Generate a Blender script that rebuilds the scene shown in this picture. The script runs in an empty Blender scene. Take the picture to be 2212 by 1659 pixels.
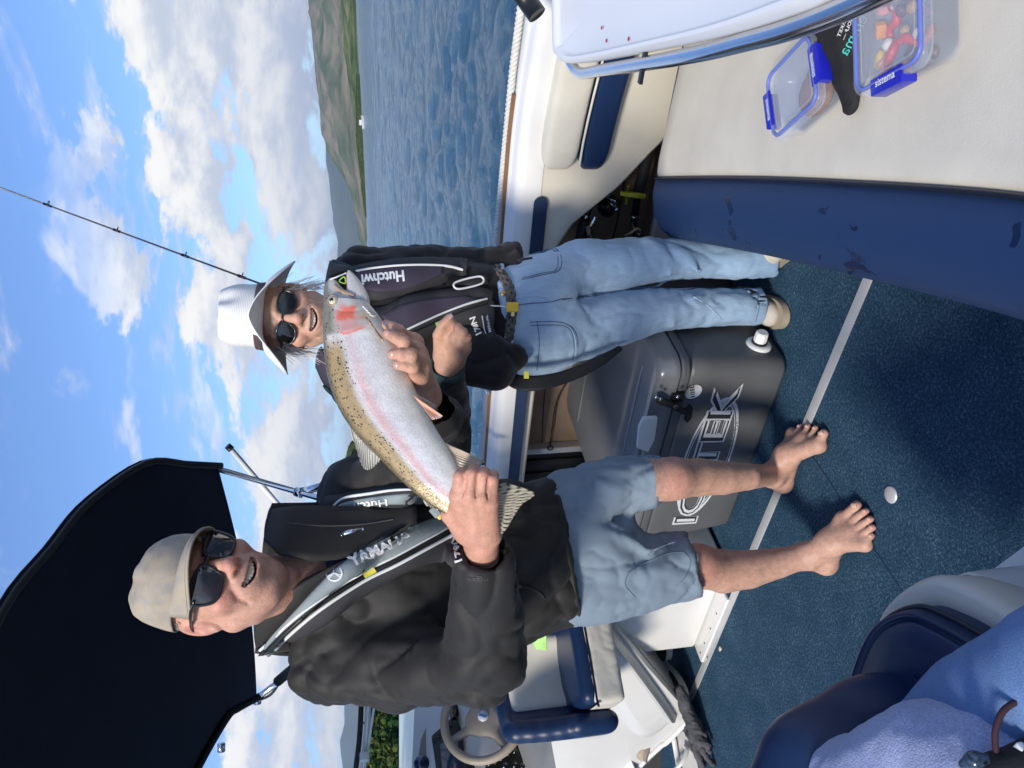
import bpy, bmesh, math, random
import numpy as np
from mathutils import Vector, Matrix
from mathutils.bvhtree import BVHTree
random.seed(7)
rng = np.random.default_rng(7)
scn = bpy.context.scene
col = scn.collection

# ------------------------------------------------------------------ camera
FOC, CAMH = 1661.0, 1.27                      # focal length in pixels of a 2212 px wide frame, eye height over the carpet
pit, rol, yaw = math.radians(10.2), math.radians(2.8), math.radians(39.5)
_fl = np.array([-math.sin(yaw), math.cos(yaw), 0.0])
CF = math.cos(pit) * _fl + np.array([0, 0, -math.sin(pit)])
_rw = np.array([math.cos(yaw), math.sin(yaw), 0.0])
_uw = np.cross(_rw, CF)
CR = math.cos(rol) * _rw - math.sin(rol) * _uw
CU = math.sin(rol) * _rw + math.cos(rol) * _uw
CB = -CF
CO = np.array([0.0, 0.0, CAMH])
cam_data = bpy.data.cameras.new("camera")
cam = bpy.data.objects.new("camera", cam_data)
col.objects.link(cam)
cam_data.sensor_fit = 'HORIZONTAL'
cam_data.sensor_width = 36.0
cam_data.lens = 36.0 * FOC / 2212.0
cam_data.clip_start = 0.05
cam_data.clip_end = 60000.0
mw = Matrix.Identity(4)
for i, ax in enumerate((-CU, CR, CB)):        # the phone was held on its side
    for r in range(3):
        mw[r][i] = float(ax[r])
for r in range(3):
    mw[r][3] = float(CO[r])
cam.matrix_world = mw
scn.camera = cam

# ------------------------------------------------------------------ world, sun, exposure
SUN_AZ = np.array([0.06, -1.0]); SUN_AZ = SUN_AZ / np.linalg.norm(SUN_AZ)
SUN_EL = math.radians(34)
world = bpy.data.worlds.new("World")
scn.world = world
world.use_nodes = True
wt = world.node_tree
for n in list(wt.nodes):
    wt.nodes.remove(n)

def wn(t, **kw):
    n = wt.nodes.new(t)
    for k, v in kw.items():
        setattr(n, k, v)
    return n

def wl(a, b):
    wt.links.new(a, b)

def wmath(op, a, b=None, c=None, clamp=False):
    n = wn('ShaderNodeMath', operation=op, use_clamp=clamp)
    for i, x in enumerate((a, b, c)):
        if x is None:
            continue
        if isinstance(x, (int, float)):
            n.inputs[i].default_value = x
        else:
            wl(x, n.inputs[i])
    return n.outputs[0]

def wramp(x, lo, hi, a=0.0, b=1.0):
    n = wn('ShaderNodeMapRange', interpolation_type='SMOOTHSTEP')
    wl(x, n.inputs[0])
    for i, val in enumerate((lo, hi, a, b)):
        n.inputs[i + 1].default_value = val
    return n.outputs[0]

sky = wn('ShaderNodeTexSky', sky_type='NISHITA')
sky.sun_disc = False
sky.sun_elevation = SUN_EL
sky.sun_rotation = math.atan2(SUN_AZ[0], SUN_AZ[1])
sky.altitude = 300
sky.air_density = 1.0
sky.dust_density = 0.3
sky.ozone_density = 2.5
tc = wn('ShaderNodeTexCoord')
sep = wn('ShaderNodeSeparateXYZ')
wl(tc.outputs['Generated'], sep.inputs[0])
zc = wmath('MAXIMUM', sep.outputs[2], 0.0)
# clouds: a flat layer seen in perspective, so that it stretches to the horizon by itself
den = wmath('ADD', zc, 0.10)
cx = wmath('DIVIDE', sep.outputs[0], den)
cy = wmath('DIVIDE', sep.outputs[1], den)
comb = wn('ShaderNodeCombineXYZ')
wl(cx, comb.inputs[0]); wl(cy, comb.inputs[1])
mp = wn('ShaderNodeMapping')
wl(comb.outputs[0], mp.inputs[0])
mp.inputs['Location'].default_value = (3.1, 7.3, 0.0)
mp.inputs['Rotation'].default_value = (0, 0, math.radians(35))
mp.inputs['Scale'].default_value = (1.0, 1.35, 1.0)

def wnoise(vec, scale, detail, rough, dist=0.0, w=0.0):
    n = wn('ShaderNodeTexNoise')
    n.inputs['Scale'].default_value = scale
    n.inputs['Detail'].default_value = detail
    n.inputs['Roughness'].default_value = rough
    n.inputs['Distortion'].default_value = dist
    wl(vec, n.inputs['Vector'])
    return n.outputs['Fac']

n1 = wnoise(mp.outputs[0], 3.0, 9.0, 0.56, 0.25)
n2 = wnoise(mp.outputs[0], 0.42, 3.0, 0.5, 0.0)
# heavy cumulus bank low down, drawn on the view direction itself
mp2 = wn('ShaderNodeMapping')
wl(tc.outputs['Generated'], mp2.inputs[0])
mp2.inputs['Scale'].default_value = (1.0, 1.0, 2.3)
mp2.inputs['Location'].default_value = (0.35, 0.1, 0.2)
n3 = wnoise(mp2.outputs[0], 4.6, 12.0, 0.62, 0.2)
n4 = wnoise(mp2.outputs[0], 9.0, 7.0, 0.6, 0.2)
up_cov = wmath('ADD', n1, wmath('MULTIPLY', wmath('SUBTRACT', n2, 0.5), 0.45))
high = wramp(up_cov, 0.52, 0.70)
band = wramp(zc, 0.36, 0.10)                      # how much the bank may cover at this height
bank_v = wmath('ADD', n3, wmath('MULTIPLY', band, 0.17))
bank = wramp(bank_v, 0.60, 0.655)
bank = wmath('MULTIPLY', bank, wramp(zc, 0.36, 0.25))
cov = wmath('MAXIMUM', wmath('MULTIPLY', high, 0.62), bank)
# brightness inside the clouds
mp3 = wn('ShaderNodeMapping'); wl(tc.outputs['Generated'], mp3.inputs[0])
mp3.inputs['Scale'].default_value = (1.0, 1.0, 2.3); mp3.inputs['Location'].default_value = (0.35, 0.1, 0.255)
n3b = wnoise(mp3.outputs[0], 4.6, 12.0, 0.62, 0.2)
# sunlit tops and bluish bases: compare the cloud with itself a little higher up
shade = wramp(wmath('ADD', wmath('MULTIPLY', wmath('SUBTRACT', n3, n3b), 2.0), wmath('MULTIPLY', n4, 0.55)), 0.08, 0.50)
ccol = wn('ShaderNodeMix', data_type='RGBA')
wl(shade, ccol.inputs[0])
ccol.inputs[6].default_value = (3.1, 3.4, 4.0, 1)
ccol.inputs[7].default_value = (5.3, 5.2, 5.0, 1)
skyc = wn('ShaderNodeMix', data_type='RGBA', blend_type='MULTIPLY')
skyc.inputs[0].default_value = 1.0
wl(sky.outputs[0], skyc.inputs[6])
skyc.inputs[7].default_value = (0.66, 0.80, 1.02, 1)
mixc = wn('ShaderNodeMix', data_type='RGBA')
wl(cov, mixc.inputs[0]); wl(skyc.outputs[2], mixc.inputs[6]); wl(ccol.outputs[2], mixc.inputs[7])
bg = wn('ShaderNodeBackground')
bg.inputs[1].default_value = 0.125
wl(mixc.outputs[2], bg.inputs[0])
wo = wn('ShaderNodeOutputWorld')
wl(bg.outputs[0], wo.inputs[0])

sun_data = bpy.data.lights.new("sun", 'SUN')
sun = bpy.data.objects.new("sun", sun_data)
col.objects.link(sun)
sun_data.energy = 2.6
sun_data.angle = math.radians(12.0)
sun_data.color = (1.0, 0.93, 0.82)
sd = Vector((SUN_AZ[0] * math.cos(SUN_EL), SUN_AZ[1] * math.cos(SUN_EL), math.sin(SUN_EL)))
sun.rotation_euler = sd.to_track_quat('Z', 'Y').to_euler()
scn.view_settings.view_transform = 'Standard'
scn.view_settings.look = 'None'
scn.view_settings.gamma = 1.0
scn.view_settings.exposure = 0.76
scn.view_settings.use_curve_mapping = False
scn.render.engine = 'CYCLES'
scn.cycles.max_bounces = 8
scn.cycles.use_denoising = True

# ------------------------------------------------------------------ reading positions off the camera model
def ray(px, py):
    return CF + CR * ((1659.0 - py - 829.5) / FOC) - CU * ((px - 1106.0) / FOC)

def W(px, py, d):                               # point at depth d along the optical axis
    return CO + ray(px, py) * d

def WZ(px, py, z):
    r = ray(px, py); return CO + r * ((z - CAMH) / r[2])

def WY(px, py, y):
    r = ray(px, py); return CO + r * (y / r[1])

def nrm(v):
    v = np.asarray(v, float)
    return v / max(np.linalg.norm(v), 1e-12)

# ------------------------------------------------------------------ materials
MATS = {}
def pm(name, c, rough=0.5, metal=0.0, var=0.0, vscale=6.0, bump=0.0, bscale=60.0, trans=0.0, ior=1.45, coat=0.0, sss=0.0,
       spec=0.5, attr=False, c2=None, alpha=1.0, bdetail=4.0, stretch=None, fine=0.0, fscale=400.0, sheen=0.0):
    m = bpy.data.materials.new(name); MATS[name] = m
    m.use_nodes = True
    t = m.node_tree
    b = t.nodes['Principled BSDF']
    b.inputs['Base Color'].default_value = (*c, 1)
    b.inputs['Roughness'].default_value = rough
    b.inputs['Metallic'].default_value = metal
    b.inputs['IOR'].default_value = ior
    b.inputs['Transmission Weight'].default_value = trans
    b.inputs['Coat Weight'].default_value = coat
    b.inputs['Specular IOR Level'].default_value = spec
    b.inputs['Alpha'].default_value = alpha
    b.inputs['Sheen Weight'].default_value = sheen
    if sss:
        b.inputs['Subsurface Weight'].default_value = sss
        b.inputs['Subsurface Radius'].default_value = (0.012, 0.004, 0.002)
        b.inputs['Subsurface Scale'].default_value = 0.6
    tcn = t.nodes.new('ShaderNodeTexCoord')
    vec = tcn.outputs['Object']
    if stretch:
        mpn = t.nodes.new('ShaderNodeMapping'); mpn.inputs['Scale'].default_value = stretch
        t.links.new(vec, mpn.inputs[0]); vec = mpn.outputs[0]
    cur = None
    if attr:
        a = t.nodes.new('ShaderNodeVertexColor'); a.layer_name = 'Col'
        cur = a.outputs[0]
    def noise(scale, detail, rg=0.55):
        n = t.nodes.new('ShaderNodeTexNoise')
        n.inputs['Scale'].default_value = scale; n.inputs['Detail'].default_value = detail; n.inputs['Roughness'].default_value = rg
        t.links.new(vec, n.inputs['Vector']); return n.outputs['Fac']
    def mix(fac, a, bcol, mode='MIX'):
        n = t.nodes.new('ShaderNodeMix'); n.data_type = 'RGBA'; n.blend_type = mode
        if isinstance(fac, float): n.inputs[0].default_value = fac
        else: t.links.new(fac, n.inputs[0])
        for k, x in ((6, a), (7, bcol)):
            if isinstance(x, tuple): n.inputs[k].default_value = (*x, 1)
            else: t.links.new(x, n.inputs[k])
        return n.outputs[2]
    def rng_(f, lo, hi, a=0.0, b_=1.0):
        n = t.nodes.new('ShaderNodeMapRange'); t.links.new(f, n.inputs[0])
        for i, q in enumerate((lo, hi, a, b_)): n.inputs[i + 1].default_value = q
        return n.outputs[0]
    if var:
        f = rng_(noise(vscale, 6.0), 0.3, 0.7, 1.0 - var, 1.0 + var)
        base = cur if cur is not None else tuple(c)
        if c2 is not None:
            g = rng_(noise(vscale * 2.3, 5.0), 0.4, 0.65)
            base = mix(g, base, tuple(c2))
        cmb = t.nodes.new('ShaderNodeCombineXYZ')
        for i in range(3): t.links.new(f, cmb.inputs[i])
        cur = mix(1.0, base, cmb.outputs[0], 'MULTIPLY')
    if fine:
        f = rng_(noise(fscale, 2.0), 0.3, 0.7, 1.0 - fine, 1.0 + fine)
        cmb = t.nodes.new('ShaderNodeCombineXYZ')
        for i in range(3): t.links.new(f, cmb.inputs[i])
        cur = mix(1.0, cur if cur is not None else tuple(c), cmb.outputs[0], 'MULTIPLY')
    if cur is not None:
        t.links.new(cur, b.inputs['Base Color'])
    if bump:
        bn = t.nodes.new('ShaderNodeBump')
        bn.inputs['Strength'].default_value = 1.0
        bn.inputs['Distance'].default_value = bump
        t.links.new(noise(bscale, bdetail), bn.inputs['Height'])
        t.links.new(bn.outputs[0], b.inputs['Normal'])
    return m

# ------------------------------------------------------------------ objects
def tag(o, label=None, cat=None, group=None, kind=None):
    if label: o['label'] = label
    if cat: o['category'] = cat
    if group: o['group'] = group
    if kind: o['kind'] = kind
    return o

ROOT = {}
def thing(name, loc, label, cat, group=None):
    o = bpy.data.objects.new(name, None)
    o.empty_display_size = 0.05
    col.objects.link(o)
    o.location = [float(x) for x in loc]
    ROOT[o.name] = np.array(o.location)
    return tag(o, label, cat, group)

def base_of(o):                                 # world offset of an object's own frame (translations only)
    p = np.zeros(3)
    while o is not None:
        p = p + np.array(o.location); o = o.parent
    return p

def mesh_obj(name, v, f, m, parent=None, smooth=True, colors=None, vec=None, loc=None):
    """one mesh object; v in world metres, f a list of index tuples or an (n,4)/(n,3) array"""
    v = np.asarray(v, float)
    off = base_of(parent) if parent is not None else np.zeros(3)
    if loc is not None:
        off = off + (np.asarray(loc, float) - off)
    me = bpy.data.meshes.new(name)
    vv = v - off
    if isinstance(f, np.ndarray):
        k = f.shape[1]
        me.vertices.add(len(vv)); me.vertices.foreach_set('co', vv.astype(np.float32).ravel())
        me.loops.add(f.size); me.loops.foreach_set('vertex_index', f.astype(np.int32).ravel())
        me.polygons.add(len(f)); me.polygons.foreach_set('loop_start', np.arange(0, f.size, k, dtype=np.int32))
        me.update(calc_edges=True)
    else:
        me.from_pydata([tuple(map(float, p)) for p in vv], [], [tuple(int(i) for i in q) for q in f])
    if smooth:
        me.polygons.foreach_set('use_smooth', np.ones(len(me.polygons), dtype=bool))
    if colors is not None:
        a = me.color_attributes.new('Col', 'FLOAT_COLOR', 'POINT')
        cc = np.ones((len(vv), 4), dtype=np.float32); cc[:, :3] = colors
        a.data.foreach_set('color', cc.ravel())
    if vec is not None:
        a = me.attributes.new('loc', 'FLOAT_VECTOR', 'POINT')
        a.data.foreach_set('vector', np.asarray(vec, dtype=np.float32).ravel())
    me.update()
    o = bpy.data.objects.new(name, me)
    if m is not None:
        for mm in (m if isinstance(m, (list, tuple)) else [m]):
            me.materials.append(mm)
    col.objects.link(o)
    if parent is not None:
        o.parent = parent
    if loc is not None:
        o.location = [float(x) for x in (np.asarray(loc, float) - (base_of(parent) if parent is not None else 0))]
    return o

def autosmooth(o, deg=35):
    me = o.data
    me.polygons.foreach_set('use_smooth', np.ones(len(me.polygons), dtype=bool))
    bm = bmesh.new(); bm.from_mesh(me)
    th = math.radians(deg)
    for e in bm.edges:
        if len(e.link_faces) == 2 and e.calc_face_angle(0) > th:
            e.smooth = False
    bm.to_mesh(me); bm.free()
    return o

class MB:
    """collects pieces of ONE part"""
    def __init__(s): s.v = []; s.f = []
    def add(s, v, f):
        n = len(s.v)
        s.v.extend([tuple(map(float, p)) for p in v])
        s.f.extend([tuple(int(i) + n for i in q) for q in f])
        return s
    def build(s, name, m, parent=None, smooth=True, auto=40, **kw):
        o = mesh_obj(name, s.v, s.f, m, parent, smooth, **kw)
        if smooth and auto: autosmooth(o, auto)
        return o

def g_box(lo, hi, bev=0.0, seg=2, R=None, c=None):
    """box with bevelled edges -> verts, faces; R (3x3) and c place it"""
    lo = np.asarray(lo, float); hi = np.asarray(hi, float)
    bm = bmesh.new()
    bmesh.ops.create_cube(bm, size=1.0)
    for vt in bm.verts:
        vt.co = Vector([float(lo[i] + (vt.co[i] + 0.5) * (hi[i] - lo[i])) for i in range(3)])
    if bev > 0:
        bmesh.ops.bevel(bm, geom=list(bm.edges), offset=bev, segments=seg, profile=0.6, affect='EDGES')
    bm.verts.index_update()
    v = np.array([vt.co[:] for vt in bm.verts]); f = [tuple(x.index for x in fc.verts) for fc in bm.faces]
    bm.free()
    if R is not None: v = v @ np.asarray(R, float)
    if c is not None: v = v + np.asarray(c, float)
    return v, f

def spline(pts, n, closed=False):
    P = np.asarray(pts, float)
    if len(P) == 2 and not closed:
        t = np.linspace(0, 1, n)[:, None]; return P[0] * (1 - t) + P[1] * t
    if closed: Q = np.vstack([P[-1], P, P[0], P[1]]); segs = len(P)
    else: Q = np.vstack([2 * P[0] - P[1], P, 2 * P[-1] - P[-2]]); segs = len(P) - 1
    u = np.linspace(0, segs, n, endpoint=not closed)
    i = np.minimum(u.astype(int), segs - 1); t = (u - i)[:, None]
    a, b, c, d = Q[i], Q[i + 1], Q[i + 2], Q[i + 3]
    return 0.5 * ((2 * b) + (c - a) * t + (2 * a - 5 * b + 4 * c - d) * t ** 2 + (3 * b - 3 * c + d - a) * t ** 3)

def g_grid(P, cu=False, cv=False):
    """P (n,m,3) -> verts, quad faces; cu/cv wrap"""
    n, m = P.shape[:2]
    f = []
    for i in range(n if cu else n - 1):
        for j in range(m if cv else m - 1):
            a, b = i, (i + 1) % n
            c, d = j, (j + 1) % m
            f.append((a * m + c, b * m + c, b * m + d, a * m + d))
    return P.reshape(-1, 3), f

def frames(P, closed=False):
    T = np.gradient(P, axis=0) if not closed else np.roll(P, -1, 0) - np.roll(P, 1, 0)
    T = T / np.maximum(np.linalg.norm(T, axis=1, keepdims=True), 1e-9)
    a = np.array([0, 0, 1.0]) if abs(T[0][2]) < 0.9 else np.array([1.0, 0, 0])
    N = [nrm(np.cross(T[0], a))]
    for i in range(1, len(P)):
        x = N[-1] - T[i] * np.dot(N[-1], T[i]); N.append(nrm(x))
    N = np.array(N); return T, N, np.cross(T, N)

def g_tube(pts, r, seg=10, n=None, closed=False, cap=True, flat=None):
    """tube through pts; r a number or one per point; flat=(k,) squashes the second axis"""
    P = np.asarray(pts, float)
    rr = np.full(len(P), r, float) if np.isscalar(r) else np.asarray(r, float)
    if n:
        Q = spline(P, n, closed)
        u = np.linspace(0, len(P) - (0 if closed else 1), n, endpoint=not closed)
        rr = np.interp(u, np.arange(len(rr) + (1 if closed else 0)), np.append(rr, rr[0]) if closed else rr); P = Q
    T, N, B = frames(P, closed)
    a = np.linspace(0, 2 * np.pi, seg, endpoint=False)
    k = flat or 1.0
    G = P[:, None, :] + rr[:, None, None] * (np.cos(a)[None, :, None] * N[:, None, :] + k * np.sin(a)[None, :, None] * B[:, None, :])
    v, f = g_grid(G, cu=closed, cv=True)
    if cap and not closed:
        f = f + [tuple(range(seg))[::-1], tuple((len(P) - 1) * seg + j for j in range(seg))]
    return v, f

def g_lathe(prof, c, axis, seg=24):
    """prof list of (radius, height) about axis through c"""
    ax = nrm(axis); a0 = nrm(np.cross(ax, [0, 0, 1.0] if abs(ax[2]) < 0.9 else [1.0, 0, 0])); b0 = np.cross(ax, a0)
    t = np.linspace(0, 2 * np.pi, seg, endpoint=False)
    G = np.array([[np.asarray(c) + ax * h + r * (a0 * math.cos(x) + b0 * math.sin(x)) for x in t] for r, h in prof])
    v, f = g_grid(G, cv=True)
    return v, f + [tuple(range(seg))[::-1], tuple((len(prof) - 1) * seg + j for j in range(seg))]

def g_prism(poly, ext):
    """closed polygon of 3-D points pushed along ext"""
    P = np.asarray(poly, float); n = len(P)
    v = np.vstack([P, P + np.asarray(ext, float)])
    f = [tuple(range(n))[::-1], tuple(range(n, 2 * n))] + [(i, (i + 1) % n, n + (i + 1) % n, n + i) for i in range(n)]
    return v, f

def g_shell(P, th, cu=False, cv=False):
    """grid P (n,m,3) given thickness th along its normals"""
    du = np.gradient(P, axis=0); dv = np.gradient(P, axis=1)
    if cv: dv = np.roll(P, -1, 1) - np.roll(P, 1, 1)
    N = np.cross(du, dv); N = N / np.maximum(np.linalg.norm(N, axis=2, keepdims=True), 1e-9)
    A, fa = g_grid(P, cu, cv); Bv, fb = g_grid(P - N * th, cu, cv)
    n, m = P.shape[:2]; k = n * m
    f = list(fa) + [tuple(x + k for x in q[::-1]) for q in fb]
    ed = []
    if not cu:
        ed += [((0) * m + j, (0) * m + (j + 1) % m, 1) for j in range(m if cv else m - 1)] + [((n - 1) * m + j, (n - 1) * m + (j + 1) % m, 0) for j in range(m if cv else m - 1)]
    if not cv:
        ed += [(i * m, (i + 1) * m, 0) for i in range(n - 1)] + [(i * m + m - 1, (i + 1) * m + m - 1, 1) for i in range(n - 1)]
    for a, b, s in ed:
        f.append((a, b, b + k, a + k) if s else (b, a, a + k, b + k))
    return np.vstack([A, Bv]), f

# ------------------------------------------------------------------ value noise
def _h(i, j, k):
    n = (i * 73856093) ^ (j * 19349663) ^ (k * 83492791)
    n = (n ^ (n >> 13)) * 1274126177
    return ((n ^ (n >> 16)) & 0xFFFF) / 32767.5 - 1.0

def vnoise(P):
    P = np.asarray(P, float)
    I = np.floor(P).astype(np.int64); F = P - I; F = F * F * (3 - 2 * F)
    r = 0
    for a in (0, 1):
        wa = F[..., 0] if a else 1 - F[..., 0]
        for b in (0, 1):
            wb = F[..., 1] if b else 1 - F[..., 1]
            for c in (0, 1):
                wc = F[..., 2] if c else 1 - F[..., 2]
                r = r + wa * wb * wc * _h(I[..., 0] + a, I[..., 1] + b, I[..., 2] + c)
    return r

def fbm(P, o=4):
    r, a = 0, 1.0
    P = np.asarray(P, float)
    for _ in range(o):
        r = r + a * vnoise(P); P = P * 2.03 + 17.1; a *= 0.5
    return r

# ------------------------------------------------------------------ signed-distance sculpting
def smin(a, b, k):
    if k <= 0: return np.minimum(a, b)
    h = np.maximum(k - np.abs(a - b), 0) / k
    return np.minimum(a, b) - h * h * k * 0.25

class Vol:
    def __init__(s, lo, hi, h):
        s.lo = np.asarray(lo, float); s.h = h
        s.n = np.ceil((np.asarray(hi, float) - s.lo) / h).astype(int) + 1
        s.d = np.full(s.n, 9.0, np.float32)
    def _blk(s, lo, hi):
        a = np.clip(np.floor((lo - s.lo) / s.h).astype(int), 0, s.n - 1)
        b = np.clip(np.ceil((hi - s.lo) / s.h).astype(int) + 1, a + 1, s.n)
        g = [s.lo[i] + s.h * np.arange(a[i], b[i]) for i in range(3)]
        X, Y, Z = np.meshgrid(*g, indexing='ij')
        return tuple(slice(a[i], b[i]) for i in range(3)), np.stack([X, Y, Z], -1)
    def put(s, fn, lo, hi, k=0.0, op='u'):
        m = k + 3 * s.h
        sl, P = s._blk(np.asarray(lo, float) - m, np.asarray(hi, float) + m)
        q = fn(P).astype(np.float32)
        if op == 'u': s.d[sl] = smin(s.d[sl], q, k)
        elif op == 's': s.d[sl] = -smin(-s.d[sl], q, k)
        elif op == 'i': s.d[sl] = -smin(-s.d[sl], -q, k)
        return s
    def cap(s, a, b, ra, rb=None, k=0.0, op='u', fl=None):
        """tapered capsule; fl=(axis, f) thins it to f of its radius along that axis"""
        a = np.asarray(a, float); b = np.asarray(b, float); rb = ra if rb is None else rb
        R = max(ra, rb)
        if fl is not None:
            ax = nrm(fl[0]); sc = fl[1]
        def fn(P):
            p = P - a; d = b - a
            if fl is not None:
                p = p + (p @ ax)[..., None] * ax * (1 / sc - 1); d = d + (d @ ax) * ax * (1 / sc - 1)
            t = np.clip((p @ d) / max(d @ d, 1e-12), 0, 1)
            q = np.linalg.norm(p - t[..., None] * d, axis=-1) - (ra + (rb - ra) * t)
            return q * (min(1.0, sc) if fl is not None else 1.0)
        ex = R * (max(1.0, fl[1]) if fl is not None else 1.0)
        return s.put(fn, np.minimum(a, b) - ex, np.maximum(a, b) + ex, k, op)
    def chain(s, pts, rad, k=0.0, op='u', fl=None):
        """a limb: tapered capsules end to end, united first so that the joints do not swell"""
        P0 = [np.asarray(p, float) for p in pts]; ax = None
        if fl is not None:
            ax = nrm(fl[0]); sc = fl[1]; wp = lambda p: p + (p @ ax)[..., None] * ax * (1 / sc - 1) if p.ndim > 1 else p + (p @ ax) * ax * (1 / sc - 1)
        else: wp = lambda p: p
        Q = [wp(p) for p in P0]
        def fn(P):
            p = wp(P); r = None
            for a, b, ra, rb in zip(Q[:-1], Q[1:], rad[:-1], rad[1:]):
                d = b - a; t = np.clip(((p - a) @ d) / max(d @ d, 1e-12), 0, 1)
                q = np.linalg.norm(p - a - t[..., None] * d, axis=-1) - (ra + (rb - ra) * t)
                r = q if r is None else smin(r, q, 0.004)
            return r * (min(1.0, sc) if fl is not None else 1.0)
        R = max(rad) * (max(1.0, fl[1]) if fl is not None else 1.0)
        return s.put(fn, np.min(P0, 0) - R, np.max(P0, 0) + R, k, op)
    def ell(s, c, r, R=None, k=0.0, op='u'):
        """ellipsoid; rows of R are its axes"""
        c = np.asarray(c, float); r = np.asarray(r, float)
        R = np.eye(3) if R is None else np.asarray(R, float)
        def fn(P):
            q = (P - c) @ R.T
            k0 = np.linalg.norm(q / r, axis=-1); k1 = np.linalg.norm(q / (r * r), axis=-1)
            return k0 * (k0 - 1.0) / np.maximum(k1, 1e-9)
        e = np.sqrt(((R.T * r) ** 2).sum(1))
        return s.put(fn, c - e, c + e, k, op)
    def box(s, c, hf, rad, R=None, k=0.0, op='u'):
        c = np.asarray(c, float); hf = np.asarray(hf, float)
        R = np.eye(3) if R is None else np.asarray(R, float)
        def fn(P):
            q = np.abs((P - c) @ R.T) - (hf - rad)
            return np.linalg.norm(np.maximum(q, 0), axis=-1) + np.minimum(q.max(-1), 0) - rad
        e = (np.abs(R.T) * hf).sum(1)
        return s.put(fn, c - e, c + e, k, op)
    def mesh(s, relax=1):
        d = s.d; g = d < 0
        c = np.zeros(s.n - 1, np.uint8)
        for a in (0, 1):
            for b in (0, 1):
                for e in (0, 1):
                    c += g[a:s.n[0] - 1 + a, b:s.n[1] - 1 + b, e:s.n[2] - 1 + e]
        act = (c > 0) & (c < 8)
        idx = np.argwhere(act)
        vid = np.full(s.n - 1, -1, np.int64); vid[act] = np.arange(len(idx))
        acc = np.zeros((len(idx), 3)); cnt = np.zeros(len(idx))
        cor = [(a, b, e) for a in (0, 1) for b in (0, 1) for e in (0, 1)]
        for p in cor:
            for ax in range(3):
                if p[ax]: continue
                q = list(p); q[ax] = 1
                da = d[idx[:, 0] + p[0], idx[:, 1] + p[1], idx[:, 2] + p[2]]; db = d[idx[:, 0] + q[0], idx[:, 1] + q[1], idx[:, 2] + q[2]]
                x = (da < 0) != (db < 0)
                t = np.where(x, da / np.where(x, da - db, 1), 0)
                pt = np.repeat(np.array(p, float)[None], len(idx), 0); pt[:, ax] += t
                acc[x] += pt[x]; cnt[x] += 1
        v = s.lo + s.h * (idx + acc / np.maximum(cnt, 1)[:, None])
        F = []
        for ax in range(3):
            o1, o2 = [(1, 2), (2, 0), (0, 1)][ax]
            A = [slice(0, s.n[i]) for i in range(3)]
            A[ax] = slice(0, s.n[ax] - 1); A[o1] = slice(1, s.n[o1] - 1); A[o2] = slice(1, s.n[o2] - 1)
            Bs = list(A); Bs[ax] = slice(1, s.n[ax])
            ga = g[tuple(A)]; gb = g[tuple(Bs)]
            for flip in (0, 1):
                w = np.argwhere((ga & ~gb) if not flip else (~ga & gb))
                w[:, o1] += 1; w[:, o2] += 1
                def at(d1, d2):
                    u = w.copy(); u[:, o1] -= d1; u[:, o2] -= d2
                    return vid[u[:, 0], u[:, 1], u[:, 2]]
                q = np.stack([at(1, 1), at(0, 1), at(0, 0), at(1, 0)], 1)
                F.append(q if not flip else q[:, ::-1])
        F = np.vstack(F)
        F = F[(F >= 0).all(1)]
        for _ in range(relax):
            v = relaxed(v, F, 0.5)
        return v, F

def relaxed(v, F, w):
    n = len(v); s = np.zeros_like(v); c = np.zeros(n)
    for i in range(F.shape[1]):
        a, b = F[:, i], F[:, (i + 1) % F.shape[1]]
        for k in range(3):
            s[:, k] += np.bincount(a, v[b, k], n) + np.bincount(b, v[a, k], n)
        c += np.bincount(a, minlength=n) + np.bincount(b, minlength=n)
    return v * (1 - w) + w * s / np.maximum(c, 1)[:, None]

def vnormals(v, F):
    fn = np.cross(v[F[:, 2]] - v[F[:, 0]], v[F[:, 3]] - v[F[:, 1]])
    N = np.zeros_like(v)
    for i in range(4):
        for k in range(3):
            N[:, k] += np.bincount(F[:, i], fn[:, k], len(v))
    return N / np.maximum(np.linalg.norm(N, axis=1, keepdims=True), 1e-12)

def wrinkle(v, F, amp, scale, stretch=(1, 1, 1), o=3, ridge=True):
    N = vnormals(v, F)
    q = v * np.asarray(stretch) * scale
    q = q + 0.6 * np.stack([vnoise(q * 0.7 + 5), vnoise(q * 0.7 + 11), vnoise(q * 0.7 + 23)], -1)
    n = fbm(q, o)
    if ridge: n = np.sqrt(np.abs(n) + 1e-4) * 1.15 - 0.55
    return v + N * (amp * n)[:, None]

# ------------------------------------------------------------------ laying trim, print and patches on a surface that is already built
class Surf:
    def __init__(s, *objs):
        V = []; Fs = []; n = 0
        for o in objs:
            off = base_of(o)
            me = o.data
            vv = np.empty(len(me.vertices) * 3, np.float32); me.vertices.foreach_get('co', vv)
            V.append(vv.reshape(-1, 3) + off)
            Fs += [tuple(i + n for i in p.vertices) for p in me.polygons]
            n += len(me.vertices)
        s.t = BVHTree.FromPolygons([Vector(p) for p in np.vstack(V)], Fs)
    def hit(s, px, py):
        d = Vector(nrm(ray(px, py)))
        p, n, i, _ = s.t.ray_cast(Vector(CO), d)
        if p is None:
            # just past an edge: nearest point to where the neighbours were
            return None, None
        return np.array(p), np.array(n)
    def near(s, P):
        p, n, i, _ = s.t.find_nearest(Vector(P)); return np.array(p), np.array(n)
    def down(s, P, d, far=0.3):
        p, n, i, _ = s.t.ray_cast(Vector(P), Vector(nrm(d)), far)
        if p is None: return s.near(P)
        return np.array(p), np.array(n)

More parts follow.
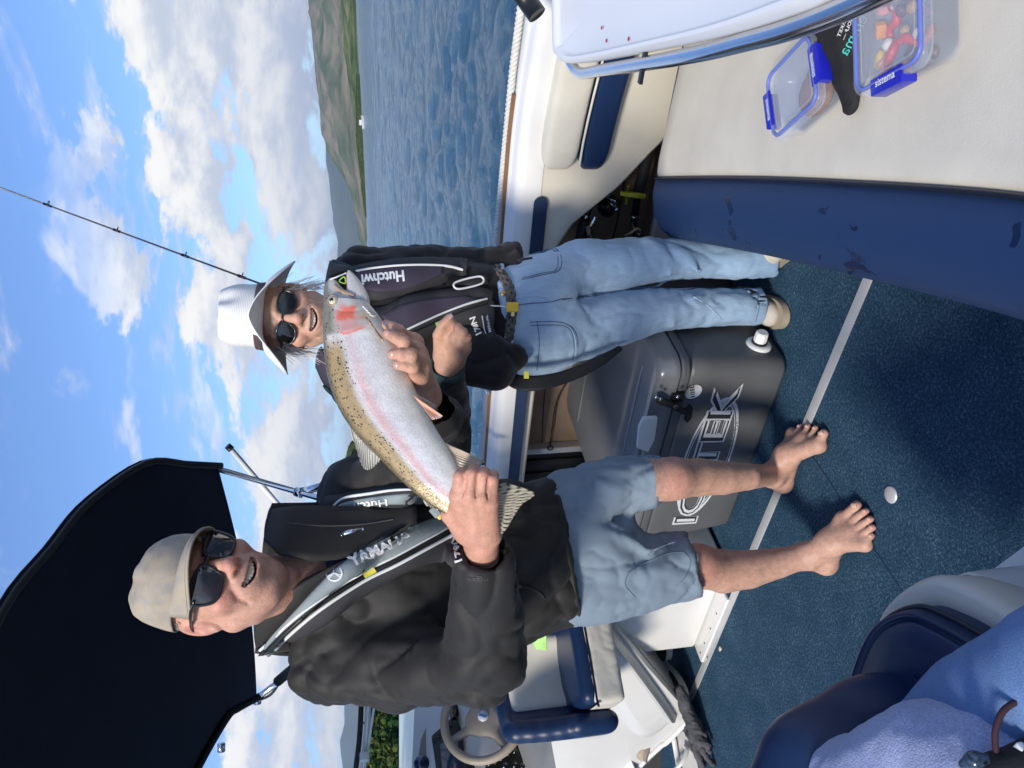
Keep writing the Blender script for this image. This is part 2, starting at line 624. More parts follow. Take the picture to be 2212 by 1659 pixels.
def on(surf, pts, n):
    """points of a picture polyline carried onto a surface"""
    Q = spline([(a, b, 0) for a, b in pts], n)
    P = []; N = []; last = None
    for a, b, _ in Q:
        p, q = surf.hit(a, b)
        if p is None:
            if last is None:
                P.append(None); N.append(None); continue
            p, q = surf.near(CO + ray(a, b) * last)
        last = float((p - CO) @ CF)
        if q @ (CO - p) < 0: q = -q
        P.append(p); N.append(q)
    for i in range(len(P) - 2, -1, -1):
        if P[i] is None and P[i + 1] is not None:
            a, b, _ = Q[i]; dd = float((P[i + 1] - CO) @ CF); P[i], N[i] = surf.near(CO + ray(a, b) * dd)
            if N[i] @ (CO - P[i]) < 0: N[i] = -N[i]
    return np.array(P), np.array(N)

def g_patch(surf, A, B, n=24, m=8, off=0.002, bulge=0.0, sink=0.006, smooth_n=True):
    """sheet between two picture polylines A and B lying off metres proud of a surface, its rim turned down into it"""
    QA = spline([(a, b, 0) for a, b in A], n); QB = spline([(a, b, 0) for a, b in B], n)
    G = np.zeros((n, m + 2, 3)); NN = np.zeros((n, m + 2, 3))
    for j in range(m):
        t = j / (m - 1)
        L = QA * (1 - t) + QB * t
        P, N = on(surf, [(a, b) for a, b, _ in L], n)
        prof = off + bulge * math.sqrt(max(0.0, 1 - (2 * t - 1) ** 2))
        G[:, j + 1] = P; NN[:, j + 1] = N * prof
    if smooth_n:
        for _ in range(4):
            K = NN[:, 1:-1]; S = K.copy()
            S[1:-1] = (K[:-2] + K[2:] + 2 * K[1:-1]) / 4; NN[:, 1:-1] = S
            H = G[:, 1:-1].copy(); H[1:-1] = (G[:-2, 1:-1] + G[2:, 1:-1] + 2 * G[1:-1, 1:-1]) / 4; G[:, 1:-1] = H
    G2 = G + NN
    G2[:, 0] = G[:, 1] - nrm_rows(NN[:, 1]) * sink
    G2[:, -1] = G[:, -2] - nrm_rows(NN[:, -2]) * sink
    e0 = G2[0].copy(); e1 = G2[-1].copy()
    e0[1:-1] = G[0, 1:-1] - nrm_rows(NN[0, 1:-1]) * sink; e1[1:-1] = G[-1, 1:-1] - nrm_rows(NN[-1, 1:-1]) * sink
    G3 = np.concatenate([e0[None], G2, e1[None]], 0)
    v, f = g_grid(G3)
    # make it face the eye
    c = G2[n // 2, m // 2]
    a = np.cross(G2[n // 2 + 1, m // 2] - c, G2[n // 2, m // 2 + 1] - c)
    if a @ (CO - c) < 0: f = [q[::-1] for q in f]
    return v, f

def nrm_rows(N):
    return N / np.maximum(np.linalg.norm(N, axis=-1, keepdims=True), 1e-9)

def g_ribbon(surf, pts, width, n=40, off=0.002, rise=0.0, m=5):
    """strip of real width along a picture polyline on a surface"""
    P, N = on(surf, pts, n)
    for _ in range(3):
        S = N.copy(); S[1:-1] = (N[:-2] + N[2:] + 2 * N[1:-1]) / 4; N = nrm_rows(S)
        S = P.copy(); S[1:-1] = (P[:-2] + P[2:] + 2 * P[1:-1]) / 4; P = S
    T = np.gradient(P, axis=0); T = nrm_rows(T)
    B = nrm_rows(np.cross(N, T))
    w = np.full(n, width, float) if np.isscalar(width) else np.interp(np.linspace(0, 1, n), np.linspace(0, 1, len(width)), width)
    G = []
    for t in [-1.0] + list(np.linspace(-1, 1, m)) + [1.0]:
        G.append(P + B * (w * 0.5 * t)[:, None] + N * (off + rise * math.sqrt(max(0, 1 - t * t))))
    G[0] = G[0] - N * (off + 0.005); G[-1] = G[-1] - N * (off + 0.005)
    G = np.stack(G, 1)
    v, f = g_grid(G)
    c = P[n // 2]; k = n // 2
    a = np.cross(G[k + 1, m // 2] - G[k, m // 2], G[k, m // 2 + 1] - G[k, m // 2])
    if a @ N[k] < 0: f = [q[::-1] for q in f]
    return v, f

def text_mesh(s, bold=0.0, space=1.0):
    cu = bpy.data.curves.new('text', 'FONT'); cu.body = s; cu.size = 1.0; cu.offset = bold; cu.space_character = space; cu.resolution_u = 3
    o = bpy.data.objects.new('text', cu); col.objects.link(o)
    dg = bpy.context.evaluated_depsgraph_get(); dg.update()
    me = bpy.data.meshes.new_from_object(o.evaluated_get(dg))
    bpy.data.objects.remove(o); bpy.data.curves.remove(cu)
    bm = bmesh.new(); bm.from_mesh(me); bpy.data.meshes.remove(me)
    bmesh.ops.triangulate(bm, faces=bm.faces)
    for _ in range(2):
        bmesh.ops.subdivide_edges(bm, edges=[e for e in bm.edges if e.calc_length() > 0.15], cuts=1)
        bmesh.ops.triangulate(bm, faces=bm.faces)
    bm.verts.index_update()
    v = np.array([p.co[:] for p in bm.verts]); f = [tuple(x.index for x in q.verts) for q in bm.faces]
    bm.free()
    return v, f

def print_on(name, s, m, parent, surf, p0, p1, hpx, off=0.0016, bold=0.0, depth=None, slant=0.0, space=1.0, up=None):
    """lettering running from picture point p0 to p1, capital height hpx, laid on a surface"""
    v, f = text_mesh(s, bold, space)
    x0, x1 = v[:, 0].min(), v[:, 0].max(); y0, y1 = v[:, 1].min(), v[:, 1].max()
    a = (v[:, 0] - x0) / (x1 - x0); b = (v[:, 1] - y0) / (y1 - y0)
    d = np.array(p1, float) - np.array(p0, float); L = np.linalg.norm(d); e = d / L
    nu = np.array([e[1], -e[0]]) if up is None else np.array(up, float) / np.linalg.norm(up)
    out = []; last = None
    for i in range(len(v)):
        q = np.array(p0) + e * (a[i] * L + slant * b[i] * hpx) + nu * (b[i] * hpx)
        p, n = surf.hit(*q)
        if p is None:
            p, n = surf.near(CO + ray(*q) * (last or depth or 1.5))
        if n @ (CO - p) < 0: n = -n
        last = float((p - CO) @ CF)
        out.append(p + n * off)
    out = np.array(out)
    g = f[0]; nn = np.cross(out[g[1]] - out[g[0]], out[g[2]] - out[g[0]])
    if nn @ (CO - out[g[0]]) < 0: f = [q[::-1] for q in f]
    return mesh_obj(name, out, f, m, parent, smooth=False)
# ------------------------------------------------------------------ material list
pm('cream', (0.60, 0.555, 0.46), 0.45, var=0.05, vscale=4, bump=0.0006, bscale=300, coat=0.15)
pm('cream_vinyl', (0.62, 0.585, 0.50), 0.5, var=0.09, vscale=5, bump=0.0005, bscale=420)
pm('white_gel', (0.72, 0.71, 0.68), 0.3, var=0.04, vscale=5, coat=0.3)
pm('dash_gel', (0.60, 0.59, 0.56), 0.35, var=0.05, vscale=5, bump=0.0003, bscale=350, coat=0.2)
pm('navy', (0.009, 0.024, 0.072), 0.32, var=0.12, vscale=7, bump=0.0005, bscale=500, spec=0.4)
pm('navy_flat', (0.012, 0.030, 0.078), 0.6, var=0.1, vscale=12, bump=0.0008, bscale=900)
pm('piping', (0.60, 0.57, 0.48), 0.5)
pm('dark_piping', (0.006, 0.008, 0.02), 0.4)
pm('black_plastic', (0.012, 0.012, 0.013), 0.38, var=0.1, vscale=30)
pm('gloss_black', (0.008, 0.008, 0.01), 0.12, coat=0.5)
pm('black_rubber', (0.014, 0.014, 0.015), 0.7, bump=0.0006, bscale=300)
pm('steel', (0.62, 0.63, 0.65), 0.14, metal=1.0, var=0.05, vscale=20)
pm('alu', (0.62, 0.62, 0.62), 0.42, metal=0.35, var=0.06, vscale=14)
pm('teak', (0.20, 0.105, 0.05), 0.55, var=0.3, vscale=10, stretch=(0.25, 4, 4), bump=0.0006, bscale=160)
pm('grey_wood', (0.34, 0.29, 0.27), 0.6, var=0.18, vscale=9, stretch=(0.3, 4, 4))
pm('pocket_liner', (0.27, 0.185, 0.125), 0.85, var=0.25, vscale=5, bump=0.001, bscale=260)
pm('rope', (0.62, 0.60, 0.55), 0.8, var=0.1, vscale=60, bump=0.001, bscale=500)
pm('canopy_cloth', (0.006, 0.010, 0.026), 0.85, var=0.15, vscale=8, bump=0.0006, bscale=700)
pm('tan_plastic', (0.36, 0.30, 0.225), 0.5, var=0.06, vscale=12, bump=0.0004, bscale=500)
pm('tan_dark', (0.25, 0.215, 0.18), 0.55, var=0.05, vscale=12, bump=0.0004, bscale=600)
pm('white_plastic', (0.78, 0.78, 0.77), 0.35)
pm('print_white', (0.80, 0.80, 0.80), 0.5)
pm('yellow', (0.75, 0.46, 0.01), 0.35)
pm('yellow_soft', (0.62, 0.56, 0.05), 0.45)
pm('lime', (0.42, 0.72, 0.10), 0.5)
pm('red_print', (0.6, 0.02, 0.02), 0.5)

def carpet_mat():
    m = pm('carpet', (0.012, 0.045, 0.10), 0.95, spec=0.1)
    t = m.node_tree; b = t.nodes['Principled BSDF']
    tcn = t.nodes.new('ShaderNodeTexCoord')
    outs = []
    for sc, de in ((260, 3), (125, 3), (9, 4)):
        n = t.nodes.new('ShaderNodeTexNoise'); n.inputs['Scale'].default_value = sc; n.inputs['Detail'].default_value = de; n.inputs['Roughness'].default_value = 0.7
        t.links.new(tcn.outputs['Object'], n.inputs['Vector']); outs.append(n.outputs['Fac'])
    r = t.nodes.new('ShaderNodeValToRGB')
    e = r.color_ramp.elements
    e[0].position = 0.34; e[0].color = (0.006, 0.022, 0.044, 1)
    e[1].position = 0.72; e[1].color = (0.25, 0.33, 0.42, 1)
    k = r.color_ramp.elements.new(0.52); k.color = (0.036, 0.092, 0.152, 1)
    def mth(op, a, bb):
        n = t.nodes.new('ShaderNodeMath'); n.operation = op
        for i, x in enumerate((a, bb)):
            if isinstance(x, float): n.inputs[i].default_value = x
            else: t.links.new(x, n.inputs[i])
        return n.outputs[0]
    s = mth('ADD', mth('MULTIPLY', outs[0], 0.38), mth('ADD', mth('MULTIPLY', outs[1], 0.47), mth('MULTIPLY', outs[2], 0.15)))
    t.links.new(s, r.inputs[0]); t.links.new(r.outputs[0], b.inputs['Base Color'])
    bn = t.nodes.new('ShaderNodeBump'); bn.inputs['Distance'].default_value = 0.006; bn.inputs['Strength'].default_value = 1.0
    t.links.new(outs[0], bn.inputs['Height']); t.links.new(bn.outputs[0], b.inputs['Normal'])
carpet_mat()

def wet_navy():
    """navy vinyl with drying water marks"""
    m = pm('wet_navy', (0.018, 0.045, 0.13), 0.5, spec=0.4)
    t = m.node_tree; b = t.nodes['Principled BSDF']
    tcn = t.nodes.new('ShaderNodeTexCoord')
    n = t.nodes.new('ShaderNodeTexNoise'); n.inputs['Scale'].default_value = 17; n.inputs['Detail'].default_value = 3; n.inputs['Distortion'].default_value = 0.9
    n2 = t.nodes.new('ShaderNodeTexNoise'); n2.inputs['Scale'].default_value = 3.2; n2.inputs['Detail'].default_value = 2
    for q in (n, n2): t.links.new(tcn.outputs['Object'], q.inputs['Vector'])
    mu = t.nodes.new('ShaderNodeMath'); mu.operation = 'MULTIPLY'
    t.links.new(n.outputs[0], mu.inputs[0]); t.links.new(n2.outputs[0], mu.inputs[1])
    r = t.nodes.new('ShaderNodeMapRange'); r.inputs[1].default_value = 0.345; r.inputs[2].default_value = 0.36
    t.links.new(mu.outputs[0], r.inputs[0])
    mx = t.nodes.new('ShaderNodeMix'); mx.data_type = 'RGBA'; t.links.new(r.outputs[0], mx.inputs[0])
    mx.inputs[6].default_value = (0.013, 0.036, 0.105, 1); mx.inputs[7].default_value = (0.004, 0.012, 0.048, 1)
    t.links.new(mx.outputs[2], b.inputs['Base Color'])
    rr = t.nodes.new('ShaderNodeMapRange'); rr.inputs[3].default_value = 0.5; rr.inputs[4].default_value = 0.18
    t.links.new(r.outputs[0], rr.inputs[0]); t.links.new(rr.outputs[0], b.inputs['Roughness'])
    bn = t.nodes.new('ShaderNodeBump'); bn.inputs['Distance'].default_value = 0.0005
    n3 = t.nodes.new('ShaderNodeTexNoise'); n3.inputs['Scale'].default_value = 500; t.links.new(tcn.outputs['Object'], n3.inputs['Vector'])
    t.links.new(n3.outputs[0], bn.inputs['Height']); t.links.new(bn.outputs[0], b.inputs['Normal'])
wet_navy()

def water_mat():
    m = pm('lake_water', (0.055, 0.14, 0.225), 0.10, ior=1.33, spec=0.5)
    t = m.node_tree; b = t.nodes['Principled BSDF']
    tcn = t.nodes.new('ShaderNodeTexCoord')
    mpn = t.nodes.new('ShaderNodeMapping'); mpn.inputs['Rotation'].default_value = (0, 0, math.radians(-30)); mpn.inputs['Scale'].default_value = (0.9, 1.3, 1)
    t.links.new(tcn.outputs['Object'], mpn.inputs[0])
    n = t.nodes.new('ShaderNodeTexNoise'); n.inputs['Scale'].default_value = 2.6; n.inputs['Detail'].default_value = 9; n.inputs['Roughness'].default_value = 0.68
    t.links.new(mpn.outputs[0], n.inputs['Vector'])
    bn = t.nodes.new('ShaderNodeBump'); bn.inputs['Distance'].default_value = 0.30; bn.inputs['Strength'].default_value = 1.0
    t.links.new(n.outputs[0], bn.inputs['Height']); t.links.new(bn.outputs[0], b.inputs['Normal'])
water_mat()

# ------------------------------------------------------------------ water
WL = -0.27
BX = 0.60                                        # nothing but the lake beyond the hull
def polar(r0, r1, nr, azs):
    rr = np.geomspace(r0, r1, nr)
    a = np.asarray(azs)
    return np.stack([rr[:, None] * np.sin(a)[None], rr[:, None] * np.cos(a)[None], np.zeros((nr, len(a)))], -1)
az0 = -yaw
az = np.concatenate([np.linspace(az0 - 0.62, az0 + 0.62, 620), np.linspace(az0 + 0.62, az0 + 2 * np.pi - 0.62, 60)[1:-1]])
G = np.concatenate([polar(1.9, 260.0, 500, az), polar(264.0, 30000.0, 60, az)])
rad = np.linalg.norm(G[..., :2], axis=-1)
ca, sa = math.cos(0.5), math.sin(0.5)
u_ = (G[..., 0] * ca + G[..., 1] * sa); v_ = (-G[..., 0] * sa + G[..., 1] * ca)
hh = np.zeros_like(rad)
for wl_, am in ((2.4, 0.085), (1.15, 0.095), (0.55, 0.062), (0.26, 0.028)):
    q = np.stack([u_ / wl_ * 0.85, v_ / wl_, np.full_like(u_, wl_ * 3)], -1)
    n = vnoise(q + 0.35 * np.stack([vnoise(q * 0.6 + 3), vnoise(q * 0.6 + 9), 0 * u_], -1))
    cell = rad * 0.010
    hh += am * (1 - 1.7 * np.abs(n)) * np.clip(1.6 - cell / wl_ * 2.2, 0, 1)
G[..., 2] = WL + hh - 0.02
v, f = g_grid(G, cv=True)
tag(mesh_obj('lake_water', v, f, MATS['lake_water']), kind='structure')

# ------------------------------------------------------------------ shores and hills
def hill_mat(name, cols, scale, rough=1.0, bump=0.0, bs=1.0):
    m = pm(name, cols[0], 1.0, spec=0.0)
    t = m.node_tree; b = t.nodes['Principled BSDF']
    tcn = t.nodes.new('ShaderNodeTexCoord')
    n = t.nodes.new('ShaderNodeTexNoise'); n.inputs['Scale'].default_value = scale; n.inputs['Detail'].default_value = 8; n.inputs['Roughness'].default_value = 0.65
    t.links.new(tcn.outputs['Object'], n.inputs['Vector'])
    r = t.nodes.new('ShaderNodeValToRGB'); t.links.new(n.outputs[0], r.inputs[0])
    el = r.color_ramp.elements
    el[0].position = 0.36; el[0].color = (*cols[0], 1); el[1].position = 0.64; el[1].color = (*cols[-1], 1)
    for i, c in enumerate(cols[1:-1]):
        k = el.new(0.36 + 0.28 * (i + 1) / (len(cols) - 1)); k.color = (*c, 1)
    t.links.new(r.outputs[0], b.inputs['Base Color'])
    return m
hill_mat('brown_hill', [(0.06, 0.09, 0.035), (0.11, 0.125, 0.065), (0.19, 0.165, 0.105), (0.27, 0.22, 0.15)], 0.005)
hill_mat('blue_hill', [(0.06, 0.08, 0.05), (0.09, 0.10, 0.06)], 0.001)
hill_mat('green_shore', [(0.035, 0.06, 0.022), (0.09, 0.12, 0.045), (0.20, 0.20, 0.10)], 0.012)
hill_mat('bush', [(0.020, 0.034, 0.012), (0.05, 0.075, 0.022), (0.10, 0.115, 0.04)], 0.25)

def hill(name, m, prof, r_shore, r_crest, r_back, rough, scl, n=260, nr=46):
    """terrain that climbs from the shore to a crest line; prof gives (py, px) where the crest shows"""
    prof = sorted(prof)
    py = np.linspace(prof[0][0], prof[-1][0], n)
    px = np.interp(py, [a for a, _ in prof], [b for _, b in prof])
    P = np.zeros((nr, n, 3))
    for j in range(n):
        d = ray(px[j], py[j]); hz = np.linalg.norm(d[:2]); e = d[:2] / hz; slope = d[2] / hz
        crest = max(CAMH + slope * r_crest, WL + 0.5)
        for i in range(nr):
            t = i / (nr - 1)
            if t < 0.7:
                k = t / 0.7; r = r_shore + (r_crest - r_shore) * k; z = WL - 2 + (crest - WL + 2) * (k ** 1.25)
            else:
                k = (t - 0.7) / 0.3; r = r_crest + (r_back - r_crest) * k; z = crest * (1 - 0.8 * k * k)
            P[i, j] = (e[0] * r, e[1] * r, z)
    tt = np.linspace(0, 1, nr)[:, None]
    env = np.clip(np.minimum(tt / 0.25, 1.0), 0, 1) * np.clip((P[..., 2] - WL) / max(1e-6, np.ptp(P[..., 2])) * 3, 0, 1)
    nz = fbm(P / scl * np.array([1, 1, 0.0]), 5)
    nz = nz * 0.5 - np.abs(fbm(P / scl * 1.7 + 31, 4)) * 0.6
    cr = np.clip(1 - np.abs(tt - 0.7) / 0.06, 0, 1)      # leave the crest line where it is
    P[..., 2] += rough * nz * env * (1 - 0.75 * cr)
    v, f = g_grid(P)
    return tag(mesh_obj(name, v, f, m), kind='structure')
hill('far_hills', MATS['brown_hill'], [(-420, 690), (-250, 668), (0, 668), (60, 671), (104, 675), (170, 682), (243, 690), (290, 699), (330, 712), (360, 731), (400, 748), (470, 768), (560, 788), (700, 800)], 2600, 5200, 8000, 95, 620)
hill('far_mountains', MATS['blue_hill'], [(150, 716), (250, 706), (347, 703), (382, 708), (420, 712), (486, 719), (520, 729), (555, 727), (640, 742), (760, 756), (900, 770), (1050, 776), (1250, 760), (1400, 750), (1500, 742), (1560, 744), (1600, 734), (1660, 738), (1760, 720), (2000, 730)], 8500, 12500, 16000, 120, 1500)
hill('shore_flats', MATS['green_shore'], [(-420, 722), (-200, 728), (0, 733), (60, 737), (110, 741), (150, 748), (200, 757), (260, 768), (330, 776), (420, 784), (520, 789)], 1300, 1900, 3000, 16, 160)
hill('low_spit', MATS['bush'], [(160, 769), (215, 765), (262, 767), (320, 771), (380, 777), (430, 783), (470, 788)], 900, 960, 1100, 2, 40, n=120, nr=16)
hill('left_hill', MATS['bush'], [(880, 806), (905, 796), (930, 788), (955, 772), (985, 756), (1010, 749), (1050, 742), (1150, 735), (1300, 730), (1440, 760)], 360, 520, 700, 14, 60)
hill('near_bank', MATS['bush'], [(1380, 815), (1440, 800), (1500, 790), (1560, 786), (1640, 780), (1760, 778), (1900, 790)], 138, 152, 190, 2.0, 12)

def leaf_clumps(name, m, spots, size, label, seed):
    """tree crowns as many small tilted leaf clumps; past counting, one mass"""
    r = np.random.default_rng(seed)
    V = []; Fq = []; C = []; n = 0
    for p, s in zip(spots, size):
        k = 26
        d = r.normal(size=(k, 3)); d /= np.linalg.norm(d, axis=1, keepdims=True); d[:, 2] = np.abs(d[:, 2]) * 1.1 - 0.15
        c = p + d * s * r.uniform(0.55, 1.05, (k, 1)) * np.array([0.8, 0.8, 1.0])
        tone = r.uniform(0.55, 1.5)
        for i in range(k):
            a = nrm(np.cross(d[i], r.normal(size=3))); b = np.cross(d[i], a) * 0.8 + d[i] * 0.5
            q = s * r.uniform(0.28, 0.5)
            V += [c[i] - a * q, c[i] - b * q, c[i] + a * q, c[i] + b * q]
            Fq.append((n, n + 1, n + 2, n + 3)); n += 4
            g = tone * r.uniform(0.7, 1.3)
            yel = r.uniform(0, 1)
            cc = np.array([0.030 + 0.05 * yel * (tone > 0.9), 0.055 + 0.03 * yel, 0.016]) * g
            C += [cc] * 4
    o = mesh_obj(name, np.array(V), np.array(Fq), m, smooth=False, colors=np.array(C))
    return tag(o, label, 'trees', kind='stuff')
pm('leaf', (0.04, 0.07, 0.02), 0.9, attr=True, spec=0.1)
def forest(name, prof, r0, r1, h, cnt, s, label, seed):
    r = np.random.default_rng(seed); prof = sorted(prof); sp = []; sz = []
    for _ in range(cnt):
        py = r.uniform(prof[0][0], prof[-1][0]); px = np.interp(py, [a for a, _ in prof], [b for _, b in prof])
        d = ray(px, py); hz = np.linalg.norm(d[:2]); e = d[:2] / hz
        crest = CAMH + d[2] / hz * r1
        t = r.uniform(0, 1) ** 0.8; rr = r0 + (r1 - r0) * t
        z = WL + (crest - s * 1.1 - WL) * t ** 0.9 + r.uniform(-0.2, 0.35) * s
        sp.append(np.array([e[0] * rr, e[1] * rr, z])); sz.append(s * r.uniform(0.6, 1.25))
    leaf_clumps(name, MATS['leaf'], sp, sz, label, seed)
forest('bank_forest', [(1380, 822), (1440, 806), (1500, 794), (1560, 789), (1640, 783), (1760, 781), (1850, 790)], 136, 152, 0, 520, 1.15, 'dark bush covered bank seen through the windscreen', 3)
forest('hill_forest', [(880, 806), (905, 796), (930, 788), (955, 772), (985, 756), (1010, 749), (1050, 742), (1150, 735)], 358, 522, 0, 900, 4.2, 'wooded hill rising from the lake behind the man', 5)

# a white boat far out near the opposite shore
t = thing('distant_boat', WZ(771.5, 264, WL) * 0 + np.array(WZ(779.0, 264, WL + 0.3) * 0 + CO + nrm(ray(779.2, 264)) * 420), 'tiny white boat on the lake below the far shore', 'boat')
b0 = np.array(t.location); e1 = nrm(np.array([CR[0], CR[1], 0])); b0[2] = WL
t.location = b0; 
mb = MB()
secs = []
for k, (x, w, zz) in enumerate(((-3.2, 1.0, 1.0), (-1.5, 1.2, 0.95), (0.5, 1.15, 1.0), (2.2, 0.8, 1.15), (3.4, 0.05, 1.35))):
    e2 = np.array([-e1[1], e1[0], 0])
    secs.append([b0 + e1 * x + e2 * w * s + np.array([0, 0, z_]) for s, z_ in ((-1, zz), (-0.8, 0.0), (0.8, 0.0), (1, zz))])
v, f = g_grid(np.array(secs)); mb.add(v, f + [(0, 1, 2, 3), (19, 18, 17, 16), (0, 4, 7, 3), (4, 8, 11, 7), (8, 12, 15, 11), (12, 16, 19, 15)])
mb.build('hull', MATS['white_gel'], t)
mb = MB(); v, f = g_box((-1.4, -0.8, 1.0), (1.0, 0.8, 2.3), 0.15); mb.add(v @ np.array([[e1[0], e1[1], 0], [-e1[1], e1[0], 0], [0, 0, 1]]) + b0, f)
mb.build('cabin', MATS['white_gel'], t)

# ------------------------------------------------------------------ our boat
boat = thing('motor_boat', (-1.5, 1.0, 0.0), 'cream motor boat with blue carpet that everyone is standing and sitting in', 'boat')
# floor
v, f = g_grid(np.stack(np.meshgrid(np.linspace(-4.2, 0.9, 2), np.linspace(-0.35, 2.62, 2), [0.0], indexing='ij'), -1)[:, :, 0])
mesh_obj('carpet', v, f, MATS['carpet'], boat, smooth=False)
mesh_obj('hatch_seam', *g_box((-1.528, -0.2, -0.004), (-1.5245, 1.505, 0.0015)), MATS['navy_flat'], boat, smooth=False)
def strip(x0, x1):
    o = mesh_obj('floor_strip', *g_box((x0, 1.507, 0.0), (x1, 1.541, 0.0045), 0.0015), MATS['alu'], boat)
    autosmooth(o)
    return o
sA = strip(-3.12, -0.55)
for x in (-1.475, -2.235, -2.72):
    v, f = g_lathe([(0.0, 0.0035), (0.007, 0.0035), (0.006, 0.0055), (0.0015, 0.0065), (0.001, 0.0045)], (x, 1.522, 0.0035), (0, 0, 1), 12)
    mesh_obj('screw', v, f, MATS['steel'], boat)
v, f = g_lathe([(0.022, 0.0), (0.022, 0.003), (0.0195, 0.005), (0.0, 0.005)], (-1.359, 1.137, 0), (0, 0, 1), 28)
mesh_obj('deck_plate', v, f, MATS['alu'], boat)
# a few crumbs on the carpet
v, f = g_box((-2.60, 1.47, 0.0), (-2.58, 1.482, 0.008), 0.003); mesh_obj('crumb', v, f, MATS['cream'], boat)

# far side: outer hull, gunwale, coaming
YI, YP, ZG = 2.30, 2.57, 0.795
xs = np.linspace(-4.3, 0.8, 60)
def flare(x): return 0.0 if x < -0.75 else 0.0
def sec_grid(profile, x0=-4.3, x1=0.8, n=50):
    X = np.linspace(x0, x1, n)
    return np.array([[(x, y + bulge(x), z) for y, z in profile] for x in X])
def bulge(x):                                     # the side runs in towards bow and stern
    return -0.42 * max(0.0, (x + 0.95)) ** 1.4 - 0.045 * max(0.0, -2.6 - x) ** 1.5
def y_out(x):
    return float(np.interp(x, [-4.3, -3.4, -2.7, -1.8, -1.1, -0.7, -0.4, 0.0, 0.8], [2.30, 2.44, 2.50, 2.475, 2.40, 2.345, 2.26, 2.10, 1.65])) + 0.012
v, f = g_grid(np.array([[(x, y_out(x) + 0.015, 0.74), (x, max(2.60, y_out(x)) + 0.03, 0.62), (x, 2.66, 0.3), (x, 2.56, -0.5)] for x in np.linspace(-4.3, 0.8, 40)])); MBh = MB().add(v, f)
MBh.build('hull_side', MATS['white_gel'], boat)
prof = [(2.292, 0.70), (2.287, 0.755), (2.297, 0.778), (2.318, 0.789), (2.340, 0.792), (2.347, 0.797), (2.352, 0.802), (2.56, 0.795), (2.585, 0.782), (2.585, 0.72)]
v, f = g_grid(np.array([[(x, y + bulge(x), z) for y, z in prof[:7]] + [(x, y_out(x), 0.797), (x, y_out(x) + 0.02, 0.785), (x, y_out(x) + 0.02, 0.72)] for x in np.linspace(-4.3, 0.8, 70)])); MB().add(v, f).build('gunwale', MATS['white_gel'], boat, auto=60)
def along(y0, y1, z0, z1, x0, x1, n=30, round_=0.02):
    """flat rail along the gunwale with rounded ends"""
    X = np.linspace(x0, x1, n)
    P = np.array([[(x, y0 + bulge(x), z0 + (z1 - z0) * 0), (x, y0 + bulge(x), z1), (x, y1 + bulge(x), z1 + 0.006), (x, y1 + bulge(x), z0)] for x in X])
    v, f = g_grid(P, cv=True); k = len(X) * 4
    return v, f + [(0, 1, 2, 3), (k - 1, k - 2, k - 3, k - 4)]
def plank(nm, ya, yb, z0, z1, x0, x1, m):
    X = np.linspace(x0, x1, 40)
    v, f = g_grid(np.array([[(x, ya(x), z0), (x, ya(x), z1), (x, max(ya(x) + 0.004, yb(x)), z1), (x, max(ya(x) + 0.004, yb(x)), z0)] for x in X]), cv=True); k = len(X) * 4
    mesh_obj(nm, v, f + [(0, 1, 2, 3), (k - 1, k - 2, k - 3, k - 4)], m, boat, smooth=False)
plank('wood_trim', lambda x: 2.360 + bulge(x), lambda x: 2.376 + bulge(x), 0.797, 0.812, -2.74, -0.78, MATS['teak'])
plank('wood_decking', lambda x: 2.377 + bulge(x), lambda x: y_out(x) - 0.02, 0.794, 0.810, -2.74, -0.80, MATS['grey_wood'])
# coaming panel with the big cut-out of the side pocket
PX0 = -4.2
def co_low(x):                                    # lower edge of the panel
    k = np.interp(x, [-1.42, -1.30, -1.20, -1.06, -0.90, -0.80, -0.70], [0.635, 0.625, 0.575, 0.43, 0.31, 0.28, 0.28])
    return float(k)
X = np.concatenate([np.linspace(PX0, -1.5, 24), np.linspace(-1.46, -0.7, 30), np.linspace(-0.66, 0.75, 14)])
rows = []
for x in X:
    zl = co_low(x); b = bulge(x)
    rows.append([(x, YI + 0.05 + b, zl + 0.012), (x, YI + 0.015 + b, zl + 0.002), (x, YI - 0.006 + b, zl + 0.004), (x, YI - 0.013 + b, zl + 0.016), (x, YI - 0.008 + b, zl + 0.4 * (0.70 - zl)), (x, YI - 0.005 + b, 0.703)])
v, f = g_grid(np.array(rows)); MB().add(v, f).build('coaming_panel', MATS['cream'], boat, auto=60)
# navy inlays
def inlay(x0, x1, z0, z1, r, nm, m, th=0.006):
    n = 10; zc_ = (z0 + z1) / 2; hz = (z1 - z0) / 2
    pts = []
    for k in range(n + 1):
        a = math.pi / 2 + math.pi * k / n if r[0] else (math.pi / 2 if k < n // 2 else -math.pi / 2)
        if r[0]: pts.append((x0 + hz + hz * math.cos(a), zc_ + hz * math.sin(a)))
    if not r[0]: pts += [(x0, z1), (x0, z0)]
    if r[1]:
        for k in range(n + 1):
            a = -math.pi / 2 + math.pi * k / n
            pts.append((x1 - hz + hz * math.cos(a), zc_ + hz * math.sin(a)))
    else: pts += [(x1, z0), (x1, z1)]
    y = lambda x, z: YI + bulge(x) - 0.0125 - 0.0
    poly = [(x, y(x, z), z) for x, z in pts]
    v, f = g_prism(poly, (0, -th, 0))
    return mesh_obj(nm, v, f, m, boat, smooth=False)
# long navy stripe: one end rounded, running forward
inlay(-4.1, -1.095, 0.676, 0.722, (False, True), 'navy_inlay', MATS['navy_flat'])
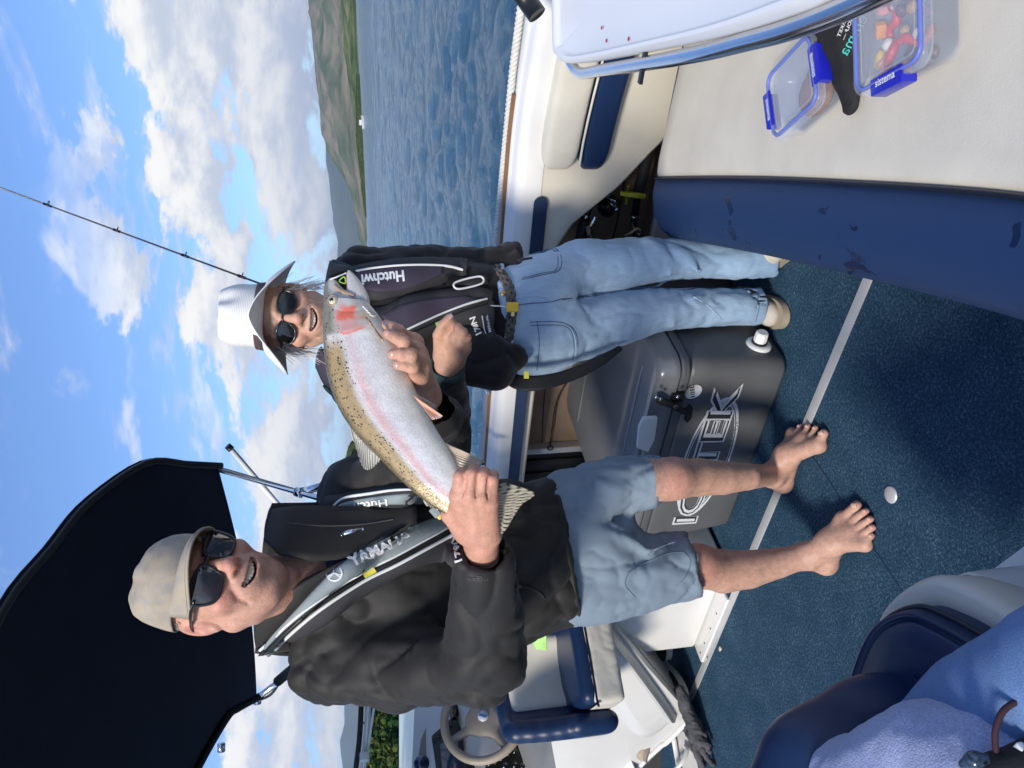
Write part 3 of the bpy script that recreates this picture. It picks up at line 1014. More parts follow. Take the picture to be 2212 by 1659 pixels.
# padded side bolster: cream cushion with navy lower band
def bolster():
    x0, x1 = -1.0, 0.5
    for nm, z0, z1, m, yb in (('side_cushion', 0.600, 0.718, MATS['cream_vinyl'], 0.052), ('cushion_band', 0.500, 0.598, MATS['navy'], 0.050)):
        X = np.concatenate([x0 + 0.09 * (1 - np.cos(np.linspace(0, math.pi / 2, 12))), np.linspace(x0 + 0.11, x1, 20)])
        rows = []
        for i, x in enumerate(X):
            e = math.sqrt(max(0.0, 1 - max(0.0, (x0 + 0.09 - x) / 0.09) ** 2))
            row = []
            for a in np.linspace(-math.pi / 2, math.pi / 2, 13):
                s = math.copysign(abs(math.sin(a)) ** 0.55, a); c = max(0.0, math.cos(a)) ** 0.4
                zc_, hz = (z0 + z1) / 2, (z1 - z0) / 2
                row.append((x, YI - 0.010 + bulge(x) - yb * e * c, zc_ + hz * s * (0.35 + 0.65 * e)))
            rows.append(row)
        v, f = g_grid(np.array(rows))
        f = [q[::-1] for q in f]
        MB().add(v, f + [tuple(range(13))]).build(nm, m, boat, auto=75)
    v, f = g_tube([(x, YI - 0.062 + bulge(x), 0.599) for x in np.linspace(-0.965, 0.5, 20)], 0.004, 6)
    mesh_obj('cushion_piping', v, f, MATS['cream_vinyl'], boat)
bolster()
# pocket: liner, ledge, inner wall under it
mesh_obj('pocket_liner', *g_box((-4.2, YP, 0.0), (0.7, YP + 0.03, 0.74)), MATS['pocket_liner'], boat, smooth=False)
mesh_obj('pocket_top', *g_box((-4.2, YI + 0.05, 0.74), (0.7, YP, 0.755)), MATS['pocket_liner'], boat, smooth=False)
mesh_obj('pocket_floor', *g_box((-4.2, YI + 0.16, 0.195), (0.5, YP, 0.215)), MATS['pocket_liner'], boat, smooth=False)
v, f = g_box((-4.2, 2.43, 0.0), (0.5, 2.465, 0.225), 0.012, 3); autosmooth(mesh_obj('pocket_lip', v, f, MATS['cream'], boat))
# gear hatch seen in the pocket beyond the cool box
mesh_obj('locker_hatch', *g_box((-3.05, YP - 0.03, 0.26), (-2.50, YP - 0.002, 0.655), 0.006), MATS['black_plastic'], boat, smooth=False)
mesh_obj('hatch_rim', *g_box((-2.52, YP - 0.045, 0.26), (-2.485, YP - 0.001, 0.665), 0.005), MATS['alu'], boat, smooth=False)
for i in range(5):
    mesh_obj('hatch_louver', *g_box((-2.60 - i * 0.085, YP - 0.040, 0.30), (-2.565 - i * 0.085, YP - 0.0305, 0.64), 0.003), MATS['black_rubber'], boat, smooth=False)
# gunwale fittings: rod holder
def rod_holder(c):
    v, f = g_lathe([(0.036, 0.0), (0.038, 0.004), (0.030, 0.008), (0.023, 0.007), (0.021, -0.02), (0.0, -0.02)], c, (0, 0, 1), 24)
    o = mesh_obj('rod_holder', v, f, MATS['steel'], boat)
rod_holder(WZ(1054, 833, 0.814))
# port side of the same boat (behind the camera)
v, f = g_box((-4.2, -0.55, -0.3), (0.9, -0.36, 0.80), 0.03, 3); autosmooth(mesh_obj('port_side', v, f, MATS['white_gel'], boat))
v, f = g_box((0.86, -0.4, -0.3), (0.98, 2.5, 0.70), 0.03, 3); autosmooth(mesh_obj('transom', v, f, MATS['white_gel'], boat))

# mooring rope lying along the gunwale (two twisted strands and a core)
rp = [(x, y_out(x) - 0.004, 0.811) for x in np.linspace(-0.05, -2.0, 30)]
S = spline(rp, 260)
T, N, B = frames(S)
L = np.concatenate([[0], np.cumsum(np.linalg.norm(np.diff(S, axis=0), axis=1))])
mb = MB()
for k in range(3):
    ph = L / 0.045 * 2 * np.pi + k * 2 * np.pi / 3
    Q = S + 0.0062 * (np.cos(ph)[:, None] * N + np.sin(ph)[:, None] * B)
    v, f = g_tube(Q, 0.0072, 7); mb.add(v, f)
tag(mb.build('mooring_rope', MATS['rope'], auto=0), 'white twisted rope lying along the top of the gunwale', 'rope')

# ------------------------------------------------------------------ stern lounge
lt = thing('stern_lounge', (-0.4, 1.2, 0.0), 'cream sun lounge with a navy padded front edge covering the engine', 'lounge')
ZL = 0.40
fr = spline([(-0.275, 0.30), (-0.335, 0.60), (-0.40, 0.83), (-0.565, 1.237), (-0.73, 1.62), (-0.94, 2.085)], 40)   # seam between cream and navy, near to far
top = []
for p in fr[:, :2]:
    x0 = p[0]
    row = [(x0, p[1], ZL - 0.02), (x0 + 0.004, p[1], ZL - 0.006), (x0 + 0.02, p[1], ZL)] + [(x0 + d, p[1], ZL + 0.004 * math.sin(d * 5 + p[1] * 4)) for d in (0.06, 0.15, 0.3, 0.5, 0.8, 1.15)]
    top.append(row)
top = np.array(top)
last = top[-1].copy(); l1 = last + np.array([0, 0.02, -0.012]); l2 = last + np.array([0, 0.026, -0.06])
top = np.concatenate([top, l1[None], l2[None]], 0)
v, f = g_grid(top); MB().add(v, [q for q in f]).build('lounge_top', MATS['cream_vinyl'], lt, auto=0)
# bullnose front
fw_ = np.gradient(fr[:, :2], axis=0); fw_ = fw_ / np.linalg.norm(fw_, axis=1, keepdims=True)
nose = []
for (x, y, *_r), tn in zip(fr, fw_):
    o = np.array([-tn[1], tn[0]]); 
    if o[0] > 0: o = -o
    k = float(np.interp(y, [0.3, 0.8, 1.3, 2.085], [0.195, 0.185, 0.185, 0.185]))
    row = []
    for d, h in ((0.0, -0.014), (0.012, -0.001), (0.035, 0.004), (0.3, 0.006), (0.6, 0.000), (0.82, -0.022), (0.95, -0.055), (1.0, -0.10), (0.98, -0.15), (0.90, -0.175), (0.6, -0.18)):
        dd = d * k if d > 0.04 else d
        row.append((x + o[0] * dd, y + o[1] * dd, ZL + h))
    nose.append(row)
nose = np.array(nose)
e1_ = nose[-1].copy(); cm = e1_.mean(0)
for s, dy in ((0.97, 0.012), (0.9, 0.022), (0.7, 0.03), (0.0, 0.032)):
    nose = np.concatenate([nose, (cm + (e1_ - cm) * s + np.array([0, dy, 0]))[None]], 0)
v, f = g_grid(nose); f = [q[::-1] for q in f]
MB().add(v, f).build('front_bolster', MATS['wet_navy'], lt, auto=0)
v, f = g_tube([(p[0] - 0.002, p[1], ZL + 0.001) for p in fr], 0.0045, 8); mesh_obj('seam_piping', v, f, MATS['dark_piping'], lt)
low = nose[:40, 9]; v, f = g_tube(low + np.array([0, 0, -0.004]), 0.006, 8); mesh_obj('bolster_piping', v, f, MATS['piping'], lt)
# box under it
poly = [(p[0] - 0.03, p[1], 0.0) for p in fr[::3]] + [(0.75, 2.05, 0.0), (0.75, 0.3, 0.0)]
v, f = g_prism(poly, (0, 0, ZL - 0.17)); mesh_obj('engine_box', v, f, MATS['cream'], lt, smooth=False)
v, f = g_tube([(-0.94, 2.10, ZL - 0.01), (-0.7, 2.108, ZL - 0.012), (-0.5, 2.106, ZL - 0.012), (-0.2, 2.1, ZL - 0.012)], 0.004, 6); mesh_obj('edge_piping', v, f, MATS['dark_piping'], lt)

# ------------------------------------------------------------------ bait board over the stern corner
bt = thing('bait_board', WZ(1500, 40, 0.78), 'white bait board in a bent stainless rail above the lounge corner', 'bait board')
zt = 0.78
rail = [WZ(1225, 60, zt), WZ(1228, 120, zt), WZ(1250, 156, zt), WZ(1300, 152, zt), WZ(1480, 122, zt), WZ(1620, 88, zt), WZ(1700, 66, zt), WZ(1800, 30, zt), WZ(1900, -15, zt), WZ(2010, -75, zt)]
v, f = g_tube(rail, 0.0125, 16, n=90); mesh_obj('rail', v, f, MATS['steel'], bt)
tray = [WZ(1196, -120, zt + 0.015), WZ(1198, 90, zt + 0.015), WZ(1204, 118, zt + 0.015), WZ(1222, 134, zt + 0.015), WZ(1260, 134, zt + 0.015), WZ(1400, 108, zt + 0.015), WZ(1550, 76, zt + 0.015), WZ(1690, 33, zt + 0.015), WZ(1770, 0, zt + 0.015), WZ(1900, -70, zt + 0.015)]
q = spline(tray, 60)
mid = np.array([WZ(1500, -220, zt)])[0]
inner = lambda s, dz: np.array([p + (mid - p) * s + np.array([0, 0, dz]) for p in q])
rows = [inner(0.10, -0.03), inner(0.0, -0.022), inner(-0.004, -0.01), inner(0.0, 0.004), inner(0.03, 0.012), inner(0.06, 0.012), inner(0.075, 0.006), inner(0.10, 0.003), inner(0.3, 0.002), inner(0.8, 0.002)]
v, f = g_grid(np.array(rows))
MB().add(v, f).build('tray', MATS['white_plastic'], bt, auto=50)
mesh_obj('slot', *g_box((-0.05, -0.006, -0.002), (0.05, 0.006, 0.004), R=np.eye(3), c=WZ(1395, 116, zt + 0.005)), MATS['black_plastic'], bt, smooth=False)
pm('fish_blood', (0.35, 0.02, 0.02), 0.5)
for a, b in ((1205 + 95, 60), (1310, 88), (1358, 84)):
    v, f = g_lathe([(0.0, 0.0015), (0.0035, 0.001), (0.0038, 0.0)], WZ(a, b, zt + 0.018), (0, 0, 1), 8); mesh_obj('blood_spot', v, f, MATS['fish_blood'], bt)
# post carrying the board
v, f = g_tube([WZ(1600, -160, zt - 0.02), WZ(1600, -160, zt - 0.02) - np.array([0, 0, 0.36])], 0.02, 14); mesh_obj('post', v, f, MATS['steel'], bt)
v, f = g_tube([np.array((-0.47, 2.31, 0.80)), np.array((-0.42, 2.22, 1.0))], 0.021, 14)
ft = thing('rod_socket', (-0.47, 2.31, 0.80), 'black and steel socket standing on the gunwale beside the bait board', 'rod holder')
c0 = WZ(1150, 18, 0.845); dv_ = nrm(W(1128, -14, 2.2) - W(1152, 20, 2.2))
v, f = g_tube([c0 - dv_ * 0.02, c0 + dv_ * 0.045], 0.024, 18); mesh_obj('socket_collar', v, f, MATS['black_plastic'], ft)
v, f = g_tube([c0 + dv_ * 0.04, c0 + dv_ * 0.22], 0.018, 18); mesh_obj('socket_tube', v, f, MATS['steel'], ft)

# ------------------------------------------------------------------ bimini canopy
ct = thing('canopy', (-2.9, 1.1, 1.0), 'dark navy fabric canopy on steel hoops over the helm', 'canopy')
def arch(x_edge, x_mid, zs, ze, zm, n=41):
    pts = [(2.2, ze, 0), (2.15, ze + 0.10, 0.25), (2.10, zs, 0.5), (1.85, zs + 0.11, 0.8), (1.65, zs + 0.16, 0.9), (1.40, zm, 1), (0.9, zm, 1), (0.5, zs + 0.12, 0.9), (0.25, zs, 0.6), (0.15, ze, 0)]
    return spline([(x_edge + (x_mid - x_edge) * w, y, z) for y, z, w in pts], n)
A1 = arch(-2.13, -1.86, 2.085, 1.865, 2.30)
A2 = arch(-3.80, -3.80, 2.09, 1.935, 2.25)
rows = []
for t_ in np.linspace(0, 1, 30):
    sag = 0.035 * math.sin(math.pi * t_)
    P = A1 * (1 - t_) + A2 * t_
    P = P.copy(); P[:, 2] -= sag
    rows.append(P)
v, f = g_shell(np.array(rows), 0.004)
mesh_obj('fabric', v, f, MATS['canopy_cloth'], ct)
v, f = g_tube(A1 + np.array([-0.015, 0, -0.016]), 0.0125, 12); mesh_obj('hoop', v, f, MATS['black_plastic'], ct)
v, f = g_tube(A2 + np.array([0.0, 0, -0.018]), 0.019, 12); mesh_obj('hoop', v, f, MATS['black_rubber'], ct)
def bar(name, a, b, r, m, mid=None, n=None):
    pts = [a, b] if mid is None else [a] + mid + [b]
    v, f = g_tube(pts, r, 12, n=n); return mesh_obj(name, v, f, m, ct)
k0 = W(462, 1011, 3.08); k1 = W(646, 1064, 2.98); k2 = W(720, 1084, 2.94); k3 = W(1000, 1165, 2.8)
bar('frame_tube', k0, k3, 0.0115, MATS['steel'])
bar('frame_tube', k1 + np.array([0, 0.01, 0]), W(1046, 1000, 3.02), 0.0115, MATS['steel'])
bar('frame_tube', W(446, 1016, 3.08), W(520, 1250, 3.35), 0.008, MATS['steel'])
bar('frame_tube', W(555, 1508, 4.15), W(700, 1400, 3.75), 0.016, MATS['steel'])
bar('tube_sleeve', W(600, 1472, 4.0), W(640, 1438, 3.9), 0.026, MATS['black_rubber'])
bar('strap', W(552, 1515, 4.15), W(612, 1462, 4.0), 0.007, MATS['black_rubber'], [W(585, 1500, 4.08)], 14)
v, f = g_lathe([(0.0, -0.014), (0.019, -0.014), (0.019, 0.014), (0.0, 0.014)], k1, k3 - k0, 16); mesh_obj('clamp', v, f, MATS['steel'], ct)
dk = nrm(k1 - W(742, 1039, 2.98)); 
v, f = g_tube([k1, k1 - dk * 0.05, k1 - dk * 0.12], [0.012, 0.017, 0.017], 14); mesh_obj('clamp_socket', v, f, MATS['steel'], ct)
v, f = g_lathe([(0.0, -0.02), (0.02, -0.018), (0.02, 0.018), (0.0, 0.02)], W(459, 1012, 3.08), CF, 16); mesh_obj('corner_knob', v, f, MATS['steel'], ct)
v, f = g_lathe([(0.0, -0.012), (0.018, -0.012), (0.014, 0.012), (0.0, 0.014)], W(446, 1016, 3.07), CF, 16); mesh_obj('corner_knob', v, f, MATS['steel'], ct)
for a, b in ((556, 1512), (478, 1615)):
    v, f = g_lathe([(0.0, -0.02), (0.02, -0.02), (0.02, 0.02), (0.0, 0.02)], W(a, b, 4.1), CR, 14); mesh_obj('hoop_bracket', v, f, MATS['steel'], ct)

# white whip aerial behind the man
at_ = thing('aerial', W(640, 1135, 3.9), 'white pole with a black tip sticking up behind the man', 'aerial')
v, f = g_tube([W(640, 1135, 3.9), W(498, 969, 3.75)], 0.013, 12); mesh_obj('pole', v, f, MATS['white_plastic'], at_)
v, f = g_tube([W(500, 971, 3.75), W(491, 963, 3.74)], 0.017, 12); mesh_obj('tip', v, f, MATS['black_plastic'], at_)
# ------------------------------------------------------------------ helpers for soft solids
def vol_obj(name, vol, m, parent=None, relax=1, wr=None, colors=None, paint=None, loc=None):
    v, F = vol.mesh(relax)
    a, b, c = v[F[:, 0]], v[F[:, 1]], v[F[:, 2]]
    if np.einsum('ij,ij->i', a, np.cross(b, c)).sum() < 0: F = F[:, ::-1]
    if wr is not None:
        for w in wr: v = wrinkle(v, F, *w[:2], **(w[2] if len(w) > 2 else {}))
        v = relaxed(v, F, 0.2)
    cc = paint(v) if paint else colors
    o = mesh_obj(name, v, F, m, parent, True, colors=cc, loc=loc)
    return o
HX = nrm(np.array([CR[0], CR[1], 0]))            # level, to the right in the upright view
HY = np.array([-HX[1], HX[0], 0])                # level, away from the camera
UZ = np.array([0, 0, 1.0])

# ------------------------------------------------------------------ grey cool box
ib = thing('cool_box', (-1.75, 2.08, 0.0), 'big grey plastic cool box standing behind the two people', 'cool box')
pm('cool_grey', (0.105, 0.108, 0.112), 0.42, var=0.10, vscale=6, bump=0.0008, bscale=330, spec=0.45)
pm('cool_lid', (0.15, 0.153, 0.158), 0.30, var=0.08, vscale=6, bump=0.0004, bscale=330, spec=0.6, coat=0.5)
def tapered(z0, z1, lo0, hi0, lo1, hi1, r, n=8, rows=6, rim=0.02, bottom=True):
    out = []
    zs = [z0, z0 + rim * 0.3, z0 + rim] + list(np.linspace(z0 + rim, z1 - rim, rows)[1:-1]) + [z1 - rim, z1 - rim * 0.3, z1]
    ins = [rim, rim * 0.29, 0] + [0] * (rows - 2) + [0, rim * 0.29, rim]
    for z, q in zip(zs, ins):
        t = (z - z0) / (z1 - z0)
        lo = np.array(lo0) * (1 - t) + np.array(lo1) * t + q; hi = np.array(hi0) * (1 - t) + np.array(hi1) * t - q
        ring = []
        for cxx, cyy, a0 in ((hi[0] - r, hi[1] - r, 0), (lo[0] + r, hi[1] - r, 90), (lo[0] + r, lo[1] + r, 180), (hi[0] - r, lo[1] + r, 270)):
            for k in range(n + 1):
                a = math.radians(a0 + 90 * k / n); ring.append((cxx + r * math.cos(a), cyy + r * math.sin(a), z))
        out.append(ring)
    G = np.array(out); v, f = g_grid(G, cv=True); k = G.shape[1]
    return v, f + [tuple(range(k))[::-1], tuple((len(out) - 1) * k + j for j in range(k))]
v, f = tapered(0.004, 0.345, (-2.135, 1.69), (-1.365, 2.40), (-2.165, 1.665), (-1.335, 2.425), 0.045)
cb = MB().add(v, f).build('body', MATS['cool_grey'], ib, auto=50)
v, f = tapered(0.345, 0.375, (-2.172, 1.655), (-1.325, 2.435), (-2.18, 1.65), (-1.318, 2.44), 0.05, rim=0.006)
MB().add(v, f).build('body_rim', MATS['cool_grey'], ib, auto=50)
v, f = tapered(0.379, 0.447, (-2.185, 1.643), (-1.315, 2.45), (-2.17, 1.657), (-1.33, 2.47), 0.05, rim=0.012)
# gentle ribs on the lid
v = np.array(v); 
lidm = MB().add(v, f).build('lid', MATS['cool_lid'], ib, auto=50)
for yy in (1.78, 2.28):
    v, f = g_box((-2.09, yy - 0.012, 0.4435), (-1.41, yy + 0.012, 0.4495), 0.004, 3); autosmooth(mesh_obj('lid_rib', v, f, MATS['cool_lid'], ib))
cs = Surf(cb, lidm)
# white handle plate on the lid edge
def plate(name, pts, nrm_, th, m, parent, bev=0.004):
    v, f = g_prism(pts, -nrm(nrm_) * th)
    bm = bmesh.new(); vs = [bm.verts.new(p) for p in v]
    for q in f: bm.faces.new([vs[i] for i in q])
    bmesh.ops.recalc_face_normals(bm, faces=bm.faces)
    if bev: bmesh.ops.bevel(bm, geom=list(bm.edges), offset=bev, segments=2, profile=0.6, affect='EDGES')
    bm.verts.index_update()
    o = mesh_obj(name, [p.co[:] for p in bm.verts], [tuple(x.index for x in q.verts) for q in bm.faces], m, parent)
    bm.free(); return autosmooth(o)
y_f = 1.640
hx = [WY(1388, 900, y_f), WY(1419, 898, y_f), WY(1412, 945, y_f), WY(1404, 960, y_f), WY(1398, 972, y_f), WY(1374, 963, y_f), WY(1378, 920, y_f)]
plate('handle_plate', [p + np.array([0, -0.012, 0]) for p in hx], (0, -1, 0), 0.016, MATS['white_plastic'], ib)
# rubber latch with its two holes
lt_ = [WY(a, b, y_f) for a, b in ((1411, 853), (1421, 849), (1462, 868), (1477, 878), (1487, 867), (1492, 871), (1489, 893), (1480, 905), (1475, 901), (1478, 889), (1468, 885), (1440, 871), (1412, 862))]
plate('latch', [p + np.array([0, -0.022, 0]) for p in lt_], (0, -1, 0), 0.014, MATS['black_rubber'], ib, 0.003)
pm('latch_hole', (0.05, 0.05, 0.052), 0.6)
v, f = g_lathe([(0.0, 0.0), (0.008, 0.0), (0.008, 0.003), (0.0, 0.003)], WY(1460, 878, y_f - 0.037), (0, -1, 0), 16); mesh_obj('latch_hole', v, f, MATS['latch_hole'], ib)
for a, b in ((1418, 858), (1427, 862), (1464, 857)):
    v, f = g_lathe([(0.006, 0.0), (0.006, 0.002), (0.003, 0.004), (0.0, 0.004)], WY(a, b, y_f - 0.0375), (0, -1, 0), 12); mesh_obj('screw', v, f, MATS['steel'], ib)
v, f = g_box((-0.016, -0.02, -0.02), (0.016, 0.02, 0.02), 0.004, c=WY(1460, 852, 1.655)); autosmooth(mesh_obj('latch_stud', v, f, MATS['black_plastic'], ib))
# round 105L sticker
c0, n0 = cs.hit(1497, 845)
v, f = g_lathe([(0.0275, -0.004), (0.0275, 0.001), (0.0, 0.0012)], c0 + n0 * 0.0006, n0, 32); st = mesh_obj('round_sticker', v, f, MATS['white_plastic'], ib)
pm('print_black', (0.02, 0.02, 0.022), 0.5)
pm('print_silver', (0.62, 0.64, 0.66), 0.4)
pm('print_dark', (0.03, 0.03, 0.033), 0.45)
print_on('sticker_lettering', '105L', MATS['print_black'], ib, Surf(st), (1501, 857), (1499, 831), 9, off=0.0009, bold=0.02)
# oval logo band and lettering
def oval_logo():
    cpx, cpy = 1498, 985
    P0 = WY(cpx, cpy, 1.68)
    def ov(a_, b_, r0, n=72):
        rows = [[], []]
        for k in range(n):
            t = 2 * np.pi * k / n
            for j, s in enumerate((1.0, r0)):
                p = np.array([-1.752 + a_ * s * math.cos(t), 1.0, 0.192 + b_ * s * math.sin(t)])
                h, nn = cs.down(p, (0, 1, 0), 2.0); rows[j].append(h + np.array([0, -0.0012, 0]))
        return rows
    r = ov(0.275, 0.088, 0.93); v, f = g_grid(np.array(r), cv=True); mesh_obj('logo_oval', v, [q[::-1] for q in f] if np.cross(v[1] - v[0], v[72] - v[0])[1] < 0 else f, MATS['print_silver'], ib, smooth=False)
    r = ov(0.252, 0.077, 0.975); v, f = g_grid(np.array(r), cv=True); mesh_obj('logo_oval', v, f, MATS['print_silver'], ib, smooth=False)
oval_logo()
def flat_text(name, s, m, x0, x1, z0, z1, y_off, bold=0.0, shear=0.0):
    v, f = text_mesh(s, bold)
    a = (v[:, 0] - v[:, 0].min()) / np.ptp(v[:, 0]); b = (v[:, 1] - v[:, 1].min()) / np.ptp(v[:, 1])
    out = []
    for i in range(len(v)):
        p = np.array([x0 + (x1 - x0) * a[i] + shear * b[i], 1.0, z0 + (z1 - z0) * b[i]])
        h, nn = cs.down(p, (0, 1, 0), 2.0); out.append(h + np.array([0, -y_off, 0]))
    out = np.array(out); g = f[0]
    if np.cross(out[g[1]] - out[g[0]], out[g[2]] - out[g[0]])[1] > 0: f = [q[::-1] for q in f]
    return mesh_obj(name, out, f, m, ib, smooth=False)
flat_text('logo_lettering', 'ICETEK', MATS['print_silver'], -2.075, -1.425, 0.150, 0.250, 0.0018, bold=0.055, shear=0.012)
flat_text('logo_lettering', 'ICETEK', MATS['print_dark'], -2.066, -1.437, 0.156, 0.243, 0.0024, bold=0.03, shear=0.012)
flat_text('logo_lettering', 'ICETEK', MATS['print_silver'], -2.060, -1.444, 0.162, 0.236, 0.0030, bold=-0.012, shear=0.012)
pm('print_faint', (0.16, 0.165, 0.17), 0.5)
flat_text('logo_small_print', 'INSULATION', MATS['print_faint'], -1.80, -1.57, 0.118, 0.130, 0.0018)
# drain bung on the right end
def on_side(px, py): return cs.hit(px, py)
c0, n0 = cs.hit(1638, 746); n0 = np.array([1.0, 0.0, 0.0])
v, f = g_lathe([(0.040, -0.01), (0.040, 0.006), (0.032, 0.011), (0.0, 0.011)], c0, n0, 28); mesh_obj('drain_bung', v, f, MATS['white_plastic'], ib)
v, f = g_lathe([(0.024, 0.0), (0.024, 0.006), (0.0, 0.006)], c0 + n0 * 0.011, n0, 24); mesh_obj('bung_seal', v, f, MATS['black_rubber'], ib)
v, f = g_lathe([(0.020, 0.0), (0.021, 0.008), (0.020, 0.030), (0.016, 0.034), (0.0, 0.034)], c0 + n0 * 0.017, n0, 10); autosmooth(mesh_obj('bung_knob', v, f, MATS['white_plastic'], ib), 20)

# ------------------------------------------------------------------ helm: console, dash, wheel, windscreen
def sheet(name, pts4, n, m, th, mat, parent, sag=None):
    """bilinear slab between four corner points a-b / d-c, th thick away from the eye"""
    a, b, c, d = [np.asarray(p, float) for p in pts4]
    G = np.array([[(a * (1 - s) + b * s) * (1 - t) + (d * (1 - s) + c * s) * t for t in np.linspace(0, 1, m)] for s in np.linspace(0, 1, n)])
    if sag is not None: G = sag(G)
    nn = np.cross(G[1, 0] - G[0, 0], G[0, 1] - G[0, 0])
    if nn @ (CO - a) < 0: G = G[::-1]
    v, f = g_shell(G, th)
    o = mesh_obj(name, v, f, mat, parent); return autosmooth(o, 45)
# console side panel: one moulding, with a step raised out of it
cq = [W(1310, 1345, 2.95), W(1490, 1545, 3.20), W(1130, 1560, 3.22)]
cnn = nrm(np.cross(cq[1] - cq[0], cq[2] - cq[0])); cnn = cnn if cnn @ CB > 0 else -cnn
def con(px, py, out=0.0):
    r = ray(px, py); return CO + r * (((cq[0] - CO) @ cnn) / (r @ cnn)) + cnn * out
plate('console_side', [con(a, b) for a, b in ((1085, 1300), (1296, 1310), (1400, 1442), (1494, 1547), (1442, 1600), (1424, 1613), (1370, 1668), (1290, 1780), (1215, 1780), (1185, 1659), (1130, 1558), (1112, 1480))], cnn, 0.04, MATS['dash_gel'], boat, 0.008)
v, f = g_tube([con(1112, 1490, 0.003), con(1130, 1558, 0.003), con(1185, 1659, 0.003), con(1215, 1760, 0.003)], 0.008, 8, n=20); mesh_obj('console_trim', v, f, MATS['cream'], boat)
so_ = [con(*p) for p in ((1300, 1352), (1322, 1356), (1452, 1530), (1446, 1556), (1372, 1586), (1278, 1440))]
si_ = [con(p[0], p[1], 0.055) for p in ((1318, 1374), (1330, 1376), (1438, 1524), (1434, 1536), (1384, 1556), (1312, 1440))]
G = np.array([[spline(R_, 60, True)[j] for j in range(60)] for R_ in (so_, [a * 0.5 + b * 0.5 + cnn * 0.012 for a, b in zip(so_, si_)], si_, [np.mean(si_, 0) * 0.2 + p * 0.8 + cnn * 0.003 for p in si_])])
v, f = g_grid(G, cv=True); f = f + [tuple(3 * 60 + j for j in range(60))]
MB().add(v, f).build('console_step', MATS['dash_gel'], boat, auto=30)
sheet('kick_panel', [con(1290, 1310, -0.05), con(1490, 1548, -0.05), W(1500, 1524, 3.42), W(1372, 1330, 3.42)], 3, 3, 0.03, MATS['dash_gel'], boat)
v, f = g_tube([con(1494, 1547, 0.002), con(1442, 1600, 0.002), con(1424, 1613, 0.002), con(1370, 1668, 0.002), con(1290, 1780, 0.002)], 0.012, 10, n=24); mesh_obj('console_edge', v, f, MATS['white_gel'], boat)
sheet('locker_back', [W(1330, 1620, 3.72), W(1500, 1540, 3.62), W(1560, 1720, 3.66), W(1330, 1780, 3.8)], 3, 3, 0.03, MATS['black_rubber'], boat)
sheet('locker_sill', [W(1455, 1596, 3.34), W(1506, 1552, 3.26), W(1548, 1720, 3.12), W(1474, 1730, 3.22)], 4, 4, 0.08, MATS['dash_gel'], boat)
v, f = g_tube([W(1455, 1596, 3.32), W(1464, 1645, 3.28), W(1476, 1720, 3.2)], 0.011, 8); mesh_obj('locker_rim', v, f, MATS['white_gel'], boat)
v, f = g_tube([W(1478, 1612, 3.27), W(1484, 1620, 3.25), W(1474, 1646, 3.23), W(1456, 1664, 3.24)], [0.008, 0.010, 0.010, 0.006], 8, n=16); mesh_obj('locker_catch', v, f, MATS['white_gel'], boat)
sheet('paper_sheet', [W(1305, 1642, 3.42), W(1350, 1614, 3.36), W(1384, 1690, 3.3), W(1340, 1722, 3.38)], 3, 3, 0.004, MATS['white_plastic'], None)
tag(bpy.data.objects['paper_sheet'], 'white sheet of paper sticking out of the locker under the helm', 'paper')
# seat pod: white fibreglass base with a screwed flange
v, f = g_box((-2.79, 1.61, 0.012), (-2.25, 2.10, 0.46), 0.015, 3); autosmooth(mesh_obj('seat_pod', v, f, MATS['white_gel'], boat))
v, f = g_box((-2.785, 1.535, 0.0), (-2.36, 1.62, 0.014), 0.006, 2); autosmooth(mesh_obj('pod_flange', v, f, MATS['white_gel'], boat))
for x in (-2.75, -2.68, -2.58, -2.48):
    v, f = g_lathe([(0.0055, 0.0), (0.005, 0.002), (0.0, 0.0025)], (x, 1.562, 0.0135), (0, 0, 1), 10); mesh_obj('screw', v, f, MATS['steel'], boat)
# dashboard
def dash_pt(px, py, x): r = ray(px, py); return CO + r * (x / r[0])
sheet('dash_face', [dash_pt(985, 1380, -3.18), dash_pt(985, 1760, -3.18), dash_pt(1225, 1790, -3.10), dash_pt(1150, 1380, -3.10)], 6, 6, 0.03, MATS['dash_gel'], boat)
sheet('dash_brow', [dash_pt(900, 1430, -3.32), dash_pt(885, 1760, -3.36), dash_pt(987, 1760, -3.17), dash_pt(987, 1430, -3.17)], 6, 6, 0.05, MATS['white_gel'], boat)
sheet('dash_top', [dash_pt(862, 1430, -4.3), dash_pt(862, 1760, -4.3), dash_pt(890, 1760, -3.35), dash_pt(905, 1430, -3.32)], 4, 4, 0.05, MATS['white_gel'], boat)
# plotter, compass pod, switch panel
def slab(name, pts, th, m, parent=boat, bev=0.004):
    P = [np.asarray(p, float) for p in pts]
    n = nrm(np.cross(P[1] - P[0], P[2] - P[0])); n = n if n @ (CO - P[0]) > 0 else -n
    return plate(name, [p + n * th for p in P], n, th + 0.01, m, parent, bev)
pl = slab('chart_plotter', [dash_pt(a, b, -3.165) for a, b in ((932, 1594), (983, 1548), (1001, 1590), (1003, 1700), (948, 1700))], 0.02, MATS['black_plastic'])
pm('screen_glass', (0.02, 0.035, 0.075), 0.08, coat=0.6)
slab('plotter_screen', [dash_pt(a, b, -3.155) for a, b in ((950, 1612), (988, 1590), (996, 1615), (998, 1700), (958, 1700))], 0.016, MATS['screen_glass'], pl, 0.001)
for a, b in ((938, 1596), (947, 1588), (957, 1580), (966, 1571), (974, 1563)):
    v, f = g_lathe([(0.007, 0.0), (0.006, 0.005), (0.0, 0.006)], dash_pt(a, b, -3.135), (1, -0.2, 0.25), 10); mesh_obj('plotter_button', v, f, MATS['gloss_black'], pl)
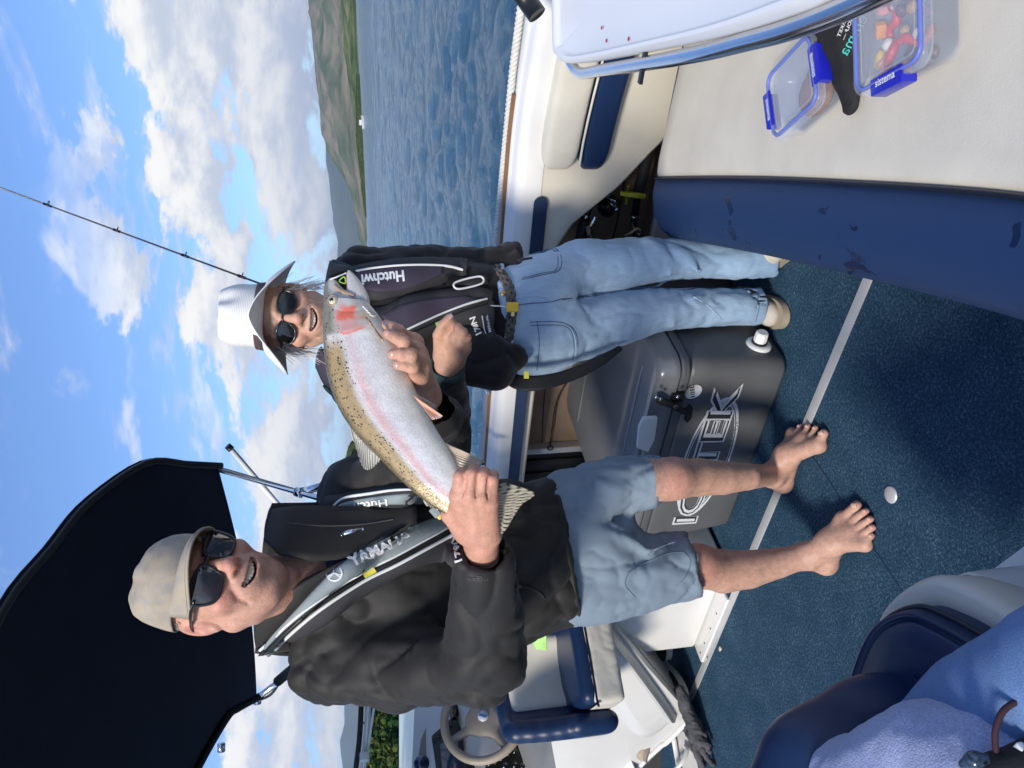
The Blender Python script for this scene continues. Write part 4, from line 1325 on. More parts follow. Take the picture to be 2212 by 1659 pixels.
cp = slab('compass_pod', [dash_pt(a, b, -3.30) for a, b in ((921, 1572), (921, 1720), (899, 1720), (902, 1650), (909, 1600))], 0.012, MATS['tan_dark'])
v, f = g_lathe([(0.034, 0.0), (0.03, 0.014), (0.0, 0.02)], dash_pt(911, 1650, -3.285), (1, -0.3, 0.5), 20); mesh_obj('compass_glass', v, f, MATS['screen_glass'], cp)
sp = slab('switch_panel', [dash_pt(a, b, -3.085) for a, b in ((1046, 1645), (1118, 1611), (1128, 1640), (1145, 1720), (1064, 1720))], 0.012, MATS['black_plastic'])
for a, b in ((1057, 1649), (1071, 1645), (1084, 1638), (1099, 1629), (1112, 1623)):
    v, f = g_lathe([(0.009, 0.0), (0.008, 0.008), (0.0, 0.010)], dash_pt(a, b, -3.062), (1, -0.2, 0.1), 12); mesh_obj('switch', v, f, MATS['gloss_black'], sp)
for a, b in ((1090, 1653), (1112, 1652), (1128, 1655)):
    v, f = g_lathe([(0.012, 0.0), (0.010, 0.006), (0.0, 0.007)], dash_pt(a, b, -3.062), (1, -0.2, 0.1), 12); mesh_obj('breaker', v, f, MATS['gloss_black'], sp)
slab('gauge', [dash_pt(a, b, -3.12) for a, b in ((1000, 1700), (1000, 1655), (1016, 1642), (1026, 1660), (1030, 1700))], 0.012, MATS['black_plastic'])
v, f = g_lathe([(0.032, -0.01), (0.032, 0.012), (0.026, 0.028), (0.0, 0.03)], dash_pt(1099, 1594, -3.12), (1, -0.1, 0.1), 22); mesh_obj('throttle_knob', v, f, MATS['gloss_black'], boat)
slab('trim_switch', [dash_pt(a, b, -3.17) for a, b in ((970, 1544), (972, 1530), (988, 1528), (992, 1545), (990, 1562), (976, 1566))], 0.025, MATS['gloss_black'])
slab('trim_switch', [dash_pt(a, b, -3.17) for a, b in ((985, 1500), (995, 1490), (1004, 1500), (1000, 1515))], 0.025, MATS['gloss_black'])
# steering wheel
wh_c = W(1044, 1547, 2.98)
wn_ = nrm(np.array([0.90, -0.12, 0.36]))
wz = nrm(np.array([0, 0, 1.0]) - wn_ * wn_[2]); wx = np.cross(wz, wn_)
RW = 0.160
wheel = mesh_obj('steering_wheel', *g_tube([wh_c + RW * (math.cos(t) * wx + math.sin(t) * wz) for t in np.linspace(0, 2 * np.pi, 64, endpoint=False)], 0.0165, 14, closed=True), MATS['tan_plastic'], boat)
hv = Vol(wh_c - 0.2, wh_c + 0.2, 0.005)
RH = np.array([wx, wz, wn_])
roll = math.radians(-38)
hx_ = math.cos(roll) * wx + math.sin(roll) * wz; hz_ = -math.sin(roll) * wx + math.cos(roll) * wz
RH = np.array([hx_, hz_, wn_])
hv.box(wh_c - wn_ * 0.035, (0.05, 0.075, 0.024), 0.018, RH)
hv.ell(wh_c - wn_ * 0.022, (0.075, 0.062, 0.022), RH, k=0.02)
for sx, sz in ((1, 0.55), (-1, 0.55), (0.45, -1), (-0.45, -1)):
    e = nrm(hx_ * sx + hz_ * sz)
    hv.cap(wh_c - wn_ * 0.03 + e * 0.04, wh_c + e * (RW - 0.004), 0.022, 0.014, k=0.02, fl=(wn_, 0.7))
vol_obj('wheel_hub', hv, MATS['tan_dark'], wheel, relax=2)
v, f = g_lathe([(0.021, 0.0), (0.021, 0.004), (0.0, 0.005)], wh_c + wn_ * 0.0015, wn_, 24); mesh_obj('hub_badge', v, f, MATS['print_silver'], wheel)
pm('badge_blue', (0.03, 0.12, 0.35), 0.4)
v, f = g_box((-0.004, -0.017, 0.0), (0.004, 0.017, 0.0015), 0.0, R=np.array([math.cos(0.5) * wx - math.sin(0.5) * wz, math.sin(0.5) * wx + math.cos(0.5) * wz, wn_]), c=wh_c + wn_ * 0.0065); mesh_obj('badge_mark', v, f, MATS['badge_blue'], wheel, smooth=False)
v, f = g_tube([wh_c - wn_ * 0.05, wh_c - wn_ * 0.16], 0.04, 16); mesh_obj('wheel_column', v, f, MATS['dash_gel'], wheel)
# windscreen
ws = mesh_obj('windscreen', *g_tube([W(782, 1440, 3.62), W(780, 1530, 3.64), W(776, 1600, 3.66), W(768, 1665, 3.68), W(752, 1800, 3.7)], 0.013, 10, n=24), MATS['black_rubber'], boat)
v, f = g_tube([W(797, 1440, 3.60), W(795, 1530, 3.62), W(791, 1600, 3.64), W(784, 1665, 3.66), W(770, 1800, 3.68)], 0.014, 10, n=24); mesh_obj('frame_bar', v, f, MATS['alu'], ws)
v, f = g_tube([W(809, 1520, 3.60), W(801, 1575, 3.62), W(793, 1630, 3.64)], 0.006, 8, n=12); mesh_obj('frame_bead', v, f, MATS['white_plastic'], ws)
v, f = g_box((-0.018, -0.018, -0.022), (0.018, 0.018, 0.022), 0.004, c=W(787, 1636, 3.6)); mesh_obj('frame_catch', v, f, MATS['alu'], ws)
pm('window_glass', (0.86, 0.97, 0.93), 0.0, trans=1.0, ior=1.02, spec=0.3)
sheet('pane', [W(800, 1440, 3.64), W(768, 1790, 3.70), W(876, 1790, 3.95), W(893, 1440, 3.85)], 2, 2, 0.004, MATS['window_glass'], ws)

# ------------------------------------------------------------------ helm seat (turned towards the stern)
hs = thing('helm_seat', W(1290, 1400, 2.66) * np.array([1, 1, 0]) + np.array([0, 0, 0.46]), 'navy and cream bucket seat at the helm with a wraparound back', 'seat')
c_ = W(1212, 1440, 2.80)
V1 = Vol(c_ - 0.42, c_ + 0.42, 0.008)
fw = nrm(-HY * 0.86 + HX * 0.5); sx_ = np.cross(UZ, fw)           # seat faces fw
Rs = np.array([sx_, fw, UZ])
def sp_(a, b, z): return c_ + sx_ * a + fw * b + UZ * z
# back shell: arc of capsules from one wing round the back to the other
for k in range(40):
    t0, t1 = np.radians(-8 + 196 * k / 40), np.radians(-8 + 196 * (k + 1) / 40)
    P = [sp_(0.205 * math.cos(t), 0.03 - 0.18 * math.sin(t), 0.0) for t in (t0, t1)]
    hgt = -0.02 + 0.22 * min(1.0, max(0.0, (184 - math.degrees(t1)) / 22)) * min(1.0, max(0.0, (math.degrees(t0) + 6) / 30))
    for z in np.linspace(-0.125, hgt, 20):
        V1.cap(P[0] + UZ * z, P[1] + UZ * z, 0.040, k=0.0)
vol_obj('back_shell', V1, MATS['navy'], hs, relax=14)
V2 = Vol(c_ - 0.36, c_ + 0.36, 0.008)
for k in range(20):
    t0, t1 = np.radians(48 + 84 * k / 20), np.radians(48 + 84 * (k + 1) / 20)
    P = [sp_(0.168 * math.cos(t), 0.03 - 0.145 * math.sin(t), 0.0) for t in (t0, t1)]
    for z in np.linspace(-0.02, 0.165, 16): V2.cap(P[0] + UZ * z, P[1] + UZ * z, 0.026, k=0.0)
vol_obj('back_pad', V2, MATS['cream_vinyl'], hs, relax=6)
V3 = Vol(c_ - 0.36, c_ + 0.36, 0.007)
V3.box(sp_(0, 0.045, -0.05), (0.160, 0.165, 0.040), 0.034, Rs)
vol_obj('seat_pad', V3, MATS['navy'], hs, relax=3)
V3 = Vol(c_ - 0.36, c_ + 0.36, 0.007)
V3.box(sp_(0, 0.05, -0.105), (0.165, 0.168, 0.055), 0.02, Rs)
vol_obj('seat_box', V3, MATS['cream_vinyl'], hs, relax=3, wr=[(0.003, 14.0)])
ring = [sp_(0.160 * a, 0.05 + 0.163 * b, -0.058) for a, b in ((-1, -0.6), (-1, 0.9), (-0.9, 1), (0.9, 1), (1, 0.9), (1, -0.6))]
v, f = g_tube(ring, 0.004, 6, n=40); mesh_obj('seat_piping', v, f, MATS['dark_piping'], hs)
# lime cloth tucked in the seat
g = np.zeros((14, 12, 3))
pm('lime_cloth', (0.42, 0.70, 0.22), 0.8, var=0.15, vscale=25)
A0, B0, C0, D0 = W(1128, 1360, 2.60), W(1180, 1352, 2.56), W(1182, 1404, 2.58), W(1160, 1402, 2.62)
for i in range(14):
    for j in range(12):
        s, t_ = i / 13, j / 11
        p = (A0 * (1 - s) + B0 * s) * (1 - t_) + (D0 * (1 - s) + C0 * s) * t_
        g[i, j] = p + CB * (0.012 * vnoise(np.array([s * 3, t_ * 6, 0.5])))
v, f = g_shell(g, 0.003); o = mesh_obj('cleaning_cloth', v, f, MATS['lime_cloth']); tag(o, 'lime green cloth tucked into the helm seat', 'cloth')

# ------------------------------------------------------------------ shoes, gloves, beige shoe in the locker
def shoe(name, toe, heel, w, label, m_up, m_sole, group=None, laces=True, h=0.085, opening=True):
    toe = np.asarray(toe, float); heel = np.asarray(heel, float); d = toe - heel; L = np.linalg.norm(d); d = d / L
    up = nrm(UZ - d * (UZ @ d)); s = np.cross(d, up)
    root = thing(name, heel * 0.5 + toe * 0.5, label, 'shoe', group)
    R = np.array([d, s, up]); P = lambda a, b, c: heel + d * a * L + s * b + up * c
    lo = np.minimum(toe, heel) - 0.12; hi = np.maximum(toe, heel) + 0.16
    V = Vol(lo, hi, 0.0045)
    V.cap(P(0.14, 0, 0.045), P(0.45, 0, 0.045), w * 0.40, w * 0.43, fl=(up, 0.95))
    V.cap(P(0.45, 0, 0.04), P(0.80, 0, 0.032), w * 0.46, w * 0.47, k=0.02, fl=(up, 0.62))
    V.ell(P(0.17, 0, 0.068), (0.045, w * 0.36, h * 0.5), R, k=0.02)
    V.ell(P(0.80, 0, 0.03), (L * 0.19, w * 0.47, 0.034), R, k=0.012)
    if opening: V.ell(P(0.25, 0, h * 1.22), (L * 0.20, w * 0.30, h * 0.62), R, k=0.008, op='s')
    V.put(lambda Q: -((Q - heel) @ up - 0.012), lo, hi, 0.0, 'i')
    vol_obj('upper', V, m_up, root, relax=2)
    prof = [(0.0, 0.35), (0.03, 0.72), (0.12, 0.90), (0.35, 0.88), (0.55, 0.95), (0.75, 1.05), (0.88, 0.92), (0.96, 0.6), (1.0, 0.25)]
    rim = [P(a, w * 0.5 * b, 0) for a, b in prof] + [P(a, -w * 0.5 * b, 0) for a, b in prof[::-1]]
    v, f = g_prism(spline(rim, 48, True), up * 0.026); autosmooth(mesh_obj('sole', v, f, m_sole, root))
    if laces:
        for k in range(4):
            a = 0.47 + 0.06 * k
            z = 0.098 - 0.013 * k
            v, f = g_tube([P(a, -w * 0.22, z - 0.012), P(a + 0.01, 0, z + 0.001), P(a, w * 0.22, z - 0.012)], 0.0038, 6, n=10); mesh_obj('lace', v, f, MATS['print_white'], root)
    return root
pm('black_canvas', (0.011, 0.011, 0.012), 0.85, var=0.15, vscale=20, bump=0.0006, bscale=700)
pm('off_white', (0.62, 0.60, 0.52), 0.6)
shoe('casual_shoe', WZ(1488, 1502, 0.03), WZ(1388, 1392, 0.03), 0.098, 'black canvas shoe with a white sole lying behind the gloves on the carpet', MATS['black_canvas'], MATS['off_white'], 'black shoes by the seat pod')
shoe('casual_shoe', WZ(1418, 1450, 0.075) * 0 + WZ(1440, 1418, 0.05), WZ(1452, 1340, 0.05), 0.095, 'black canvas shoe tilted on end nearest the white seat pod', MATS['black_canvas'], MATS['off_white'], 'black shoes by the seat pod', laces=False)
shoe('casual_shoe', W(1396, 1640, 3.30), W(1440, 1588, 3.42), 0.10, 'beige cloth shoe with black laces lying in the helm locker', pm('beige_cloth', (0.42, 0.34, 0.25), 0.85, var=0.15, vscale=25, bump=0.0008, bscale=500), MATS['tan_dark'], laces=False, opening=False)
# grey work gloves, crumpled
pm('glove_grey', (0.075, 0.075, 0.082), 0.85, var=0.35, vscale=22, bump=0.0015, bscale=220)
def glove(name, wrist, tips, label, palm_r, group):
    wrist = np.asarray(wrist, float); tips = [np.asarray(t, float) for t in tips]
    mid = np.mean(tips, 0); root = thing(name, wrist, label, 'glove', group)
    allp = np.array([wrist] + tips); V = Vol(allp.min(0) - 0.08, allp.max(0) + 0.08, 0.0045)
    pc = wrist * 0.45 + mid * 0.55
    V.cap(wrist, pc, palm_r * 0.8, palm_r, fl=(UZ, 0.6))
    for i, t in enumerate(tips):
        b = pc + (t - pc) * 0.25; m_ = (b + t) / 2 + UZ * 0.012
        V.chain([b, m_, t], [0.017, 0.015, 0.0125], k=0.012)
    V.cap(wrist - nrm(pc - wrist) * 0.04, wrist, palm_r * 0.75, palm_r * 0.8, k=0.01, fl=(UZ, 0.65))
    o = vol_obj('glove_shell', V, MATS['glove_grey'], root, relax=1, wr=[(0.007, 26.0), (0.004, 60.0)])
    return root, Surf(o)
g1, s1 = glove('work_glove', WZ(1455, 1507, 0.04), [WZ(1512, 1640, 0.02), WZ(1532, 1622, 0.02), WZ(1522, 1590, 0.03), WZ(1500, 1600, 0.05)], 'grey work glove pressed against the console with white print on its cuff', 0.05, 'pair of grey work gloves')
g2, s2 = glove('work_glove', WZ(1478, 1520, 0.075), [WZ(1538, 1650, 0.015), WZ(1518, 1660, 0.02), WZ(1500, 1560, 0.06), WZ(1530, 1612, 0.03)], 'grey work glove lying on top nearest the camera with its fingers on the carpet', 0.045, 'pair of grey work gloves')
for a, b, c in ((1470, 1535, 0.02), (1466, 1556, 0.016)):
    P = W(a, b, 2.8)
    h, n = s1.hit(a, b)
    if h is not None:
        v, f = g_box((-c, -0.006, -0.002), (c, 0.006, 0.003), 0.001, R=np.array([nrm(np.cross(n, UZ)), nrm(np.cross(n, np.cross(n, UZ))), n]), c=h + n * 0.002); mesh_obj('cuff_print', v, f, MATS['print_white'], g1, smooth=False)

# ------------------------------------------------------------------ fishing rods in the side pocket
def rod(name, pts, radii, label, group, guides=(), foam=None, reel=None, gcol='black_plastic', tipmat=None):
    root = thing(name, pts[0], label, 'fishing rod', group)
    S_ = spline(pts, 60); u = np.linspace(0, 1, 60)
    r = np.interp(u, np.linspace(0, 1, len(radii)), radii)
    v, f = g_tube(S_, r, 8); mesh_obj('blank', v, f, MATS['rod_blank'], root)
    if foam:
        a, b, rr = foam; k0, k1 = int(a * 59), int(b * 59) + 1
        v, f = g_tube(S_[k0:k1 + 1], rr, 12); mesh_obj('grip', v, f, MATS['black_rubber'], root)
    T, N, B = frames(S_)
    for q, size, dirn in guides:
        k = int(q * 59); t = T[k]; d = nrm(np.asarray(dirn) - t * (np.asarray(dirn) @ t))
        c = S_[k] + d * (size * 1.5)
        sd_ = np.cross(t, d); 
        ringp = [c + size * (math.cos(x) * d + math.sin(x) * sd_) for x in np.linspace(0, 2 * np.pi, 16, endpoint=False)]
        g = mesh_obj('guide', *g_tube(ringp, size * 0.22, 6, closed=True), MATS[gcol], root)
        for sgn in (-1, 1):
            v, f = g_tube([S_[k] + t * sgn * size * 1.6, c - d * size * 0.9 + 0 * t], size * 0.18, 6); mesh_obj('guide_foot', v, f, MATS[gcol], g)
        v, f = g_tube([S_[k] - t * size * 2.2, S_[k] + t * size * 2.2], r[k] * 1.35 + 0.0004, 8); mesh_obj('whipping', v, f, MATS[gcol], g)
    return root, S_
pm('rod_blank', (0.035, 0.028, 0.032), 0.25, coat=0.5)
pm('rod_orange', (0.30, 0.07, 0.02), 0.3, coat=0.5)
# standing in the gunwale holder, leaning out over the water
base = np.array([-1.90, 2.42, 0.82]); dirv = W(0, 405, 2.62) - base
far_ = base + dirv * 1.25
gd = -CR * 0.3 + CB * 0.9
def qat(px, py):                                   # where along the rod a picture point sits
    best = min(range(200), key=lambda i: abs(((base + (far_ - base) * i / 199 - CO) @ CU) / ((base + (far_ - base) * i / 199 - CO) @ CF) - (1106 - px) / FOC))
    return best / 199
rod('fishing_rod', [base - nrm(dirv) * 0.14, base + (far_ - base) * 0.5, far_], [0.0062, 0.0036, 0.0020], 'thin dark rod standing in the gunwale holder behind the woman in the hat', 'fishing rods', guides=[(qat(88, 440), 0.0062, CR * 0.9 + CU * 0.2), (qat(233, 496), 0.0055, CR * 0.9 + CU * 0.2), (qat(383, 555), 0.0062, CR * 0.9 + CU * 0.2), (qat(505, 598), 0.0065, CR)])
# rods lying in the pocket
def yrod(pts): return [WY(a, b, y) for a, b, y in pts]
r1, S1 = rod('fishing_rod', yrod([(1395, 330, 2.44), (1330, 700, 2.50), (1215, 840, 2.54), (1192, 930, 2.54), (1187, 985, 2.55), (1180, 1060, 2.55)]), [0.006, 0.005, 0.004, 0.003, 0.002, 0.0016], 'rod with a long black foam grip lying lowest in the side pocket', 'fishing rods', guides=[(0.72, 0.013, CB + CR * -0.3), (0.90, 0.009, CB - CR * 0.3)])
v, f = g_tube(yrod([(1408, 250, 2.40), (1399, 330, 2.41), (1381, 408, 2.42), (1377, 428, 2.42)]), [0.021, 0.021, 0.0205, 0.017], 14, n=24); mesh_obj('grip', v, f, MATS['black_rubber'], r1)
v, f = g_tube(yrod([(1377, 428, 2.42), (1372, 460, 2.43), (1368, 485, 2.44)]), [0.0135, 0.014, 0.0135], 12); mesh_obj('reel_seat', v, f, MATS['black_plastic'], r1)
v, f = g_tube(yrod([(1371, 462, 2.43), (1370, 467, 2.43)]), 0.0150, 12); mesh_obj('seat_ring', v, f, MATS['steel'], r1)
r2, S2 = rod('fishing_rod', yrod([(1300, 395, 2.47), (1262, 470, 2.50), (1250, 530, 2.52), (1222, 700, 2.54), (1180, 830, 2.55), (1170, 960, 2.56)]), [0.007, 0.006, 0.005, 0.004, 0.003, 0.002], 'rod carrying the big black reel with a crank handle in the side pocket', 'fishing rods')
v, f = g_tube(yrod([(1285, 430, 2.46), (1271, 452, 2.47), (1262, 478, 2.48)]), [0.012, 0.0125, 0.012], 12); mesh_obj('reel_seat', v, f, MATS['black_plastic'], r2)
v, f = g_tube(yrod([(1268, 460, 2.468), (1265, 468, 2.47)]), 0.0145, 12); mesh_obj('seat_ring', v, f, MATS['steel'], r2)
v, f = g_tube(yrod([(1265, 470, 2.47), (1256, 500, 2.49), (1248, 540, 2.50)]), [0.017, 0.018, 0.017], 14, n=16); mesh_obj('grip', v, f, MATS['black_rubber'], r2)
r3, S3 = rod('fishing_rod', yrod([(1352, 330, 2.54), (1344, 420, 2.55), (1310, 560, 2.555), (1240, 720, 2.56)]), [0.003, 0.003, 0.0025, 0.002], 'thin bare rod blank lying in the pocket between the two thicker rods', 'fishing rods')
# multiplier reel on the second rod
rc = WY(1322, 440, 2.45)
ax = nrm(CB * 0.75 - CU * 0.35 + CR * 0.2)
reel = mesh_obj('reel', *g_lathe([(0.0, -0.05), (0.030, -0.05), (0.033, -0.046), (0.033, -0.038), (0.024, -0.036), (0.024, -0.008), (0.033, -0.006), (0.034, 0.004), (0.029, 0.010), (0.016, 0.012), (0.012, 0.018), (0.0, 0.019)], rc, ax, 28), MATS['gloss_black'], r2); autosmooth(reel)
v, f = g_lathe([(0.020, 0.0105), (0.020, 0.014), (0.013, 0.0155), (0.0, 0.0155)], rc, ax, 5); mesh_obj('star_drag', v, f, MATS['steel'], reel)
hA = rc + ax * 0.021; hB = WY(1322, 404, 2.40); hC = WY(1324, 468, 2.42)
hB = hA + nrm((hB - hA) - ax * ((hB - hA) @ ax)) * 0.052; hC = hA + nrm((hC - hA) - ax * ((hC - hA) @ ax)) * 0.032
v, f = g_tube([hC, hA, hB], [0.0045, 0.006, 0.0048], 8, flat=0.6); mesh_obj('crank', v, f, MATS['steel'], reel)
kd = nrm(CU * -0.9 + CB * 0.4)
v, f = g_tube([hB + ax * 0.004 - kd * 0.008, hB + ax * 0.006 + kd * 0.0, hB + ax * 0.006 + kd * 0.02, hB + ax * 0.004 + kd * 0.03], [0.006, 0.0095, 0.0095, 0.006], 12, n=12); mesh_obj('crank_knob', v, f, MATS['gloss_black'], reel)
v, f = g_lathe([(0.008, 0.0), (0.008, 0.009), (0.0, 0.010)], hC, ax, 12); mesh_obj('counterweight', v, f, MATS['steel'], reel)
v, f = g_tube([rc - ax * 0.022, WY(1290, 437, 2.465)], [0.016, 0.012], 10); mesh_obj('reel_foot', v, f, MATS['black_plastic'], reel)
# second reel further in, only its knob and plate show
rc2 = WY(1270, 515, 2.53)
rr2 = thing('fishing_reel', rc2, 'small black reel half hidden under the coaming edge in the pocket', 'fishing reel')
o = mesh_obj('reel_body', *g_lathe([(0.0, -0.04), (0.024, -0.038), (0.024, 0.0), (0.018, 0.008), (0.0, 0.010)], rc2, nrm(CB + CU * 0.3), 22), MATS['gloss_black'], rr2); autosmooth(o)
v, f = g_tube([W(1272, 492, 2.55), W(1274, 512, 2.53)], [0.010, 0.011], 12); mesh_obj('reel_knob', v, f, MATS['gloss_black'], rr2)
v, f = g_tube([W(1286, 470, 2.56), W(1272, 498, 2.55)], [0.005, 0.006], 8); mesh_obj('reel_arm', v, f, MATS['steel'], rr2)
# yellow rod clip
yc = thing('rod_clip', WY(1375, 420, 2.40), 'yellow plastic clip around the black foam rod grip', 'clip')
v, f = g_tube(yrod([(1342, 418, 2.42), (1360, 420, 2.39), (1378, 422, 2.385), (1392, 424, 2.40)]), [0.009, 0.010, 0.011, 0.010], 6, n=14, flat=0.6); mesh_obj('clip_band', v, f, MATS['yellow_soft'], yc)
v, f = g_tube(yrod([(1358, 400, 2.46), (1354, 425, 2.47), (1352, 440, 2.48)]), [0.004, 0.0065, 0.005], 6, n=12); mesh_obj('clip_tongue', v, f, MATS['yellow_soft'], yc)
# pale rubber lure by the pocket lip
lure = thing('lure', WY(1372, 500, 2.44), 'pale orange soft lure with forked arms on the pocket lip', 'lure')
pm('pale_orange', (0.70, 0.48, 0.26), 0.5)
v, f = g_tube(yrod([(1350, 508, 2.44), (1362, 503, 2.42), (1376, 494, 2.42), (1384, 498, 2.42)]), [0.003, 0.004, 0.005, 0.003], 8, n=14); lb = mesh_obj('lure_body', v, f, MATS['pale_orange'], lure)
v, f = g_tube(yrod([(1372, 496, 2.42), (1366, 488, 2.42)]), [0.004, 0.003], 8); mesh_obj('lure_arm', v, f, MATS['pale_orange'], lure)
v, f = g_lathe([(0.006, -0.004), (0.006, 0.004), (0.0, 0.005)], WY(1381, 506, 2.42), CB, 12); mesh_obj('lure_bead', v, f, MATS['steel'], lure)

# ------------------------------------------------------------------ food boxes on the lounge
pm('clear_plastic', (0.80, 0.83, 0.90), 0.10, alpha=0.13, spec=0.8)
pm('frosted_lid', (0.72, 0.78, 0.92), 0.16, alpha=0.17, spec=0.8)
pm('seal_blue', (0.16, 0.22, 0.62), 0.35, alpha=0.75)
pm('clip_blue', (0.012, 0.016, 0.42), 0.28, coat=0.3)
def rrect(hx, hy, r, n=8):
    o = []
    for cx_, cy_, a0 in ((hx - r, hy - r, 0), (-hx + r, hy - r, 90), (-hx + r, -hy + r, 180), (hx - r, -hy + r, 270)):
        for k in range(n + 1):
            a = math.radians(a0 + 90 * k / n); o.append((cx_ + r * math.cos(a), cy_ + r * math.sin(a)))
    return np.array(o)
def food_box(cen, ang, hx, hy, h, label):
    t = thing('food_container', cen, label, 'food container', 'clip lid food containers')
    ex = np.array([math.cos(ang), math.sin(ang), 0]); ey = np.array([-math.sin(ang), math.cos(ang), 0])
    P = lambda q, z: np.array([cen + ex * a + ey * b + UZ * z for a, b in q])
    rings = []
    for s, z in ((0.84, 0.002), (0.88, 0.006), (0.95, h - 0.018), (0.97, h - 0.014), (0.97, h - 0.012), (0.93, h - 0.014), (0.86, 0.010), (0.80, 0.006)):
        rings.append(P(rrect(hx * s, hy * s, 0.026 * s), z))
    G = np.array(rings); v, f = g_grid(G, cv=True); k = G.shape[1]
    MB().add(v, f + [tuple(range(k))[::-1], tuple((len(rings) - 1) * k + j for j in range(k))]).build('tub', MATS['clear_plastic'], t, auto=50)
    rings = []
    for s, z in ((0.955, h - 0.013), (1.0, h - 0.013), (1.0, h - 0.002), (0.985, h), (0.95, h), (0.93, h - 0.004), (0.90, h - 0.004), (0.885, h - 0.001), (0.80, h - 0.001)):
        rings.append(P(rrect(hx - (1 - s) * 0.075, hy - (1 - s) * 0.075, 0.026), z))
    G = np.array(rings); v, f = g_grid(G, cv=True)
    MB().add(v, f + [tuple((len(rings) - 1) * k + j for j in range(k)), tuple(range(k))[::-1]]).build('lid', MATS['frosted_lid'], t, auto=50)
    q = P(rrect(hx - 0.009, hy - 0.009, 0.022), h + 0.0005); v, f = g_tube(q, 0.0036, 8, closed=True); mesh_obj('lid_seal', v, f, MATS['seal_blue'], t)
    q = P(rrect(hx - 0.022, hy - 0.022, 0.014), h - 0.0005); v, f = g_tube(q, 0.0011, 6, closed=True); mesh_obj('lid_ridge', v, f, MATS['clear_plastic'], t)
    clips = []
    for sg in (1, -1):
        v, f = g_box((-0.036, -0.006, -0.024), (0.036, 0.007, 0.004), 0.003, 2)
        v = np.array([cen + ex * (sg * (hx + 0.003 + b * 1.0)) + ey * (a * sg) + UZ * (h + c) for a, b, c in v])
        o = autosmooth(mesh_obj('lid_clip', v, f, MATS['clip_blue'], t)); clips.append(o)
        v, f = g_box((-0.036, -0.016, -0.0005), (0.036, 0.004, 0.0035), 0.0015, 2)
        v = np.array([cen + ex * (sg * (hx - 0.0 + b)) + ey * (a * sg) + UZ * (h + c) for a, b, c in v])
        o2 = autosmooth(mesh_obj('clip_top', v, f, MATS['clip_blue'], o))
        tv, tf = text_mesh('sistema', 0.012)
        a_ = (tv[:, 0] - tv[:, 0].min()) / np.ptp(tv[:, 0]) - 0.5; b_ = (tv[:, 1] - tv[:, 1].min()) / np.ptp(tv[:, 1]) - 0.5
        tvw = np.array([cen + ex * sg * (hx - 0.006 - y * 0.011) + ey * (x * 0.045 * sg) + UZ * (h + 0.0042) for x, y in zip(a_, b_)])
        g = tf[0]
        if np.cross(tvw[g[1]] - tvw[g[0]], tvw[g[2]] - tvw[g[0]])[2] < 0: tf = [q_[::-1] for q_ in tf]
        mesh_obj('clip_lettering', tvw, tf, MATS['print_white'], o, smooth=False)
    return t, ex, ey
ZT = ZL + 0.004
lidz = ZL + 0.06
pA, pB, pC, pD = WZ(1634, 200, lidz), WZ(1690, 287, lidz), WZ(1800, 192, lidz), WZ(1742, 80, lidz)
cA = (pA + pB + pC + pD) / 4; eA = nrm((pC - pB) + (pD - pA))
fb1, ex1, ey1 = food_box(np.array([cA[0], cA[1], ZT]), math.atan2(eA[1], eA[0]), 0.086, 0.073, 0.06, 'smaller clear food container with blue clips and biscuits inside')
lidz2 = ZL + 0.075
pA, pB = WZ(1853, 212, lidz2), WZ(1985, 140, lidz2)
pD = WZ(1862, 55, lidz2)
eB = nrm(pB - pA); eB2 = np.array([-eB[1], eB[0], 0]); eB2 = eB2 if eB2 @ (pD - pA) > 0 else -eB2
cB = pA + eB * 0.078 + eB2 * 0.105 
fb2, ex2, ey2 = food_box(np.array([cB[0], cB[1], ZT]), math.atan2(eB2[1], eB2[0]), 0.108, 0.083, 0.075, 'larger clear food container with blue clips full of mixed sweets')
# biscuits
pm('biscuit', (0.20, 0.080, 0.045), 0.85, var=0.35, vscale=60, bump=0.003, bscale=160)
for i, (a, b, z, tl) in enumerate(((0.036, 0.012, 0.014, 0.1), (0.026, -0.022, 0.026, 0.22))):
    c = np.array([cA[0], cA[1], ZT]) + ex1 * a + ey1 * b + UZ * z
    n_ = nrm(UZ + ex1 * tl); v, f = g_lathe([(0.0, -0.006), (0.038, -0.006), (0.043, 0.0), (0.039, 0.006), (0.0, 0.008)], c, n_, 28)
    v = np.array(v) + np.array([0.0015 * vnoise(p * 90) * UZ for p in np.array(v)])
    tag(mesh_obj('biscuit', v, f, MATS['biscuit'], loc=c), ('brown biscuit lying flat at the bottom of the smaller container', 'brown biscuit leaning on the other one in the smaller container')[i], 'biscuit', 'biscuits in the small container')
